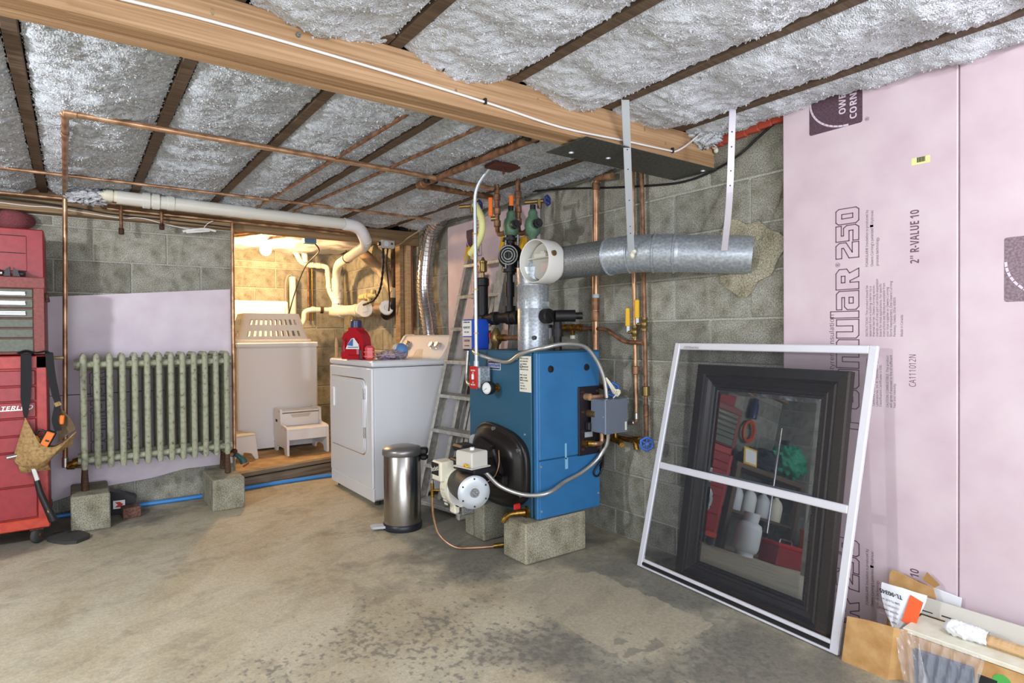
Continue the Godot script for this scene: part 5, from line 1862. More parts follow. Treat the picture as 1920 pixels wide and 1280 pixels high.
	r = T("heat_shield", "dark sheet metal shield nailed under the beam's end above the flue", "sheet", Vector3(1.96, 1.83, -1.8))
	P(r, "plate", b, M.tin)
	b = B.new()
	for p in [Vector3(1.65, 1.829, -1.86), Vector3(1.83, 1.829, -1.83), Vector3(2.33, 1.829, -1.73)]:
		b.ball(p, Vector3(0.012, 0.003, 0.012), 10, 6)
	P(r, "washer", b, M.strap)
	b = B.new()
	for k in 8:
		b.box(Vector3(2.365, 1.955 + 0.004 * k, -1.68 + 0.06 * k), Vector3(0.03, 0.05 - 0.002 * k, 0.065), 0.006)
	S("sill_paper", "torn reddish sill paper showing above the block wall beside the beam", "paper", b, M.redtar)
	b = B.new()
	b.ball(Vector3(2.365, 1.945, -1.695), Vector3(0.016, 0.020, 0.014), 10, 8)
	b.ball(Vector3(2.372, 1.92, -1.69), Vector3(0.012, 0.014, 0.010), 10, 8)
	S("foam_blob", "yellowed blob of sealing foam beside the beam's end", "foam", b, M.cream)
	# wiring along the sill
	b = B.new()
	b.tube(smoothed([Vector3(-0.9, 1.875, -4.56), Vector3(-0.4, 1.875, -4.555), Vector3(-0.2, 1.868, -4.55), Vector3(-0.1, 1.873, -4.55), Vector3(0.05, 1.86, -4.55), Vector3(0.25, 1.845, -4.55), Vector3(0.36, 1.857, -4.55), Vector3(0.48, 1.835, -4.55), Vector3(0.62, 1.815, -4.555), Vector3(0.74, 1.812, -4.56)], 6), 0.0035, 6)
	S("white_wire", "thin white wire strung loosely along the sill above the radiator", "wire", b, M.wire_white)
	b = B.new()
	b.tube(smoothed([Vector3(-1.0, 1.905, -4.555), Vector3(-0.3, 1.90, -4.55), Vector3(0.0, 1.885, -4.55), Vector3(0.2, 1.865, -4.55), Vector3(0.5, 1.86, -4.55), Vector3(0.9, 1.85, -4.555)], 6), 0.005, 6)
	S("black_cable", "black cable stapled along the rim board at the far left", "cable", b, M.black)
	b = B.new()
	b.tube(smoothed([Vector3(0.60, 1.795, -4.56), Vector3(0.66, 1.81, -4.55), Vector3(0.73, 1.822, -4.55), Vector3(0.80, 1.815, -4.555)], 5), 0.009, 8, true)
	b.tube(smoothed([Vector3(0.62, 1.79, -4.555), Vector3(0.69, 1.80, -4.545), Vector3(0.76, 1.812, -4.545)], 5), 0.008, 8, true)
	b.tube(smoothed([Vector3(0.72, 1.82, -4.55), Vector3(0.75, 1.86, -4.55), Vector3(0.79, 1.885, -4.54)], 5), 0.003, 6, true)
	S("wire_coil", "tied hank of white wire hanging under the sill near the alcove", "wire", b, M.wire_white)
	b = B.new()
	b.ball(Vector3(-0.28, 1.785, -4.60), Vector3(0.11, 0.06, 0.05), 16, 10)
	b.ball(Vector3(-0.38, 1.79, -4.60), Vector3(0.10, 0.055, 0.05), 16, 10)
	S("pink_insulation", "tuft of pink insulation poking out above the red tool chest", "insulation", b, M.pinkwool)
	b = B.new()
	var n := noise(200, 1.0, 3)
	b.sheet(func(u, v):
		var a: float = u * TAU
		var e: float = v * PI
		var d := Vector3(sin(e) * cos(a), cos(e), sin(e) * sin(a))
		return Vector3(0.09, 1.925, -4.35) + d * Vector3(0.11, 0.045, 0.10) * (1.0 + 0.5 * n.get_noise_3dv(d * 4.0) + 0.2 * n.get_noise_3dv(d * 14.0)), 48, 24)
	S("insulation_tuft", "loose tuft of white insulation hanging before the white drain pipe's capped end", "insulation", b, M.tuft)
	b = B.new()
	b.sheet(func(u, v):
		var a: float = u * TAU
		var e: float = v * PI
		var d := Vector3(sin(e) * cos(a), cos(e), sin(e) * sin(a))
		return Vector3(2.29, 1.97, -1.70) + d * Vector3(0.08, 0.05, 0.09) * (1.0 + 0.5 * n.get_noise_3dv(d * 4.0 + Vector3(9, 0, 0)) + 0.2 * n.get_noise_3dv(d * 14.0)), 40, 20)
	S("insulation_tuft", "loose blue grey tuft of insulation over the wooden beam's right end", "insulation", b, M.tuft)


# ------------------------------------------------------------------ the laundry alcove
func build_alcove() -> void:
	batt("insulation_batt", "brightly lit white insulation over the laundry alcove, behind the header beam", 0.12, WR - 0.03, WA + 0.02, WB - 0.12, M.fluff, 140, true)
	# the white drain
	var r := T("drain_pipe", "white plastic drain pipe along the ceiling into the laundry alcove", "pipe", Vector3(1.0, 1.88, -4.28))
	var R := 0.040
	var a0 := Vector3(0.22, 1.922, -4.28)
	var a1 := Vector3(1.60, 1.902, -4.28)
	var b := B.new()
	b.cyl(a0, a1, R, 22)
	P(r, "main_run", b, M.pvc)
	b = B.new()
	b.cyl(Vector3(0.15, 1.928, -4.28), Vector3(0.30, 1.923, -4.28), R * 0.72, 20)
	b.cyl(Vector3(0.13, 1.928, -4.28), Vector3(0.165, 1.928, -4.28), R * 0.55, 8)
	b.cyl(Vector3(0.165, 1.928, -4.28), Vector3(0.20, 1.927, -4.28), R * 0.86, 20)
	b.cyl(Vector3(0.205, 1.927, -4.28), Vector3(0.24, 1.925, -4.28), R * 0.86, 20)
	P(r, "cap_end", b, M.cream)
	b = B.new()
	for x in [0.37, 0.42, 0.50]:
		b.cyl(Vector3(x - 0.02, 1.92, -4.28), Vector3(x + 0.02, 1.92, -4.28), R * (1.12 if x > 0.45 else 1.2), 22, -1.0, 0.003)
	P(r, "coupling", b, M.pvc)
	b = B.new()
	var el := bend([a1, Vector3(1.72, 1.895, -4.29), Vector3(1.80, 1.815, -4.36), Vector3(1.855, 1.78, -4.50), Vector3(2.02, 1.79, -5.3)], 0.07, 6)
	b.tube(el.slice(0, 14), R * 1.12, 22)
	P(r, "elbow", b, M.white)
	b = B.new()
	b.tube(bend([Vector3(1.80, 1.815, -4.36), Vector3(1.84, 1.785, -4.46), Vector3(2.09, 1.785, -5.75), Vector3(2.15, 1.72, -5.98), Vector3(2.16, 1.36, -6.0)], 0.12, 6), R, 22)
	P(r, "branch_run", b, M.pvc)
	b = B.new()
	for q in [[1.64, 0.03], [1.58, 0.03], [1.50, 0.035], [1.43, 0.03], [1.37, 0.05]]:
		b.cyl(Vector3(2.16, q[0] - q[1], -6.0), Vector3(2.16, q[0] + q[1], -6.0), R * 1.18, 22, -1.0, 0.004)
	P(r, "stack_fitting", b, M.white)
	b = B.new()
	b.tube([Vector3(2.005, 1.765, -5.3), Vector3(1.995, 1.83, -5.3), Vector3(2.0, 1.86, -5.3)], 0.004, 6)
	b.lathe([Vector2(R + 0.003, -0.012), Vector2(R + 0.006, -0.012), Vector2(R + 0.006, 0.012), Vector2(R + 0.003, 0.012)], Transform3D(B.along(Vector3(0.19, 0, -0.98)), Vector3(1.995, 1.785, -5.25)), 22)
	P(r, "strap", b, M.rust)
	# level branch with two cleanouts
	r = T("drain_branch", "wide white drain branch on the alcove's wall with two capped cleanouts", "pipe", Vector3(2.2, 1.28, -5.5))
	b = B.new()
	b.cyl(Vector3(2.15, 1.335, -6.08), Vector3(2.26, 1.335, -5.45), 0.055, 24)
	P(r, "branch", b, M.pvc)
	b = B.new()
	b.cyl(Vector3(2.165, 1.335, -6.02), Vector3(2.18, 1.335, -5.90), 0.063, 24, -1.0, 0.004)
	b.cyl(Vector3(2.225, 1.335, -5.66), Vector3(2.24, 1.335, -5.58), 0.063, 24, -1.0, 0.004)
	P(r, "coupling", b, M.pvc)
	b = B.new()
	b.cyl(Vector3(2.26, 1.335, -5.45), Vector3(2.28, 1.33, -4.98), 0.052, 20)
	P(r, "iron_branch", b, M.pvc_dirty)
	for k in 2:
		var c: Vector3 = [Vector3(2.20, 1.335, -5.33), Vector3(2.235, 1.333, -4.93)][k]
		var d := Vector3(-0.62, 0, 0.78).normalized()
		b = B.new()
		b.cyl(c - d * 0.11, c + d * 0.04, 0.066, 26, -1.0, 0.004)
		P(r, "cleanout_hub", b, [M.pvc_dirty, M.pvc][k])
		b = B.new()
		b.cyl(c + d * 0.04, c + d * 0.062, 0.075 - 0.012 * k, 28, -1.0, 0.005)
		var pl := P(r, "cleanout_plug", b, M.pvc)
		b = B.new()
		if k == 0:
			b.box(c + d * 0.064, Vector3(0.055, 0.055, 0.008), 0.002, Basis(d.cross(Vector3.UP).rotated(d, 0.3) * -1.0, Vector3.UP.rotated(d, 0.3), d))
		else:
			b.lathe([Vector2(0.020, 0), Vector2(0.020, 0.008), Vector2(0.026, 0.008), Vector2(0.026, 0)], Transform3D(B.along(d), c + d * 0.062), 20)
			b.cyl(c + d * 0.062, c + d * 0.07, 0.008, 10)
		P(pl, "wrench_boss", b, M.damper)
	# thin waste to the left with its trap
	pipe("waste_pipe", "thin white waste pipe and trap running left behind the laundry basket", "pipe", [Vector3(2.14, 1.35, -6.06), Vector3(1.93, 1.355, -6.10), Vector3(1.87, 1.33, -6.12), Vector3(1.87, 1.24, -6.12), Vector3(1.80, 1.15, -6.12)], 0.026, M.pvc, 0.05, [[0, 0.05, 0.03, 1.2], [0, 0.5, 0.015, 1.35, M.rust], [0, 0.9, 0.02, 1.15]])
	pipe("waste_pipe", "slim white pipe dropping in a double bend from the alcove's ceiling to the stack", "pipe", [Vector3(1.76, 1.99, -6.20), Vector3(1.82, 1.93, -6.20), Vector3(1.86, 1.845, -6.20), Vector3(1.92, 1.815, -6.20), Vector3(2.09, 1.805, -6.18), Vector3(2.12, 1.79, -6.15), Vector3(2.12, 1.55, -6.10), Vector3(2.15, 1.45, -6.05)], 0.026, M.pvc, 0.04, [[3, 0.3, 0.02, 1.15], [3, 0.7, 0.02, 1.15], [5, 0.3, 0.02, 1.15], [5, 0.8, 0.02, 1.15]])
	pipe("waste_pipe", "slim white vent pipe rising beside the double bend to the alcove's ceiling", "pipe", [Vector3(1.60, 1.975, -6.15), Vector3(1.87, 1.985, -6.15), Vector3(1.885, 1.96, -6.15), Vector3(1.90, 1.83, -6.15)], 0.026, M.pvc, 0.05, [[2, 0.5, 0.02, 1.15]])
	# brown drain down the right
	r = T("soil_pipe", "brownish drain pipe slanting down in the alcove's right corner to an iron wye", "pipe", Vector3(2.27, 1.4, -5.0))
	b = B.new()
	b.cyl(Vector3(2.24, 1.93, -5.62), Vector3(2.27, 1.62, -5.03), 0.052, 22)
	P(r, "slanting_run", b, M.pvc_dirty)
	b = B.new()
	b.cyl(Vector3(2.268, 1.66, -5.10), Vector3(2.28, 1.46, -4.86), 0.060, 22)
	b.cyl(Vector3(2.28, 1.50, -4.86), Vector3(2.28, 1.40, -4.86), 0.056, 22)
	P(r, "wye", b, mat(C("a89a7c"), 0.5))
	b = B.new()
	b.cyl(Vector3(2.275, 1.46, -4.86), Vector3(2.275, 1.84, -4.84), 0.038, 18)
	b.cyl(Vector3(2.275, 1.68, -4.85), Vector3(2.275, 1.86, -4.85), 0.046, 18)
	P(r, "iron_riser", b, M.rust)
	b = B.new()
	b.tube(smoothed([Vector3(2.28, 1.42, -4.86), Vector3(2.28, 1.36, -4.87), Vector3(2.26, 1.31, -4.92), Vector3(2.24, 1.28, -5.0)], 5), 0.058, 20)
	P(r, "iron_elbow", b, M.iron)
	# bulb
	r = T("ceiling_bulb", "bare glowing bulb on the laundry alcove's ceiling", "light bulb", Vector3(1.407, 1.83, -5.7))
	b = B.new()
	b.ball(Vector3(1.407, 1.867, -5.70), Vector3(0.05, 0.054, 0.05), 20, 14)
	P(r, "bulb", b, M.glow)
	b = B.new()
	b.cyl(Vector3(1.407, 1.905, -5.70), Vector3(1.407, 1.99, -5.70), 0.030, 16, 0.05)
	P(r, "socket", b, M.plastic)
	# electrics
	r = T("outlet_box", "metal outlet box with a white receptacle hung below the header beam", "outlet", Vector3(2.08, 1.79, -4.60))
	b = B.new()
	b.box(Vector3(2.085, 1.834, -4.615), Vector3(0.115, 0.066, 0.05), 0.004)
	P(r, "box", b, M.ivory)
	b = B.new()
	b.cyl(Vector3(2.066, 1.836, -4.59), Vector3(2.066, 1.836, -4.583), 0.022, 18)
	P(r, "receptacle", b, M.white)
	b = B.new()
	b.box(Vector3(2.118, 1.838, -4.588), Vector3(0.022, 0.006, 0.003), 0.0, Basis(Vector3(0, 0, 1), 0.8))
	b.box(Vector3(2.118, 1.838, -4.588), Vector3(0.022, 0.006, 0.003), 0.0, Basis(Vector3(0, 0, 1), -0.8))
	P(r, "slot", b, M.black)
	b = B.new()
	b.box(Vector3(2.018, 1.834, -4.615), Vector3(0.02, 0.03, 0.03), 0.003)
	P(r, "cable_clamp", b, M.black)
	var pts := smoothed([Vector3(2.055, 1.80, -4.62), Vector3(2.069, 1.655, -4.66), Vector3(2.083, 1.487, -4.75), Vector3(2.11, 1.40, -4.95), Vector3(2.14, 1.37, -5.25)], 16)
	b = B.new()
	var rad := []
	for k in pts.size(): rad.append(0.008 + (0.003 if k % 4 < 2 else 0.0))
	b.tube(pts, 0.01, 10, true, rad)
	S("chain_cord", "dark braided cord hanging from the outlet box to the cleanouts", "cord", b, M.iron)
	b = B.new()
	b.tube(smoothed([Vector3(2.09, 1.80, -4.61), Vector3(2.10, 1.68, -4.66), Vector3(2.14, 1.55, -4.72), Vector3(2.17, 1.40, -4.76), Vector3(2.18, 1.30, -4.80)], 8), 0.007, 8)
	S("tan_cord", "brown flat cord hanging beside the dark braided cord", "cord", b, M.rust)
	b = B.new()
	b.tube(smoothed([Vector3(2.143, 1.82, -4.60), Vector3(2.20, 1.85, -4.58), Vector3(2.26, 1.90, -4.58), Vector3(2.32, 1.955, -4.45)], 6), 0.0065, 8)
	S("cable", "beige cable rising from the outlet box to the ceiling's corner", "cable", b, M.wire_tan)
	b = B.new()
	b.tube(smoothed([Vector3(2.30, 1.83, -4.58), Vector3(2.292, 1.75, -4.575), Vector3(2.296, 1.5, -4.575), Vector3(2.293, 1.2, -4.575), Vector3(2.296, 0.9, -4.575)], 8), 0.006, 8)
	S("red_cable", "reddish cable stapled down the wooden stud beside the foil duct", "cable", b, mat(C("7a3a2c"), 0.6))
	r = T("junction_box", "small blue plastic electrical box under the alcove's ceiling", "electrical box", Vector3(1.64, 1.88, -5.2))
	b = B.new()
	b.box(Vector3(1.64, 1.90, -5.2), Vector3(0.10, 0.045, 0.07), 0.004)
	P(r, "box", b, mat(C("5a8cc0"), 0.5))
	b = B.new()
	b.tube(smoothed([Vector3(1.68, 1.885, -5.19), Vector3(1.72, 1.84, -5.2), Vector3(1.74, 1.81, -5.3), Vector3(1.725, 1.72, -5.6), Vector3(1.69, 1.50, -5.8), Vector3(1.66, 1.25, -5.95)], 8), 0.006, 8)
	S("power_cable", "dark power cord dropping from the alcove's ceiling behind the basket", "cord", b, M.black)
	for k in 2:
		var x: float = [1.06, 1.17][k]
		pipe("copper_pipe", ["lit copper pipe crossing the alcove's ceiling, left of the pair", "lit copper pipe crossing the alcove's ceiling, right of the pair"][k], "pipe", [Vector3(x + 0.22, 1.935, -5.0), Vector3(x - 0.25, 1.93, -5.75)], 0.010, M.copper)
	pipe("copper_pipe", "lit copper pipe running back across the alcove's ceiling towards the bulb", "pipe", [Vector3(1.60, 1.94, -4.85), Vector3(1.36, 1.94, -5.65)], 0.014, M.copper)
	pipe("copper_pipe", "pair member copper pipe dropping down the alcove's back wall, left one", "pipe", [Vector3(1.99, 1.80, -6.36), Vector3(1.99, 1.25, -6.36)], 0.010, M.copper_dark)
	pipe("copper_pipe", "pair member copper pipe dropping down the alcove's back wall, right one", "pipe", [Vector3(2.03, 1.80, -6.36), Vector3(2.03, 1.25, -6.36)], 0.010, M.brass)
	r = T("standpipe", "white standpipe behind the washer with a grey hose hooked over it", "pipe", Vector3(1.81, 1.0, -6.3))
	b = B.new()
	b.lathe([Vector2(0.033, 0), Vector2(0.033, 1.69), Vector2(0.028, 1.69), Vector2(0.028, 1.5)], Transform3D(Basis(), Vector3(1.81, 0.0, -6.29)), 18)
	P(r, "pipe", b, M.pvc)
	b = B.new()
	b.tube(smoothed([Vector3(1.73, 1.05, -6.25), Vector3(1.735, 1.5, -6.27), Vector3(1.74, 1.63, -6.28), Vector3(1.765, 1.70, -6.285), Vector3(1.80, 1.70, -6.285), Vector3(1.812, 1.64, -6.285)], 6), 0.013, 10)
	P(r, "drain_hose", b, mat(C("7d7a76"), 0.6))
	r = T("wall_spigot", "cream painted spigot stub on the alcove's right wall", "valve", Vector3(2.34, 1.4, -5.9))
	b = B.new()
	b.cyl(Vector3(2.39, 1.48, -5.55), Vector3(2.33, 1.475, -5.60), 0.028, 14)
	b.cyl(Vector3(2.33, 1.475, -5.66), Vector3(2.34, 1.475, -5.82), 0.026, 14)
	b.cyl(Vector3(2.345, 1.475, -5.62), Vector3(2.345, 1.475, -5.70), 0.034, 8)
	b.cyl(Vector3(2.34, 1.475, -5.60), Vector3(2.35, 1.40, -5.62), 0.018, 10)
	b.ball(Vector3(2.36, 1.515, -5.56), Vector3(0.02, 0.028, 0.03), 10, 8)
	P(r, "body", b, mat(C("c9bd8a"), 0.5))
	# foil dryer duct
	b = B.new()
	pts = smoothed([Vector3(2.285, 1.99, -4.06), Vector3(2.285, 1.92, -4.21), Vector3(2.285, 1.76, -4.29), Vector3(2.28, 1.55, -4.33), Vector3(2.28, 1.38, -4.325), Vector3(2.28, 1.21, -4.275), Vector3(2.28, 1.03, -4.235), Vector3(2.28, 0.86, -4.22)], 22)
	rad = []
	for k in pts.size(): rad.append(0.058 + 0.006 * maxf(0.0, sin(k * TAU / 4.0)))
	b.tube(pts, 0.06, 24, true, rad)
	var d := T("foil_duct", "crinkled foil dryer duct rising from behind the dryer to the ceiling", "duct", Vector3(2.28, 0.86, -4.2))
	P(d, "foil_hose", b, M.foil)
	b = B.new()
	for k in range(8, pts.size() - 4, 4):
		var t: Vector3 = (pts[k + 1] - pts[k]).normalized()
		b.lathe([Vector2(0.0635, -0.0018), Vector2(0.066, 0), Vector2(0.0635, 0.0018)], Transform3D(B.along(t), pts[k]), 22)
	var w := P(d, "wire_coil", b, M.alu)
	w.set_meta("kind", "stuff")


# ------------------------------------------------------------------ washer, dryer and what stands on them
func build_laundry() -> void:
	# pallet with plywood
	var r := T("pallet", "wooden pallet topped with plywood under the washer", "pallet", Vector3(1.4, 0, -5.4))
	var b := B.new()
	b.prism(V([0.93, 4.62, 2.10, 4.86, 2.10, 6.2, 0.93, 6.2]), Transform3D(Basis(Vector3(1, 0, 0), Vector3(0, 0, -1), Vector3(0, 1, 0)), Vector3.ZERO), 0.115, 0.130)
	P(r, "plywood_sheet", b, M.ply)
	b = B.new()
	b.bar(Vector3(0.95, 0.10, -4.66), Vector3(2.1, 0.10, -4.895), 0.028, 0.06, Vector3.UP, 0.002)
	P(r, "deck_board", b, M.wood_grey)
	for k in 3:
		b = B.new()
		b.box(Vector3(1.02 + 0.32 * k, 0.075, -5.35 - 0.06 * k), Vector3(0.09, 0.05, 1.25), 0.002)
		P(r, "stringer", b, M.wood_grey)
	for k in 5:
		b = B.new()
		b.box(Vector3(1.45, 0.10, -5.1 - 0.24 * k), Vector3(1.0, 0.026, 0.09), 0.002)
		P(r, "deck_board", b, M.wood_grey)
	b = B.new()
	b.bar(Vector3(0.98, 0.038, -4.68), Vector3(2.1, 0.038, -4.91), 0.072, 0.05, Vector3.UP, 0.003)
	S("timber", "grey weathered timber lying along the pallet's front edge", "timber", b, M.wood_grey)
	# washer
	r = T("washer", "white top loading washer standing on the pallet in the alcove", "washing machine", Vector3(1.43, 0.13, -5.73))
	b = B.new()
	b.box(Vector3(1.425, 0.585, -5.73), Vector3(0.665, 0.83, 0.70), 0.012)
	P(r, "cabinet", b, M.white)
	b = B.new()
	b.box(Vector3(1.425, 0.195, -5.375), Vector3(0.66, 0.10, 0.012), 0.003)
	P(r, "kick_panel", b, M.white)
	b = B.new()
	b.box(Vector3(1.425, 1.018, -5.73), Vector3(0.68, 0.044, 0.715), 0.010)
	P(r, "top", b, M.white)
	b = B.new()
	b.box(Vector3(1.40, 1.23, -6.05), Vector3(0.60, 0.40, 0.03), 0.014, Basis(Vector3(1, 0, 0), -0.12))
	P(r, "lid", b, M.plastic)
	b = B.new()
	b.box(Vector3(1.40, 1.235, -6.03), Vector3(0.53, 0.31, 0.012), 0.01, Basis(Vector3(1, 0, 0), -0.12))
	P(r, "lid_lining", b, M.plastic)
	for x in [1.15, 1.70]:
		b = B.new()
		b.cyl(Vector3(x, 0.13, -5.45), Vector3(x, 0.175, -5.45), 0.02, 12)
		P(r, "foot", b, M.rubber)
	# upturned laundry basket with open slots
	r = T("laundry_basket", "white slotted laundry basket lying upside down on the washer", "basket", Vector3(1.41, 1.04, -5.62))
	basket(r, Vector3(1.41, 1.04, -5.65))
	# dryer
	r = T("dryer", "white front loading dryer standing on the floor beside the steel bin", "dryer", Vector3(1.88, 0, -4.01))
	b = B.new()
	b.box(Vector3(1.885, 0.46, -4.012), Vector3(0.70, 0.85, 0.765), 0.012)
	P(r, "cabinet", b, M.enamel)
	b = B.new()
	b.box(Vector3(1.535, 0.50, -4.012), Vector3(0.020, 0.765, 0.770), 0.007)
	P(r, "front_panel", b, M.enamel)
	b = B.new()
	b.box(Vector3(1.537, 0.075, -4.012), Vector3(0.016, 0.084, 0.770), 0.004)
	P(r, "kick_panel", b, M.enamel)
	b = B.new()
	b.box(Vector3(1.885, 0.910, -4.012), Vector3(0.72, 0.040, 0.782), 0.010)
	P(r, "top", b, M.enamel)
	var fx := frame(Vector3(1.524, 0.565, -4.045), Vector3(0, 0, 1), Vector3.UP)
	b = B.new()
	b.prism(rrect(0.655, 0.498, 0.05, 6), fx, -0.004, 0.004, true)
	P(r, "door_seal", b, M.chrome)
	b = B.new()
	b.prism(rrect(0.640, 0.484, 0.045, 6), fx, -0.004, 0.009, true)
	b.prism(rrect(0.600, 0.444, 0.04, 6), fx, 0.008, 0.011, true)
	var dr := P(r, "door", b, M.enamel)
	b = B.new()
	b.box(Vector3(1.510, 0.66, -4.275), Vector3(0.014, 0.135, 0.030), 0.005)
	P(dr, "handle", b, M.white)
	b = B.new()
	b.box(Vector3(1.505, 0.66, -4.272), Vector3(0.008, 0.108, 0.014), 0.002)
	P(dr, "handle_recess", b, M.ivory)
	for y in [0.715, 0.465]:
		b = B.new()
		b.cyl(Vector3(1.515, y - 0.035, -3.728), Vector3(1.515, y + 0.035, -3.728), 0.006, 8)
		b.box(Vector3(1.517, y, -3.738), Vector3(0.006, 0.07, 0.016), 0.002)
		P(dr, "hinge", b, M.chrome)
	b = B.new()
	var pr := V([2.02, 0.93, 2.04, 0.945, 2.125, 1.075, 2.145, 1.092, 2.20, 1.092, 2.23, 1.05, 2.23, 0.93])
	b.prism(pr, Transform3D(Basis(), Vector3(0, 0, -4.012)), -0.37, 0.37, true)
	var cs := P(r, "control_console", b, M.plastic)
	b = B.new()
	b.prism(V([2.008, 0.93, 2.032, 0.95, 2.118, 1.082, 2.142, 1.10, 2.20, 1.10, 2.24, 1.05, 2.24, 0.93]), Transform3D(Basis(), Vector3(0, 0, -3.64)), -0.012, 0.014, true)
	b.prism(V([2.008, 0.93, 2.032, 0.95, 2.118, 1.082, 2.142, 1.10, 2.20, 1.10, 2.24, 1.05, 2.24, 0.93]), Transform3D(Basis(), Vector3(0, 0, -4.384)), -0.014, 0.012, true)
	P(cs, "end_cap", b, M.plastic)
	var nn := Vector3(-0.84, 0.55, 0).normalized()
	for q in [[-4.24, 0.034], [-3.83, 0.024], [-3.75, 0.024]]:
		b = B.new()
		var c := Vector3(2.082, 1.012, q[0])
		b.cyl(c, c + nn * 0.012, q[1] * 1.1, 22)
		b.cyl(c + nn * 0.012, c + nn * 0.034, q[1], 22, q[1] * 0.85)
		P(cs, "knob", b, M.chrome)
	b = B.new()
	for p in [Vector3(1.58, 0.017, -3.68), Vector3(1.58, 0.017, -4.35), Vector3(2.18, 0.017, -3.68)]:
		b.cyl(p - Vector3(0, 0.017, 0), p + Vector3(0, 0.02, 0), 0.018, 12)
	P(r, "feet", b, M.rubber).name = "foot"
	# detergent and other things on the dryer
	detergent()
	b = B.new()
	b.box(Vector3(1.60, 0.978, -3.835), Vector3(0.062, 0.094, 0.115), 0.014, Basis(Vector3(0, 1, 0), -0.35))
	r = T("red_tub", "translucent red plastic tub in front of the detergent bottle", "container", Vector3(1.6, 0.93, -3.83))
	P(r, "tub", b, M.red_clear)
	b = B.new()
	b.box(Vector3(1.595, 0.985, -3.835), Vector3(0.066, 0.004, 0.119), 0.001, Basis(Vector3(0, 1, 0), -0.35))
	b.box(Vector3(1.595, 0.955, -3.835), Vector3(0.066, 0.004, 0.119), 0.001, Basis(Vector3(0, 1, 0), -0.35))
	P(r, "band", b, mat(C("e88a84"), 0.4))
	b = B.new()
	b.box(Vector3(1.575, 0.965, -3.915), Vector3(0.03, 0.07, 0.03), 0.004, Basis(Vector3(0, 1, 0), -0.35))
	P(r, "clip", b, M.black)
	var n := noise(300, 1.0, 3)
	for q in [["crumpled clear plastic bag on the dryer between the red tub and the blue case", Vector3(1.76, 0.955, -3.86), Vector3(0.10, 0.032, 0.10), M.clear_bag], ["lilac sponge under the crumpled clear bag on the dryer", Vector3(1.74, 0.945, -3.83), Vector3(0.05, 0.014, 0.05), M.lilac]]:
		b = B.new()
		b.sheet(func(u, v):
			var a: float = u * TAU
			var e: float = v * PI
			var d := Vector3(sin(e) * cos(a), cos(e), sin(e) * sin(a))
			var p: Vector3 = q[1] + d * q[2] * (1.0 + 0.55 * n.get_noise_3dv(d * 3.0) + 0.3 * n.get_noise_3dv(d * 9.0))
			p.y = maxf(p.y, 0.931)
			return p, 40, 20)
		S("plastic_bag" if q[3] == M.clear_bag else "sponge", q[0], "bag" if q[3] == M.clear_bag else "sponge", b, q[3])
	r = T("scoop_case", "blue and grey oval plastic case leaning by the dryer's console", "container", Vector3(1.86, 0.93, -3.90))
	b = B.new()
	b.ball(Vector3(1.86, 0.98, -3.90), Vector3(0.045, 0.058, 0.065), 18, 12)
	P(r, "shell", b, M.steel_blue)
	b = B.new()
	b.ball(Vector3(1.838, 1.0, -3.92), Vector3(0.03, 0.034, 0.035), 14, 10)
	P(r, "window", b, M.ivory)
	b = B.new()
	b.lathe([Vector2(0.012, 0), Vector2(0.013, 1.03), Vector2(0.009, 1.075), Vector2(0, 1.08)], Transform3D(Basis(Vector3(0, 0, 1), 0.0), Vector3(1.600, 0.0, -4.46)), 14)
	S("broom_handle", "pale wooden broom handle standing at the dryer's far corner", "broom", b, M.wood_pine)
	step_stool()
	# second small white stool
	r = T("footstool", "small white plastic footstool on the pallet beside the alcove's left edge", "stool", Vector3(1.08, 0.13, -5.1))
	b = B.new()
	b.prism(V([-0.085, 0.0, -0.11, 0.0, -0.085, 0.19, 0.085, 0.19, 0.11, 0.0, 0.085, 0.0, 0.055, 0.05, 0.0, 0.065, -0.055, 0.05]), Transform3D(Basis(Vector3(0, 1, 0), 0.25), Vector3(1.06, 0.13, -5.02)), -0.012, 0.012)
	b.prism(V([-0.085, 0.0, -0.11, 0.0, -0.085, 0.19, 0.085, 0.19, 0.11, 0.0, 0.085, 0.0, 0.055, 0.05, 0.0, 0.065, -0.055, 0.05]), Transform3D(Basis(Vector3(0, 1, 0), 0.25), Vector3(1.0, 0.13, -5.25)), -0.012, 0.012)
	P(r, "leg_panel", b, M.plastic)
	b = B.new()
	b.box(Vector3(1.03, 0.322, -5.135), Vector3(0.19, 0.016, 0.27), 0.007, Basis(Vector3(0, 1, 0), 0.25))
	P(r, "top", b, M.ivory)
	# steel step bin
	r = T("step_bin", "brushed steel pedal bin on the floor before the dryer", "bin", Vector3(1.5, 0, -3.16))
	var o := Vector3(1.505, 0, -3.155)
	b = B.new()
	b.lathe([Vector2(0.104, 0.035), Vector2(0.104, 0.42), Vector2(0.100, 0.425)], Transform3D(Basis(), o), 44)
	P(r, "drum", b, M.steel)
	b = B.new()
	b.lathe([Vector2(0, 0), Vector2(0.106, 0), Vector2(0.109, 0.006), Vector2(0.109, 0.034), Vector2(0.104, 0.038)], Transform3D(Basis(), o), 44)
	P(r, "base", b, mat(C("20222c"), 0.4))
	b = B.new()
	b.lathe([Vector2(0.106, 0.418), Vector2(0.111, 0.422), Vector2(0.111, 0.446), Vector2(0.104, 0.458), Vector2(0.06, 0.470), Vector2(0, 0.473)], Transform3D(Basis(), o), 44)
	P(r, "lid", b, mat(C("8d8a88"), 0.35, 0.7))
	b = B.new()
	b.box(o + Vector3(0.10, 0.435, 0.06), Vector3(0.06, 0.04, 0.05), 0.01, Basis(Vector3(0, 1, 0), -0.6))
	b.box(o + Vector3(0.105, 0.40, 0.063), Vector3(0.05, 0.035, 0.035), 0.012, Basis(Vector3(0, 1, 0), -0.6))
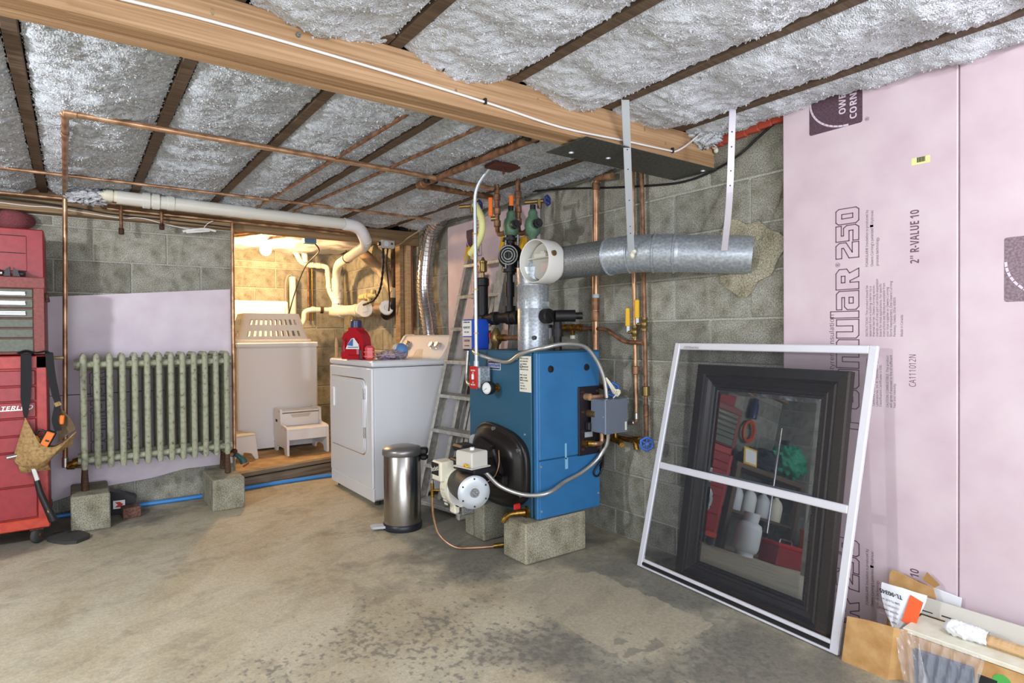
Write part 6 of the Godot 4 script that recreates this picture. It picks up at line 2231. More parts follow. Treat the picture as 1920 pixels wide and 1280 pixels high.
	P(r, "hinge", b, M.black)
	b = B.new()
	var pd := PackedVector2Array()
	for k in 13:
		var a := PI * k / 12 - PI / 2
		pd.append(Vector2(0.035 + 0.028 * cos(a), 0.032 * sin(a)))
	pd.append(Vector2(-0.04, 0.03))
	pd.append(Vector2(-0.04, -0.03))
	b.prism(pd, Transform3D(Basis(Vector3(0, 1, 0), 2.75) * Basis(Vector3(1, 0, 0), -PI / 2), o + Vector3(-0.115, 0.022, -0.03)), -0.006, 0.006, true)
	P(r, "pedal", b, M.strap)


func basket(r: Node3D, c: Vector3) -> void:
	# rings of a rounded rectangle, wide at the washer's top, narrower above
	var loop := func(w: float, d: float) -> PackedVector2Array: return rrect(w, d, 0.06, 5)
	var at := func(t: float, k: int, inner: float) -> Vector3:
		var w: float = lerp(0.595, 0.465, t) - inner
		var d: float = lerp(0.42, 0.31, t) - inner
		var l: PackedVector2Array = loop.call(w, d)
		return c + Vector3(l[k % l.size()].x, 0.015 + 0.235 * t, l[k % l.size()].y)
	var b := B.new()
	var pts := func(t: float, u: float, side: int, inner: float) -> Vector3:
		# side 0: front (z+), 1: right, 2: back, 3: left; u along the straight part
		var w: float = lerp(0.595, 0.465, t) / 2 - inner
		var d: float = lerp(0.42, 0.31, t) / 2 - inner
		var q := 0.05
		var p: Vector2 = [Vector2(lerp(-w + q, w - q, u), d), Vector2(w, lerp(d - q, -d + q, u)), Vector2(lerp(w - q, -w + q, u), -d), Vector2(-w, lerp(-d + q, d - q, u))][side]
		return c + Vector3(p.x, 0.015 + 0.235 * t, p.y)
	var outs := [Vector3(0, 0, 1), Vector3(1, 0, 0), Vector3(0, 0, -1), Vector3(-1, 0, 0)]
	var bands := [[0.0, 0.16], [0.36, 0.58], [0.78, 1.0]]
	for s in 4:
		var n := 10 if s % 2 == 0 else 6
		for q in bands:
			for o in [[0.0, 1.0], [0.004, -1.0]]:
				b.quad(pts.call(q[0], 0.0, s, o[0]), pts.call(q[0], 1.0, s, o[0]), pts.call(q[1], 1.0, s, o[0]), pts.call(q[1], 0.0, s, o[0]), outs[s] * o[1])
		for q in [[0.16, 0.36], [0.58, 0.78]]:
			for k in n + 1:
				var u0 := maxf(0.0, (k - 0.25) / n)
				var u1 := minf(1.0, (k + 0.25) / n)
				for o in [[0.0, 1.0], [0.004, -1.0]]:
					b.quad(pts.call(q[0], u0, s, o[0]), pts.call(q[0], u1, s, o[0]), pts.call(q[1], u1, s, o[0]), pts.call(q[1], u0, s, o[0]), outs[s] * o[1])
				for e in [u0, u1]:
					b.quad(pts.call(q[0], e, s, 0.0), pts.call(q[1], e, s, 0.0), pts.call(q[1], e, s, 0.004), pts.call(q[0], e, s, 0.004), Vector3(1, 0, 1))
	# rounded corners
	for s in 4:
		for k in 5:
			var f := func(t: float, a: float) -> Vector3:
				var p: Vector3 = pts.call(t, 1.0, s, 0.0)
				var q: Vector3 = pts.call(t, 0.0, (s + 1) % 4, 0.0)
				var m: Vector3 = p + (outs[(s + 1) % 4] as Vector3) * 0.05
				return p.lerp(m, a).lerp(m.lerp(q, a), a)
			var o := (outs[s] as Vector3).lerp(outs[(s + 1) % 4], (k + 0.5) / 5)
			b.quad(f.call(0.0, k / 5.0), f.call(0.0, (k + 1) / 5.0), f.call(1.0, (k + 1) / 5.0), f.call(1.0, k / 5.0), o)
	P(r, "slotted_wall", b, M.plastic)
	b = B.new()
	b.prism(rrect(0.465, 0.31, 0.05, 5), Transform3D(Basis(Vector3(1, 0, 0), Vector3(0, 0, -1), Vector3(0, 1, 0)), c + Vector3(0, 0.25, 0)), -0.006, 0.0, true)
	P(r, "bottom", b, M.plastic)
	b = B.new()
	var lo := rrect(0.63, 0.45, 0.07, 6)
	var ring := []
	for p in lo: ring.append(c + Vector3(p.x, 0.012, p.y))
	ring.append(ring[0])
	b.tube(ring, 0.013, 8, false)
	P(r, "rim", b, M.plastic)


func detergent() -> void:
	var r := T("detergent_bottle", "red detergent jug with a dark blue cap standing on the dryer", "bottle", Vector3(1.56, 0.93, -4.02))
	# faces the camera: x along the bottle's width
	var xx := Vector3(0.45, 0, 0.89).normalized()
	var fr := frame(Vector3(1.565, 0.932, -4.00), xx, Vector3.UP)
	var b := B.new()
	b.prism(V([0.10, 0.0, 0.105, 0.02, 0.108, 0.10, 0.10, 0.15, 0.075, 0.185, 0.05, 0.20, 0.045, 0.215, -0.02, 0.215, -0.025, 0.195, -0.062, 0.175, -0.085, 0.14, -0.066, 0.125, -0.045, 0.145, -0.03, 0.135, -0.042, 0.09, -0.058, 0.055, -0.07, 0.05, -0.088, 0.05, -0.09, 0.02, -0.082, 0.0]), fr, -0.04, 0.04, true)
	b.box(fr * Vector3(0.02, 0.07, 0), Vector3(0.14, 0.13, 0.105), 0.03, fr.basis)
	P(r, "body", b, M.detergent)
	b = B.new()
	b.tube(smoothed([fr * Vector3(-0.062, 0.165, 0), fr * Vector3(-0.085, 0.135, 0), fr * Vector3(-0.097, 0.09, 0), fr * Vector3(-0.092, 0.045, 0), fr * Vector3(-0.08, 0.01, 0)], 5), 0.015, 12)
	P(r, "handle", b, M.detergent)
	b = B.new()
	b.cyl(fr * Vector3(0.012, 0.212, 0), fr * Vector3(0.012, 0.265, 0), 0.038, 24, 0.036, 0.004)
	P(r, "cap", b, M.cap_blue)
	b = B.new()
	b.prism(V([-0.035, 0.07, 0.085, 0.07, 0.075, 0.105, 0.04, 0.145, 0.015, 0.14, -0.015, 0.105]), fr, 0.0535, 0.0545)
	var lb := P(r, "label", b, M.label_white)
	b = B.new()
	b.prism(V([-0.012, 0.106, 0.02, 0.137, 0.032, 0.137, 0.03, 0.09, -0.02, 0.095]), fr, 0.0545, 0.055)
	b.box(fr * Vector3(0.03, 0.082, 0.0548), Vector3(0.09, 0.006, 0.0008), 0.0, fr.basis)
	P(lb, "label_print", b, mat(C("4a6fb0"), 0.5))


func step_stool() -> void:
	var r := T("step_stool", "white wooden two step stool on the pallet before the washer", "step stool", Vector3(1.54, 0.13, -5.18))
	var xa := 1.375
	var xb := 1.715
	var side := V([5.37, 0.0, 5.37, 0.345, 5.36, 0.355, 5.185, 0.355, 5.175, 0.345, 5.17, 0.25, 5.155, 0.235, 5.00, 0.225, 4.985, 0.21, 4.985, 0.0, 5.05, 0.0, 5.07, 0.04, 5.09, 0.05, 5.26, 0.05, 5.285, 0.04, 5.30, 0.0])
	for x in [xa, xb - 0.018]:
		var b := B.new()
		# profile drawn along -z
		b.prism(side, Transform3D(Basis(Vector3(0, 0, -1), Vector3(0, 1, 0), Vector3(1, 0, 0)), Vector3(x, 0.13, 0)), 0.0, 0.018)
		var sp := P(r, "side_panel", b, M.white)
		if x == xa:
			b = B.new()
			b.box(Vector3(x - 0.0005, 0.385, -5.285), Vector3(0.002, 0.022, 0.05), 0.0)
			P(sp, "hand_slot", b, M.black_matte)
			b = B.new()
			for q in [[-5.355, 0.465], [-5.205, 0.465], [-5.355, 0.2], [-5.12, 0.345], [-5.03, 0.335]]:
				b.cyl(Vector3(x - 0.001, q[1], q[0]), Vector3(x + 0.001, q[1], q[0]), 0.004, 8)
			P(sp, "screw_hole", b, M.rust)
	var b := B.new()
	b.box(Vector3((xa + xb) / 2, 0.462, -5.275), Vector3(xb - xa - 0.036, 0.016, 0.17), 0.004)
	P(r, "upper_tread", b, M.white)
	b = B.new()
	b.box(Vector3((xa + xb) / 2, 0.335, -5.085), Vector3(xb - xa - 0.036, 0.016, 0.19), 0.004)
	P(r, "lower_tread", b, M.white)
	b = B.new()
	b.box(Vector3((xa + xb) / 2, 0.395, -5.19), Vector3(xb - xa - 0.036, 0.105, 0.014), 0.003)
	var rs := P(r, "upper_riser", b, M.white)
	b = B.new()
	b.prism(V([-0.085, 0.015, 0.085, 0.015, 0.068, -0.012, -0.068, -0.012]), Transform3D(Basis(), Vector3((xa + xb) / 2, 0.425, -5.1825)), 0.0, 0.0012)
	P(rs, "grip_slot", b, M.ivory)
	b = B.new()
	b.box(Vector3((xa + xb) / 2, 0.290, -4.998), Vector3(xb - xa - 0.036, 0.075, 0.014), 0.003)
	P(r, "lower_riser", b, M.white)


# ------------------------------------------------------------------ ladders
func ladder_rail(b: B, p: Vector3, q: Vector3, side: Vector3, w: float, d: float) -> void:
	# a channel: web and two flanges
	var y := (q - p).normalized()
	var x := (side - y * side.dot(y)).normalized()
	var z := x.cross(y)
	b.bar(p, q, 0.003, w, x, 0.0008)
	for s in [-1, 1]:
		b.bar(p + z * (w / 2 * s) + x * d / 2, q + z * (w / 2 * s) + x * d / 2, d, 0.003, x, 0.0008)


func build_ladders() -> void:
	var A := Vector3(1.78, 0.0, -3.49)
	var Bq := Vector3(1.86, 0.0, -3.075)
	var A2 := Vector3(2.255, 1.63, -3.62)
	var B2 := Vector3(2.275, 1.63, -3.13)
	var r := T("step_ladder", "folded aluminium step ladder leaning on the foam board left of the boiler", "ladder", Vector3(1.82, 0, -3.28))
	var ac := (Bq - A).normalized()
	var b := B.new()
	ladder_rail(b, A, A2, ac, 0.065, 0.026)
	P(r, "left_rail", b, M.alu)
	b = B.new()
	ladder_rail(b, Bq, B2, -ac, 0.065, 0.026)
	P(r, "right_rail", b, M.alu)
	for k in 8:
		var t := 0.025 + 0.134 * k
		var p := A.lerp(A2, t)
		var q := Bq.lerp(B2, t)
		b = B.new()
		b.bar(p, q, 0.078, 0.024, Vector3(0.98, 0.1, -0.1), 0.003)
		P(r, "tread", b, M.alu)
	# folded rear legs behind
	for k in 2:
		b = B.new()
		var off: float = [0.24, 0.66][k]
		ladder_rail(b, A.lerp(Bq, off) + Vector3(0.07, 0.02, 0), A2.lerp(B2, off) + Vector3(0.04, -0.12, 0), ac * (1 if k == 0 else -1), 0.045, 0.03)
		P(r, "rear_leg", b, M.alu)
	b = B.new()
	ladder_rail(b, A.lerp(Bq, 0.42) + Vector3(0.09, 0.02, 0), A2.lerp(B2, 0.42) + Vector3(0.05, -0.2, 0), ac, 0.03, 0.022)
	P(r, "spreader_bar", b, M.alu)
	for k in 2:
		b = B.new()
		var p: Vector3 = [A2, B2][k]
		b.box(p + Vector3(-0.01, 0.025, 0), Vector3(0.035, 0.11, 0.04), 0.008, Basis(Vector3(0, 0, 1), -0.25))
		P(r, "yellow_tip", b, M.yellow, "yellow plastic tip")
	for k in 2:
		b = B.new()
		var p: Vector3 = [A, Bq][k]
		b.box(p + Vector3(0.0, 0.02, 0), Vector3(0.085, 0.04, 0.045), 0.008, Basis(Vector3(0, 1, 0), -0.15))
		P(r, "foot", b, M.alu)
	r = T("straight_ladder", "second aluminium ladder with yellow tips, behind the black pipes and the circulator", "ladder", Vector3(2.05, 0, -3.0))
	var C1 := Vector3(1.98, 0.0, -3.17)
	var C2 := Vector3(2.285, 1.66, -3.235)
	var D1 := Vector3(2.03, 0.0, -2.96)
	var D2 := Vector3(2.295, 1.62, -3.04)
	b = B.new()
	ladder_rail(b, C1, C2, D1 - C1, 0.06, 0.03)
	P(r, "left_rail", b, M.alu)
	b = B.new()
	ladder_rail(b, D1, D2, C1 - D1, 0.06, 0.03)
	P(r, "right_rail", b, M.alu)
	for k in 6:
		b = B.new()
		var t := 0.08 + 0.165 * k
		b.bar(C1.lerp(C2, t), D1.lerp(D2, t), 0.05, 0.022, Vector3(1, 0, 0), 0.003)
		P(r, "rung", b, M.alu)
	for p in [C2, D2]:
		b = B.new()
		b.box(p + Vector3(-0.012, 0.0, 0), Vector3(0.04, 0.17, 0.036), 0.008, Basis(Vector3(0, 0, 1), -0.18))
		P(r, "yellow_tip", b, M.yellow, "yellow plastic tip")
	b = B.new()
	b.box(Vector3(2.318, 0.72, -3.10), Vector3(0.02, 1.4, 0.27), 0.003)
	S("wood_panel", "dark reddish panel propped behind the ladders beside the boiler", "board", b, mat(C("4a2a2e"), 0.6))


# ------------------------------------------------------------------ radiator
func build_radiator() -> void:
	concrete_pad("square concrete block under the radiator's left foot", Vector3(0.068, 0.101, -4.362), Vector3(0.185, 0.202, 0.385), 0)
	concrete_pad("square concrete block under the radiator's right foot, beside the pallet", Vector3(0.785, 0.0985, -4.335), Vector3(0.187, 0.197, 0.385), 0)
	var r := T("radiator", "old green painted cast iron radiator standing on two concrete blocks", "radiator", Vector3(0.43, 0.20, -4.40))
	var zs := [-4.312, -4.372, -4.432, -4.492]
	var sec := B.new()
	for z in zs:
		# one hollow looking column, eight sided with a pointed crown
		var prof := [Vector2(0.0, 0.325), Vector2(0.014, 0.325), Vector2(0.0175, 0.345), Vector2(0.0175, 0.945), Vector2(0.0185, 0.96), Vector2(0.0165, 0.982), Vector2(0.007, 0.998), Vector2(0, 1.0)]
		sec.lathe(prof, Transform3D(Basis().scaled(Vector3(1.0, 1, 1.25)) * Basis(Vector3.UP, PI / 8), Vector3(0, 0, z)), 8, 0.95)
	for y in [0.375, 0.935]:
		sec.box(Vector3(0, y, -4.402), Vector3(0.030, 0.075, 0.20), 0.012)
		sec.cyl(Vector3(-0.032, y, -4.40), Vector3(0.032, y, -4.40), 0.035, 16)
		sec.cyl(Vector3(-0.032, y, -4.335), Vector3(0.032, y, -4.335), 0.020, 10)
	var me := sec.mesh()
	for k in 13:
		var m := MeshInstance3D.new()
		m.name = "section"
		m.mesh = me
		m.material_override = M.rad
		m.position = Vector3(0.045 + 0.0638 * k, 0, 0) - r.position
		r.add_child(m, true)
	for x in [0.045, 0.8106]:
		for z in [-4.315, -4.475]:
			var b := B.new()
			b.lathe([Vector2(0.020, 0.203), Vector2(0.019, 0.23), Vector2(0.015, 0.30), Vector2(0.016, 0.36)], Transform3D(Basis(), Vector3(x, 0, z)), 8, 0.95)
			P(r, "leg", b, M.rad_foot)
	var b := B.new()
	for x in [0.012, 0.842]:
		b.cyl(Vector3(x - 0.012, 0.935, -4.40), Vector3(x + 0.012, 0.935, -4.40), 0.030, 8)
	P(r, "end_plug", b, M.rad)
	b = B.new()
	b.cyl(Vector3(-0.03, 0.345, -4.42), Vector3(0.03, 0.365, -4.40), 0.018, 8)
	b.cyl(Vector3(-0.005, 0.352, -4.41), Vector3(0.018, 0.36, -4.405), 0.028, 8)
	P(r, "union", b, M.brass)
	# what lies on the floor round it
	b = B.new()
	b.tube(smoothed([Vector3(-0.9, 0.014, -4.58), Vector3(-0.15, 0.014, -4.58), Vector3(0.05, 0.014, -4.585), Vector3(0.33, 0.015, -4.56), Vector3(0.55, 0.015, -4.55), Vector3(0.70, 0.015, -4.55), Vector3(0.87, 0.015, -4.56), Vector3(0.99, 0.015, -4.60), Vector3(1.2, 0.015, -4.62), Vector3(1.573, 0.015, -4.62), Vector3(1.9, 0.015, -4.55)], 6), 0.014, 12)
	S("blue_hose", "blue hose lying along the foot of the back wall and the pallet", "hose", b, M.hose)
	b = B.new()
	b.box(Vector3(0.272, 0.031, -4.37), Vector3(0.095, 0.062, 0.10), 0.004, Basis(Vector3.UP, 0.08))
	S("brick", "single reddish brick on the floor beside the radiator's left block", "brick", b, M.brick)
	r = T("floor_light", "black plastic case with a red arrow label behind the radiator's left block", "case", Vector3(0.20, 0, -4.45))
	b = B.new()
	b.prism(V([-0.05, 0.0, 0.07, 0.0, 0.085, 0.09, 0.075, 0.105, -0.05, 0.15]), Transform3D(Basis(Vector3.UP, -0.15), Vector3(0.225, 0.0, -4.49)), -0.04, 0.04)
	P(r, "case", b, M.black)
	b = B.new()
	b.box(Vector3(0.215, 0.066, -4.435), Vector3(0.062, 0.05, 0.002), 0.0, Basis(Vector3.UP, -0.12))
	var la := P(r, "label", b, M.label_white)
	b = B.new()
	b.prism(V([-0.022, 0.016, 0.004, 0.016, 0.022, 0.0, 0.004, -0.016, -0.022, -0.016, -0.006, 0.0]), Transform3D(Basis(Vector3.UP, -0.12), Vector3(0.215, 0.066, -4.434)), 0.0, 0.0012)
	P(la, "arrow", b, M.switch_red)
	b = B.new()
	var pp := PackedVector2Array()
	for q in [[-0.13, 4.10], [-0.10, 4.19], [-0.02, 4.20], [0.02, 4.15], [0.06, 4.06], [0.055, 4.01], [0.0, 3.955], [-0.05, 3.975], [-0.10, 4.04]]: pp.append(Vector2(q[0], q[1]))
	b.prism(pp, Transform3D(Basis(Vector3(1, 0, 0), Vector3(0, 0, -1), Vector3(0, 1, 0)), Vector3.ZERO), 0.0, 0.018, true)
	S("rubber_pad", "flat dark rubber pad on the floor before the radiator's left block", "mat", b, M.rubber)


# ------------------------------------------------------------------ tool chests and the tool belt
func build_tools() -> void:
	var z := -4.10
	var xr := -0.118
	var xl := -0.86
	# rolling cabinet
	var r := T("tool_cabinet", "red rolling tool cabinet on casters at the left edge, under the grey drawered chest", "tool chest", Vector3(-0.49, 0.0, -4.33))
	var b := B.new()
	b.box(Vector3((xl + xr) / 2, 0.56, z - 0.225), Vector3(xr - xl, 0.88, 0.43), 0.006)
	P(r, "carcass", b, M.red_frame)
	b = B.new()
	b.box(Vector3((xl + xr) / 2, 0.108, z - 0.215), Vector3(xr - xl + 0.01, 0.056, 0.46), 0.006)
	P(r, "bottom_rail", b, M.red_orange)
	b = B.new()
	b.box(Vector3(xr - 0.0225, 0.565, z - 0.006), Vector3(0.045, 0.865, 0.02), 0.003)
	b.box(Vector3(xl + 0.0225, 0.565, z - 0.006), Vector3(0.045, 0.865, 0.02), 0.003)
	b.box(Vector3((xl + xr) / 2, 0.965, z - 0.006), Vector3(xr - xl, 0.065, 0.02), 0.003)
	P(r, "front_frame", b, M.red_frame)
	var ys := [0.926, 0.840, 0.759, 0.671, 0.579, 0.492, 0.312, 0.140]
	for k in ys.size() - 1:
		b = B.new()
		b.box(Vector3((xl + xr) / 2, (ys[k] + ys[k + 1]) / 2, z - 0.004), Vector3(xr - xl - 0.096, ys[k] - ys[k + 1] - 0.007, 0.02), 0.004)
		var d := P(r, "drawer", b, M.red)
		if k == 2:
			txt(d, "lettering", "WATERLOO", 0.022, Vector3(-0.365, 0.728, z + 0.0065), Vector3(1, 0, 0), Vector3(0.25, 1, 0).normalized(), M.label_white, 1.15, false, true)
			var u := B.new()
			u.box(Vector3(-0.28, 0.716, z + 0.007), Vector3(0.18, 0.005, 0.001))
			P(d, "underline", u, M.label_white)
	for q in [[-0.17, -4.11], [-0.80, -4.11], [-0.17, -4.50], [-0.80, -4.50]]:
		b = B.new()
		b.lathe([Vector2(0.008, -0.016), Vector2(0.030, -0.016), Vector2(0.040, -0.010), Vector2(0.041, 0.0), Vector2(0.040, 0.010), Vector2(0.030, 0.016), Vector2(0.008, 0.016)], Transform3D(B.along(Vector3(0.85, 0, 0.5)), Vector3(q[0], 0.041, q[1])), 24)
		var ca := P(r, "caster_wheel", b, M.rubber)
		b = B.new()
		b.box(Vector3(q[0], 0.076, q[1]), Vector3(0.06, 0.008, 0.06), 0.002)
		b.box(Vector3(q[0] - 0.019, 0.055, q[1] - 0.01), Vector3(0.004, 0.05, 0.03), 0.001, Basis(Vector3.UP, 0.55))
		b.cyl(Vector3(q[0] - 0.02, 0.041, q[1] - 0.012), Vector3(q[0] + 0.02, 0.041, q[1] + 0.012), 0.012, 8)
		P(ca, "fork", b, M.rust)
	# chest with grey drawers
	r = T("tool_chest", "red framed tool chest with grey green drawers standing on the red cabinet", "tool chest", Vector3(-0.49, 1.0, -4.33))
	b = B.new()
	b.box(Vector3((xl + xr) / 2, 1.212, z - 0.21), Vector3(xr - xl - 0.004, 0.41, 0.40), 0.006)
	P(r, "carcass", b, M.red_dull)
	b = B.new()
	b.box(Vector3(xr - 0.028, 1.212, z - 0.008), Vector3(0.048, 0.408, 0.02), 0.003)
	b.box(Vector3(xl + 0.028, 1.212, z - 0.008), Vector3(0.048, 0.408, 0.02), 0.003)
	b.box(Vector3((xl + xr) / 2, 1.386, z - 0.006), Vector3(xr - xl, 0.06, 0.024), 0.004)
	P(r, "front_frame", b, M.red_dull)
	b = B.new()
	b.bar(Vector3(xr + 0.002, 1.335, z - 0.02), Vector3(xr + 0.010, 1.285, z - 0.02), 0.012, 0.02, Vector3(0, 0, 1), 0.003)
	P(r, "latch", b, M.rust)
	ys = [1.356, 1.305, 1.251, 1.197, 1.146, 1.093, 1.018]
	for k in ys.size() - 1:
		b = B.new()
		b.box(Vector3((xl + xr) / 2, (ys[k] + ys[k + 1]) / 2, z - 0.006), Vector3(xr - xl - 0.104, ys[k] - ys[k + 1] - 0.006, 0.02), 0.004)
		var d := P(r, "drawer", b, M.olive)
		if k < 3:
			b = B.new()
			b.box(Vector3(-0.50, ys[k] - 0.022, z + 0.010), Vector3(0.60, 0.010, 0.014), 0.003)
			b.box(Vector3(-0.50, ys[k] - 0.032, z + 0.008), Vector3(0.60, 0.010, 0.008), 0.002)
			P(d, "handle", b, M.chrome)
	r = T("tool_box", "plain red tool box at the top of the stack, its lid lines facing front", "tool chest", Vector3(-0.49, 1.42, -4.36))
	b = B.new()
	b.box(Vector3((xl + xr) / 2, 1.552, -4.37), Vector3(xr - xl - 0.012, 0.268, 0.32), 0.006)
	P(r, "carcass", b, M.red)
	for q in [[1.645, 0.0], [1.552, 0.0], [1.455, 0.0]]:
		b = B.new()
		b.box(Vector3(-0.53, q[0], -4.2095), Vector3(0.66, 0.004, 0.002), 0.0)
		P(r, "panel_groove", b, M.black_matte)
	b = B.new()
	b.box(Vector3(-0.20, 1.552, -4.208), Vector3(0.003, 0.19, 0.004), 0.001)
	P(r, "panel_edge", b, M.red)
	r = T("black_clamp", "black tool with two jaws lying on the grey chest before the red box", "clamp", Vector3(-0.27, 1.417, -4.13))
	b = B.new()
	b.prism(V([-0.03, 0.0, 0.0, 0.0, -0.002, 0.05, -0.02, 0.035]), Transform3D(Basis(), Vector3(-0.262, 1.419, -4.13)), -0.02, 0.02)
	b.prism(V([0.0, 0.0, 0.03, 0.0, 0.02, 0.03, 0.002, 0.05]), Transform3D(Basis(), Vector3(-0.252, 1.419, -4.13)), -0.02, 0.02)
	P(r, "jaw", b, M.black)
	b = B.new()
	b.cyl(Vector3(-0.226, 1.434, -4.13), Vector3(-0.205, 1.430, -4.12), 0.014, 10)
	b.tube(smoothed([Vector3(-0.36, 1.432, -4.14), Vector3(-0.32, 1.446, -4.14), Vector3(-0.29, 1.430, -4.13)], 5), 0.012, 8)
	P(r, "knob", b, M.black)
	b = B.new()
	b.cyl(Vector3(-0.34, 1.434, -4.11), Vector3(-0.292, 1.432, -4.10), 0.010, 10)
	P(r, "chrome_barrel", b, M.chrome)
	# tool belt: web straps and leather pouch hung on the cabinet's corner
	r = T("tool_belt", "leather tool pouch hung by black web straps from the red cabinet's corner", "tool belt", Vector3(-0.13, 0.4, -4.04))
	b = B.new()
	ribbon(b, smoothed([Vector3(-0.203, 1.005, -4.14), Vector3(-0.202, 1.012, -4.085), Vector3(-0.202, 0.99, -4.070), Vector3(-0.203, 0.88, -4.068), Vector3(-0.206, 0.78, -4.066), Vector3(-0.207, 0.675, -4.062)], 5), Vector3(1, 0, 0), [0.048, 0.042, 0.044, 0.045, 0.042, 0.012])
	P(r, "strap", b, M.web)
	b = B.new()
	ribbon(b, smoothed([Vector3(-0.125, 1.008, -4.12), Vector3(-0.107, 1.010, -4.08), Vector3(-0.103, 0.99, -4.068), Vector3(-0.097, 0.90, -4.062), Vector3(-0.082, 0.80, -4.056), Vector3(-0.072, 0.74, -4.05), Vector3(-0.085, 0.66, -4.03), Vector3(-0.07, 0.60, -4.02)], 5), Vector3(1, 0.2, 0), [0.04, 0.035, 0.034, 0.036, 0.034, 0.028, 0.026, 0.03])
	P(r, "strap", b, M.web)
	b = B.new()
	ribbon(b, smoothed([Vector3(-0.235, 1.012, -4.11), Vector3(-0.20, 1.022, -4.10), Vector3(-0.16, 1.012, -4.10), Vector3(-0.12, 1.018, -4.10), Vector3(-0.098, 1.008, -4.09)], 5), Vector3(0, 0.4, 1), [0.03, 0.05, 0.04, 0.045, 0.03])
	P(r, "knot", b, M.web)
	b = B.new()
	b.box(Vector3(-0.066, 0.985, -4.12), Vector3(0.05, 0.016, 0.02), 0.004)
	P(r, "strap_bracket", b, mat(C("7d6b45"), 0.5, 0.5))
	var n := noise(400, 1.0, 3)
	# pouch front: outline points from the rim round the bag
	b = B.new()
	var top := [Vector3(-0.209, 0.676, -4.05), Vector3(-0.175, 0.60, -4.0), Vector3(-0.14, 0.535, -3.975), Vector3(-0.09, 0.52, -3.97), Vector3(-0.04, 0.545, -3.985), Vector3(0.005, 0.585, -4.02)]
	var bot := [Vector3(-0.258, 0.485, -4.05), Vector3(-0.245, 0.445, -4.03), Vector3(-0.175, 0.415, -4.01), Vector3(-0.13, 0.420, -4.005), Vector3(-0.085, 0.475, -4.0), Vector3(-0.015, 0.515, -4.03)]
	var st := smoothed(top, 6)
	var sb := smoothed(bot, 6)
	b.sheet(func(u, v):
		var i := int(u * (st.size() - 1) + 0.5)
		var p: Vector3 = (st[i] as Vector3).lerp(sb[i], v)
		var bulge := sin(v * PI) * 0.035 * sin(u * PI) + 0.008 * n.get_noise_2d(u * 9.0, v * 9.0)
		return p + Vector3(0, 0, bulge), 30, 12)
	b.sheet(func(u, v):
		var i := int(u * (st.size() - 1) + 0.5)
		var p: Vector3 = (st[i] as Vector3).lerp(sb[i], v)
		return Vector3(p.x, p.y, lerp(-4.07, p.z - 0.004, v * v)) + Vector3(0, 0, (0.01 if v < 0.9 else 0.0) * n.get_noise_2d(u * 9.0, v * 9.0 + 30.0)), 30, 8)
	P(r, "pouch", b, M.leather)
	b = B.new()
	b.sheet(func(u, v):
		var p := Vector3(-0.245 + 0.125 * u, 0.455 - 0.02 * u, -4.06)
		return p + Vector3(0.015 * v, -0.065 * v + 0.02 * u * v, 0.02 * sin(v * PI)), 10, 6)
	P(r, "under_flap", b, M.leather)
	b = B.new()
	b.sheet(func(u, v):
		var p := Vector3(-0.075, 0.735, -4.05).lerp(Vector3(0.005, 0.60, -4.03), u)
		var q := Vector3(-0.095, 0.66, -4.06).lerp(Vector3(-0.075, 0.53, -4.05), u)
		return p.lerp(q, v) + Vector3(0.012 * sin(u * PI), 0, -0.025 * sin(v * PI) + 0.006 * n.get_noise_2d(u * 7, v * 7)), 14, 8)
	P(r, "side_pocket", b, mat(C("6d5a42"), 0.85))
	b = B.new()
	b.tube(st, 0.0035, 6)
	P(r, "rim_binding", b, M.leather)
	b = B.new()
	ribbon(b, [Vector3(-0.085, 0.735, -4.046), Vector3(-0.058, 0.745, -4.046)], Vector3(0, 1, 0), [0.022, 0.022])
	P(r, "strap_keeper", b, M.leather)
	# tools in the pouch
	b = B.new()
	var kb := Basis(Vector3(0, 0, 1), -0.45)
	b.box(Vector3(-0.115, 0.568, -3.998), Vector3(0.048, 0.085, 0.028), 0.006, kb)
	r = T("tape_measure", "orange sided measuring tool sticking out of the leather pouch's middle", "measuring tool", Vector3(-0.115, 0.53, -4.0))
	P(r, "case", b, M.black)
	b = B.new()
	b.box(Vector3(-0.117, 0.564, -3.988), Vector3(0.036, 0.078, 0.014), 0.003, kb)
	P(r, "side_plate", b, M.orange)
	b = B.new()
	b.box(Vector3(-0.117, 0.557, -3.9805), Vector3(0.018, 0.010, 0.001), 0.0, kb)
	P(r, "badge", b, M.black)
	b = B.new()
	b.box(Vector3(-0.158, 0.56, -4.01), Vector3(0.022, 0.055, 0.02), 0.006, Basis(Vector3(0, 0, 1), 0.5))
	S("screwdriver_handle", "small orange tool handle in the pouch left of the measuring tool", "tool", b, mat(C("d08a2a"), 0.5))
	b = B.new()
	b.box(Vector3(-0.055, 0.655, -4.04), Vector3(0.022, 0.05, 0.02), 0.005, Basis(Vector3(0, 0, 1), -0.1))
	S("utility_knife", "orange knife handle in the pouch's upper side pocket", "tool", b, M.orange)
	b = B.new()
	b.tube(smoothed([Vector3(-0.165, 0.585, -4.02), Vector3(-0.15, 0.612, -4.015), Vector3(-0.125, 0.60, -4.01), Vector3(-0.128, 0.575, -4.01), Vector3(-0.15, 0.57, -4.01)], 6), 0.006, 8)
	S("scissors_ring", "dark finger ring of a tool poking out of the leather pouch", "tool", b, M.black)
	r = T("hammer", "black gripped hammer hanging by its head below the leather pouch", "hammer", Vector3(-0.13, 0.13, -4.05))
	b = B.new()
	b.bar(Vector3(-0.182, 0.42, -4.05), Vector3(-0.160, 0.33, -4.045), 0.022, 0.012, Vector3(1, 0, 0), 0.003)
	P(r, "shank", b, M.chrome)
	b = B.new()
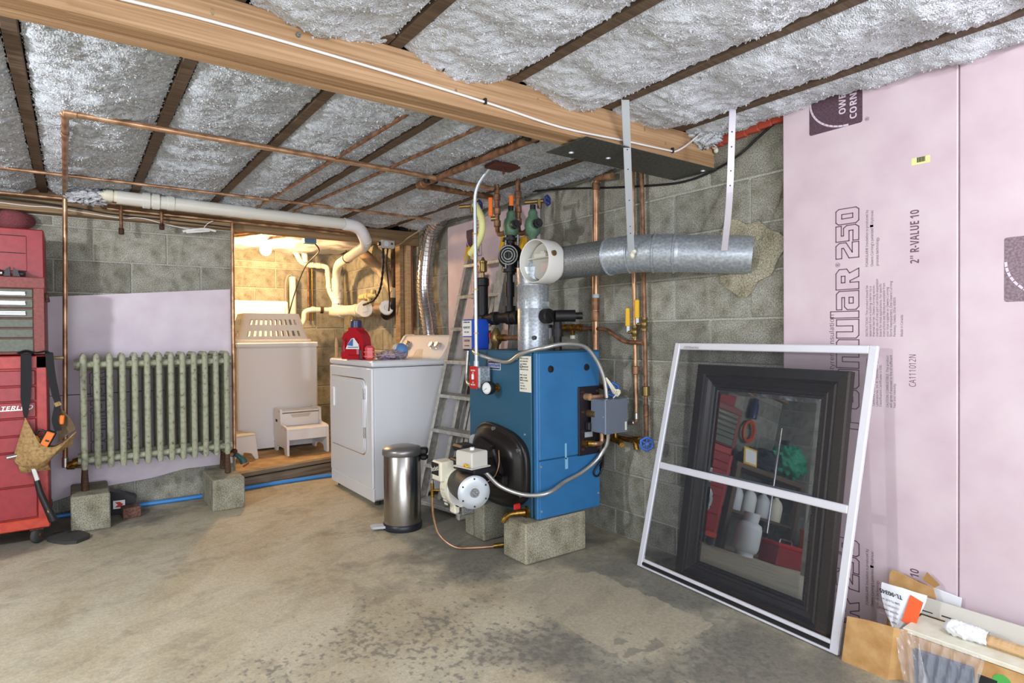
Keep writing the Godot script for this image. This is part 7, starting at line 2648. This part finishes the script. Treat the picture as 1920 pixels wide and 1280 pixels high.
	b.tube([Vector3(-0.165, 0.345, -4.045), Vector3(-0.152, 0.28, -4.04), Vector3(-0.125, 0.20, -4.035), Vector3(-0.105, 0.145, -4.03), Vector3(-0.098, 0.125, -4.03)], 0.013, 14, true, [0.013, 0.015, 0.0165, 0.020, 0.021])
	P(r, "grip", b, M.black)
	b = B.new()
	b.cyl(Vector3(-0.285, 0.482, -4.03), Vector3(-0.245, 0.487, -4.035), 0.013, 16, 0.011)
	P(r, "head_face", b, M.chrome)
	b = B.new()
	b.box(Vector3(-0.118, 0.175, -4.016), Vector3(0.003, 0.02, 0.002), 0.0, Basis(Vector3(0, 0, 1), 0.35))
	P(r, "grip_mark", b, M.yellow)


func ribbon(b: B, path: Array, side: Vector3, widths: Array) -> void:
	var m := path.size()
	var pv := []
	for i in m:
		var t: Vector3 = ((path[mini(i + 1, m - 1)] as Vector3) - (path[maxi(i - 1, 0)] as Vector3)).normalized()
		var x := (side - t * side.dot(t)).normalized()
		var nn := x.cross(t).normalized()
		var u := float(i) / (m - 1) * (widths.size() - 1)
		var k := mini(int(u), widths.size() - 2)
		var w: float = lerp(float(widths[k]), float(widths[k + 1]), u - k) / 2
		var p: Vector3 = path[i]
		pv.append([p - x * w + nn * 0.0015, p + x * w + nn * 0.0015, p + x * w - nn * 0.0015, p - x * w - nn * 0.0015, nn, x])
	for i in m - 1:
		var a: Array = pv[i]
		var c: Array = pv[i + 1]
		b.quads(a[0], a[1], c[1], c[0], a[4], a[4], c[4], c[4])
		b.quads(a[3], a[2], c[2], c[3], -a[4], -a[4], -c[4], -c[4])
		b.quad(a[0], a[3], c[3], c[0], -a[5])
		b.quad(a[1], a[2], c[2], c[1], a[5])
	for e in [[pv[0], 1.0], [pv[m - 1], -1.0]]:
		b.quad(e[0][0], e[0][1], e[0][2], e[0][3], Vector3(0, e[1], 0))


# ------------------------------------------------------------------ window screen and mirror leaning on the wall
func build_leaning() -> void:
	var bl := Vector3(2.141, 0.004, -1.962)
	var br := Vector3(2.076, 0.004, -1.006)
	var tl := Vector3(2.305, 1.046, -1.864)
	var tr := Vector3(2.276, 1.044, -0.964)
	var r := T("window_screen", "white aluminium window screen leaning on the wall before the dark framed mirror", "window screen", Vector3(2.11, 0, -1.48))
	var n := (br - bl).cross(tl - bl).normalized()
	if n.x > 0: n = -n
	var at := func(u: float, v: float) -> Vector3: return bl.lerp(br, u).lerp(tl.lerp(tr, u), v)
	var w := 0.030
	var uw := w / 0.957 / 2
	var vw := w / 1.066 / 2
	for q in [["left_stile", at.call(uw, 0.0), at.call(uw, 1.0)], ["right_stile", at.call(1.0 - uw, 0.0), at.call(1.0 - uw, 1.0)]]:
		var b := B.new()
		b.bar(q[1], q[2], w, 0.016, br - bl, 0.003)
		P(r, q[0], b, M.alu_white)
	for q in [["top_rail", 1.0 - vw], ["middle_rail", 0.455], ["bottom_rail", 0.030]]:
		var b := B.new()
		b.bar(at.call(uw * 2, q[1]), at.call(1.0 - uw * 2, q[1]), w if q[0] != "bottom_rail" else 0.014, 0.015, tl - bl, 0.003)
		P(r, q[0], b, M.alu_white)
	var b := B.new()
	b.bar(at.call(0.01, 0.015), at.call(0.99, 0.015), 0.013, 0.012, tl - bl, 0.002)
	P(r, "seal", b, M.black)
	b = B.new()
	b.bar(at.call(0.0, 0.003), at.call(1.0, 0.003), 0.008, 0.016, tl - bl, 0.002)
	P(r, "bottom_lip", b, M.alu_white)
	for q in [[0.05, 0.45], [0.46, 0.98]]:
		b = B.new()
		b.quad(at.call(0.03, q[0]), at.call(0.97, q[0]), at.call(0.97, q[1]), at.call(0.03, q[1]), n)
		P(r, "mesh_panel", b, M.screen)
	txt(r, "lettering", "2020series", 0.011, at.call(0.06, 0.981) + n * 0.0085, (br - bl).normalized(), (tl - bl).normalized(), M.ink_pale, 1.2)
	# the mirror
	var c0 := Vector3(2.163, 0.004, -1.750)
	var c1 := Vector3(2.126, 0.004, -1.062)
	var ux := (c1 - c0).normalized()
	var lean := Vector3(0.166, 0.945, 0.0)
	var uy := (lean - ux * lean.dot(ux)).normalized()
	var un := ux.cross(uy).normalized()   # towards the room
	var W := c0.distance_to(c1)
	var Hh := 0.958
	r = T("mirror", "large mirror in a dark moulded wooden frame leaning behind the window screen", "mirror", Vector3(2.17, 0, -1.4))
	var f := frame(c0, ux, uy)
	# profile across the frame: (inwards from the outer edge, height towards the room)
	var prof := [Vector2(0.0, -0.006), Vector2(0.0, 0.022), Vector2(0.006, 0.028), Vector2(0.040, 0.026), Vector2(0.048, 0.020), Vector2(0.054, 0.024), Vector2(0.062, 0.018), Vector2(0.080, 0.012), Vector2(0.084, 0.016), Vector2(0.094, 0.014), Vector2(0.098, 0.008), Vector2(0.108, 0.008), Vector2(0.110, 0.0)]
	for sdx in 4:
		b = B.new()
		for k in prof.size() - 1:
			var pa: Vector2 = prof[k]
			var pb: Vector2 = prof[k + 1]
			var cr := func(p: Vector2, e: int) -> Vector3:
				var x: float = [p.x, W - p.x, W - p.x, p.x][e % 4]
				var y: float = [p.x, p.x, Hh - p.x, Hh - p.x][e % 4]
				return f * Vector3(x, y, p.y)
			b.quad(cr.call(pa, sdx), cr.call(pa, sdx + 1), cr.call(pb, sdx + 1), cr.call(pb, sdx), un + [-uy, ux, uy, -ux][sdx] * 0.3 if k != 0 else [-uy, ux, uy, -ux][sdx])
		P(r, "frame_side", b, M.frame_worn if sdx == 1 else M.frame_dark)
	b = B.new()
	for sdx in 4:
		var e := 0.103
		var p0: Vector3 = f * [Vector3(e, e, 0.009), Vector3(W - e, e, 0.009), Vector3(W - e, Hh - e, 0.009), Vector3(e, Hh - e, 0.009)][sdx]
		var p1: Vector3 = f * [Vector3(W - e, e, 0.009), Vector3(W - e, Hh - e, 0.009), Vector3(e, Hh - e, 0.009), Vector3(e, e, 0.009)][sdx]
		var m := int(p0.distance_to(p1) / 0.0075)
		for k in m:
			b.box(p0.lerp(p1, (k + 0.5) / m), Vector3(0.005, 0.005, 0.005), 0.0015, f.basis)
	var bead := P(r, "beading", b, M.frame_dark)
	bead.set_meta("kind", "stuff")
	b = B.new()
	b.box(f * Vector3(W / 2, Hh / 2, -0.006), Vector3(W - 0.01, Hh - 0.01, 0.006), 0.0, f.basis)
	P(r, "backing", b, M.card_dark)
	# glass with a ground bevel
	b = B.new()
	var e0 := 0.106
	var e1 := 0.126
	b.quad(f * Vector3(e1, e1, 0.004), f * Vector3(W - e1, e1, 0.004), f * Vector3(W - e1, Hh - e1, 0.004), f * Vector3(e1, Hh - e1, 0.004), un)
	P(r, "glass", b, M.mirror)
	b = B.new()
	for k in 4:
		var o := [Vector3(e0, e0, 0.0028), Vector3(W - e0, e0, 0.0028), Vector3(W - e0, Hh - e0, 0.0028), Vector3(e0, Hh - e0, 0.0028)]
		var i := [Vector3(e1, e1, 0.004), Vector3(W - e1, e1, 0.004), Vector3(W - e1, Hh - e1, 0.004), Vector3(e1, Hh - e1, 0.004)]
		b.quad(f * o[k], f * o[(k + 1) % 4], f * i[(k + 1) % 4], f * i[k], un)
	P(r, "bevel", b, M.mirror)


# ------------------------------------------------------------------ cartons and boards at the lower right
func build_cartons() -> void:
	var r := T("carton", "opened cardboard carton with a torn flap on the floor at the lower right", "box", Vector3(2.18, 0, -0.4))
	var b := B.new()
	# a flattened flap standing towards the screen
	b.prism(V([0.988, 0.0, 0.846, 0.0, 0.829, 0.172, 0.90, 0.166, 0.969, 0.155]), Transform3D(Basis(Vector3(0, 0, -1), Vector3(0, 1, 0), Vector3(1, 0, 0)), Vector3(2.060, 0, 0)), -0.002, 0.002)
	P(r, "front_flap", b, M.card)
	b = B.new()
	b.prism(V([0.846, 0.0, 0.55, 0.0, -0.3, 0.0, -0.3, 0.150, 0.829, 0.150]), Transform3D(Basis(Vector3(0, 0, -1), Vector3(0, 1, 0), Vector3(1, 0, 0)), Vector3(2.098, 0, 0)), -0.002, 0.002)
	b.quad(Vector3(2.06, 0, -0.846), Vector3(2.098, 0, -0.82), Vector3(2.098, 0.16, -0.805), Vector3(2.06, 0.172, -0.829), Vector3(-1, 0, 0))
	P(r, "side_wall", b, M.card)
	b = B.new()
	b.box(Vector3(2.20, 0.146, -0.26), Vector3(0.20, 0.006, 1.10), 0.001)
	b.box(Vector3(2.305, 0.075, -0.26), Vector3(0.005, 0.15, 1.10), 0.001)
	b.box(Vector3(2.20, 0.075, -0.82), Vector3(0.20, 0.15, 0.005), 0.001)
	P(r, "back_walls", b, M.card_dark).name = "inner_wall"
	b = B.new()
	b.cyl(Vector3(2.0955, 0.108, -0.567), Vector3(2.0945, 0.108, -0.567), 0.022, 20)
	P(r, "green_sticker", b, mat(C("4fae52"), 0.5))
	b = B.new()
	b.box(Vector3(2.0945, 0.058, -0.60), Vector3(0.001, 0.10, 0.045))
	P(r, "black_label", b, M.black_matte)
	r = T("cardboard_sheet", "bent cardboard sheet standing behind the white label sleeve", "cardboard", Vector3(2.29, 0.1, -0.87))
	b = B.new()
	b.prism(V([0.945, 0.06, 0.80, 0.06, 0.795, 0.215, 0.804, 0.247, 0.84, 0.250, 0.89, 0.262, 0.925, 0.268, 0.935, 0.255]), Transform3D(Basis(Vector3(0, 0, -1), Vector3(0, 1, 0), Vector3(1, 0, 0)), Vector3(2.29, 0, 0)), -0.002, 0.002)
	P(r, "sheet", b, M.card)
	b = B.new()
	b.quad(Vector3(2.29, 0.262, -0.835), Vector3(2.29, 0.247, -0.80), Vector3(2.31, 0.255, -0.79), Vector3(2.315, 0.285, -0.83), Vector3(-1, 0, 0))
	P(r, "torn_corner", b, M.card_dark)
	# white shipping sleeve
	r = T("label_sleeve", "white printed plastic sleeve gathered at its foot, before the bent cardboard sheet", "packaging", Vector3(2.2, 0.12, -0.86))
	b = B.new()
	b.sheet(func(u, v):
		var z: float = lerp(lerp(-0.925, -0.868, v * v), lerp(-0.79, -0.855, v * v), u)
		var y: float = lerp(0.252 - 0.01 * absf(u - 0.5), 0.120, v)
		return Vector3(2.205 - 0.05 * v - 0.010 * sin(u * PI) * (1.0 - v * 0.5) + 0.003 * sin(u * 19.0 + v * 3.0) * v, y, z), 24, 14)
	P(r, "sleeve", b, M.paper)
	b = B.new()
	b.sheet(func(u, v):
		var z: float = lerp(-0.832 - 0.012 * v, -0.795 - 0.01 * v, u)
		return Vector3(2.188 - 0.035 * v, lerp(0.240 - 0.012 * u, 0.160 - 0.01 * u, v), z), 6, 6)
	P(r, "orange_patch", b, M.paper_orange)
	txt(r, "lettering", "TL-90345", 0.016, Vector3(2.178, 0.225, -0.852), Vector3(0, 0.05, -1).normalized(), Vector3(0.35, -1, 0).normalized(), M.black, 0.75, false, true)
	for k in 5:
		txt(r, "lettering", ["SAN TL-LOT 45", "CONTENTS: 1 PIECE", "FILTER / RAYON", "NO. 0027-4410", "SAN TL"][k], 0.007, Vector3(2.168 - 0.006 * k, 0.205 - 0.014 * k, -0.855), Vector3(0, 0.05, -1).normalized(), Vector3(0.35, -1, 0).normalized(), M.ink_pale if k % 2 else M.black, 0.85)
	b = B.new()
	b.box(Vector3(2.318, 0.205, -0.785), Vector3(0.004, 0.06, 0.10), 0.001, Basis(Vector3(1, 0, 0), 0.1))
	S("paper_sheet", "white paper sheet behind the far end of the grey edged board", "paper", b, M.paper)
	# boards
	b = B.new()
	b.box(Vector3(2.17, 0.158, -0.31), Vector3(0.145, 0.014, 1.02), 0.002)
	S("shelf_board", "cream painted board lying flat over the cardboard carton", "board", b, M.cream)
	r = T("shelf_board", "pale grey board on edge behind the flat cream board, with two dark slots", "board", Vector3(2.262, 0.165, -0.3))
	b = B.new()
	b.box(Vector3(2.258, 0.192, -0.315), Vector3(0.014, 0.055, 1.03), 0.002, Basis(Vector3(0, 0, 1), -0.2))
	P(r, "board", b, M.ivory)
	b = B.new()
	b.box(Vector3(2.2475, 0.178, -0.81), Vector3(0.001, 0.003, 0.04), 0.0, Basis(Vector3(0, 0, 1), -0.2))
	b.box(Vector3(2.2478, 0.180, -0.745), Vector3(0.001, 0.004, 0.04), 0.0, Basis(Vector3(0, 0, 1), -0.2))
	P(r, "slot", b, M.black)
	r = T("wooden_pole", "pale wooden pole with one end wrapped in white plastic, lying on the cream board", "pole", Vector3(2.17, 0.165, -0.35))
	b = B.new()
	b.box(Vector3(2.175, 0.180, -0.25), Vector3(0.036, 0.028, 0.80), 0.010)
	P(r, "pole", b, M.wood_pine)
	b = B.new()
	var n := noise(500, 1.0, 3)
	b.sheet(func(u, v):
		var a: float = v * TAU
		var z: float = lerp(-0.735, -0.62, u)
		var q: float = (0.021 + 0.005 * sin(u * PI) + 0.006 * n.get_noise_2d(u * 6.0, sin(a) * 2.0) + 0.003 * n.get_noise_2d(u * 20.0, cos(a) * 5.0)) * (sqrt(u * 6.0) if u < 0.166 else 1.0)
		return Vector3(2.172 + q * cos(a), 0.187 + q * 0.9 * sin(a), z), 24, 20)
	P(r, "white_wrap", b, M.paper)
	b = B.new()
	b.cyl(Vector3(2.1565, 0.187, -0.51), Vector3(2.1558, 0.187, -0.51), 0.006, 10)
	P(r, "knot_mark", b, M.rust)
	# dark blue pack and its clear wrap
	b = B.new()
	b.box(Vector3(2.088, 0.062, -0.705), Vector3(0.012, 0.118, 0.155), 0.003, Basis(Vector3(1, 0, 0), -0.05))
	S("blue_pack", "dark blue pack under the clear wrap on the carton's side", "packaging", b, M.navy)
	b = B.new()
	b.sheet(func(u, v):
		var z: float = lerp(-0.838, -0.598, u) + (0.035 * v if u < 0.3 else 0.0) - 0.05 * v * maxf(0.0, u - 0.4)
		return Vector3(2.078 - 0.012 * v - 0.004 * sin(u * 46.0 + v * 4.0) - 0.003 * n.get_noise_2d(u * 30.0, v * 5.0) * 2.0, 0.166 - v * (0.16 - 0.07 * maxf(0.0, u - 0.5)), z), 90, 16)
	S("clear_wrap", "wrinkled clear plastic wrap hanging over the carton's side from the cream board", "packaging", b, M.wrap)


# ------------------------------------------------------------------ what the mirror shows of the room's left side, and the unseen lamps
func build_behind() -> void:
	# workbench along the back wall beyond the tool chests
	var r := T("workbench", "dark workbench with a lower shelf against the back wall, seen in the mirror", "workbench", Vector3(-1.6, 0, -4.35))
	var b := B.new()
	b.box(Vector3(-1.56, 0.88, -4.36), Vector3(1.2, 0.05, 0.5), 0.004)
	P(r, "top", b, M.wood_dark)
	for q in [[-1.00, -4.14], [-2.12, -4.14], [-1.00, -4.56], [-2.12, -4.56]]:
		b = B.new()
		b.box(Vector3(q[0], 0.43, q[1]), Vector3(0.07, 0.86, 0.07), 0.003)
		P(r, "leg", b, M.wood_dark)
	b = B.new()
	b.box(Vector3(-1.56, 0.40, -4.36), Vector3(1.1, 0.03, 0.46), 0.003)
	P(r, "shelf", b, M.wood_dark)
	for k in 4:
		var x := -1.22 - 0.23 * k
		r = T("plastic_jug", ["white blue capped jug on the workbench's shelf, first from the chests", "off white red capped jug on the workbench's shelf", "white blue capped jug on the workbench's shelf beside the cream one", "cream black capped jug on the workbench's shelf"][k], "jug", Vector3(x, 0.415, -4.26))
		b = B.new()
		b.lathe([Vector2(0, 0), Vector2(0.075, 0), Vector2(0.08, 0.01), Vector2(0.08, 0.17), Vector2(0.06, 0.22), Vector2(0.025, 0.25), Vector2(0.025, 0.265)], Transform3D(Basis(), Vector3(x, 0.416, -4.26)), 20)
		P(r, "body", b, [M.jug, M.label_white, M.jug, M.cream][k])
		b = B.new()
		b.cyl(Vector3(x, 0.68, -4.26), Vector3(x, 0.71, -4.26), 0.028, 16)
		P(r, "cap", b, [M.cap_blue, M.switch_red, M.cap_blue, M.black][k])
	r = T("tin_sign", "white card with a yellow border leaning on the workbench, seen in the mirror", "sign", Vector3(-1.20, 0.905, -4.15))
	b = B.new()
	b.box(Vector3(-1.20, 1.0, -4.16), Vector3(0.22, 0.185, 0.006), 0.002, Basis(Vector3(1, 0, 0), -0.2))
	P(r, "plate", b, M.yellow)
	b = B.new()
	b.box(Vector3(-1.20, 1.0, -4.1555), Vector3(0.18, 0.145, 0.006), 0.001, Basis(Vector3(1, 0, 0), -0.2))
	P(r, "field", b, M.label_white)
	var n := noise(600, 1.0, 3)
	for q in [["green_bag", "crumpled green net bag on the workbench's far end, seen in the mirror", "bag", Vector3(-1.95, 1.10, -4.25), Vector3(0.22, 0.17, 0.16), M.tarp], ["dark_cloth", "dark heap of cloth on the workbench, seen in the mirror", "cloth", Vector3(-1.60, 1.0, -4.35), Vector3(0.24, 0.14, 0.18), mat(C("2a3038"), 0.9)]]:
		b = B.new()
		b.sheet(func(u, v):
			var a: float = u * TAU
			var e: float = v * PI
			var d := Vector3(sin(e) * cos(a), cos(e), sin(e) * sin(a))
			var p: Vector3 = q[3] + d * q[4] * (1.0 + 0.5 * n.get_noise_3dv(d * 2.5) + 0.2 * n.get_noise_3dv(d * 8.0))
			p.y = maxf(p.y, 0.906)
			return p, 40, 20)
		S(q[0], q[1], q[2], b, q[5])
	b = B.new()
	for k in 9:
		var ring := []
		for j in 17:
			var a := TAU * j / 16
			ring.append(Vector3(-1.62 + (0.085 + 0.003 * k) * sin(a), 1.34 + (0.10 + 0.004 * k) * cos(a), -4.60 + 0.012 * (k % 3)))
		b.tube(ring, 0.006, 6, false)
	S("extension_cord", "coiled orange extension cord hung on the back wall, seen in the mirror", "cord", b, mat(C("e05a2a"), 0.5))
	b = B.new()
	b.lathe([Vector2(0, 0), Vector2(0.05, 0), Vector2(0.05, 0.16), Vector2(0.03, 0.20), Vector2(0.03, 0.24), Vector2(0, 0.24)], Transform3D(Basis(), Vector3(-1.62, 1.50, -4.58)), 18)
	S("blue_bottle", "dark blue bottle on the back wall above the orange cord, seen in the mirror", "bottle", b, M.cap_blue)
	r = T("bar_clamp", "long silver bar clamp standing against the workbench, seen in the mirror", "clamp", Vector3(-1.5, 0, -4.02))
	b = B.new()
	b.cyl(Vector3(-1.50, 0.02, -3.98), Vector3(-1.47, 1.40, -4.06), 0.012, 12)
	P(r, "bar", b, M.chrome)
	for y in [1.25, 0.25]:
		b = B.new()
		b.box(Vector3(-1.49, y, -4.0), Vector3(0.03, 0.05, 0.09), 0.006)
		P(r, "jaw", b, M.black)
	r = T("red_toolbox", "red metal tool box on the floor before the workbench, seen in the mirror", "tool box", Vector3(-1.55, 0, -3.80))
	b = B.new()
	b.box(Vector3(-1.55, 0.09, -3.80), Vector3(0.48, 0.18, 0.22), 0.01)
	P(r, "body", b, M.red)
	b = B.new()
	b.box(Vector3(-1.55, 0.20, -3.80), Vector3(0.485, 0.045, 0.225), 0.012)
	P(r, "lid", b, M.detergent)
	b = B.new()
	b.tube(bend([Vector3(-1.65, 0.22, -3.80), Vector3(-1.65, 0.26, -3.80), Vector3(-1.45, 0.26, -3.80), Vector3(-1.45, 0.22, -3.80)], 0.02), 0.008, 8)
	P(r, "handle", b, M.chrome)
	r = T("orange_bucket", "orange plastic bucket on the floor by the left wall, seen in the mirror", "bucket", Vector3(-2.0, 0, -3.80))
	b = B.new()
	b.lathe([Vector2(0, 0), Vector2(0.12, 0), Vector2(0.14, 0.40), Vector2(0.148, 0.40), Vector2(0.148, 0.415), Vector2(0.136, 0.415), Vector2(0.118, 0.01), Vector2(0, 0.01)], Transform3D(Basis(), Vector3(-2.0, 0.001, -3.80)), 28)
	P(r, "pail", b, M.orange)
	b = B.new()
	b.tube(smoothed([Vector3(-2.0, 0.39, -3.95), Vector3(-1.94, 0.44, -3.90), Vector3(-1.91, 0.44, -3.80), Vector3(-1.94, 0.44, -3.70), Vector3(-2.0, 0.39, -3.65)], 5), 0.004, 6)
	P(r, "bail", b, M.galv)
	r = T("gas_cylinder", "white gas cylinder on the floor beside the red cabinet, seen in the mirror", "gas cylinder", Vector3(-1.05, 0, -3.85))
	b = B.new()
	b.lathe([Vector2(0.09, 0.0), Vector2(0.09, 0.04), Vector2(0.11, 0.05), Vector2(0.125, 0.09), Vector2(0.125, 0.27), Vector2(0.11, 0.32), Vector2(0.05, 0.35), Vector2(0.02, 0.36), Vector2(0.02, 0.40), Vector2(0, 0.40)], Transform3D(Basis(), Vector3(-1.08, 0, -3.90)), 28)
	P(r, "tank", b, M.jug)
	b = B.new()
	b.lathe([Vector2(0.075, 0.34), Vector2(0.082, 0.43), Vector2(0.078, 0.43), Vector2(0.072, 0.34)], Transform3D(Basis(), Vector3(-1.08, 0, -3.90)), 24)
	P(r, "collar", b, M.jug)
	# unseen bulbs out of the frame, placed to light the right and left sides
	for q in [["unseen bare bulb above the view, lighting the pink board wall", Vector3(1.60, 1.86, 0.25)], ["unseen bare bulb left of the view, lighting the back wall and the ceiling", Vector3(-1.35, 1.70, -2.2)]]:
		var c: Vector3 = q[1]
		r = T("ceiling_bulb", q[0], "light bulb", c - Vector3(0, 0.05, 0))
		b = B.new()
		b.ball(c, Vector3(0.05, 0.056, 0.05), 20, 14)
		P(r, "bulb", b, M.glow_white)
		b = B.new()
		b.cyl(c + Vector3(0, 0.05, 0), Vector3(c.x, 1.99, c.z), 0.030, 16, 0.05)
		P(r, "socket", b, M.plastic)
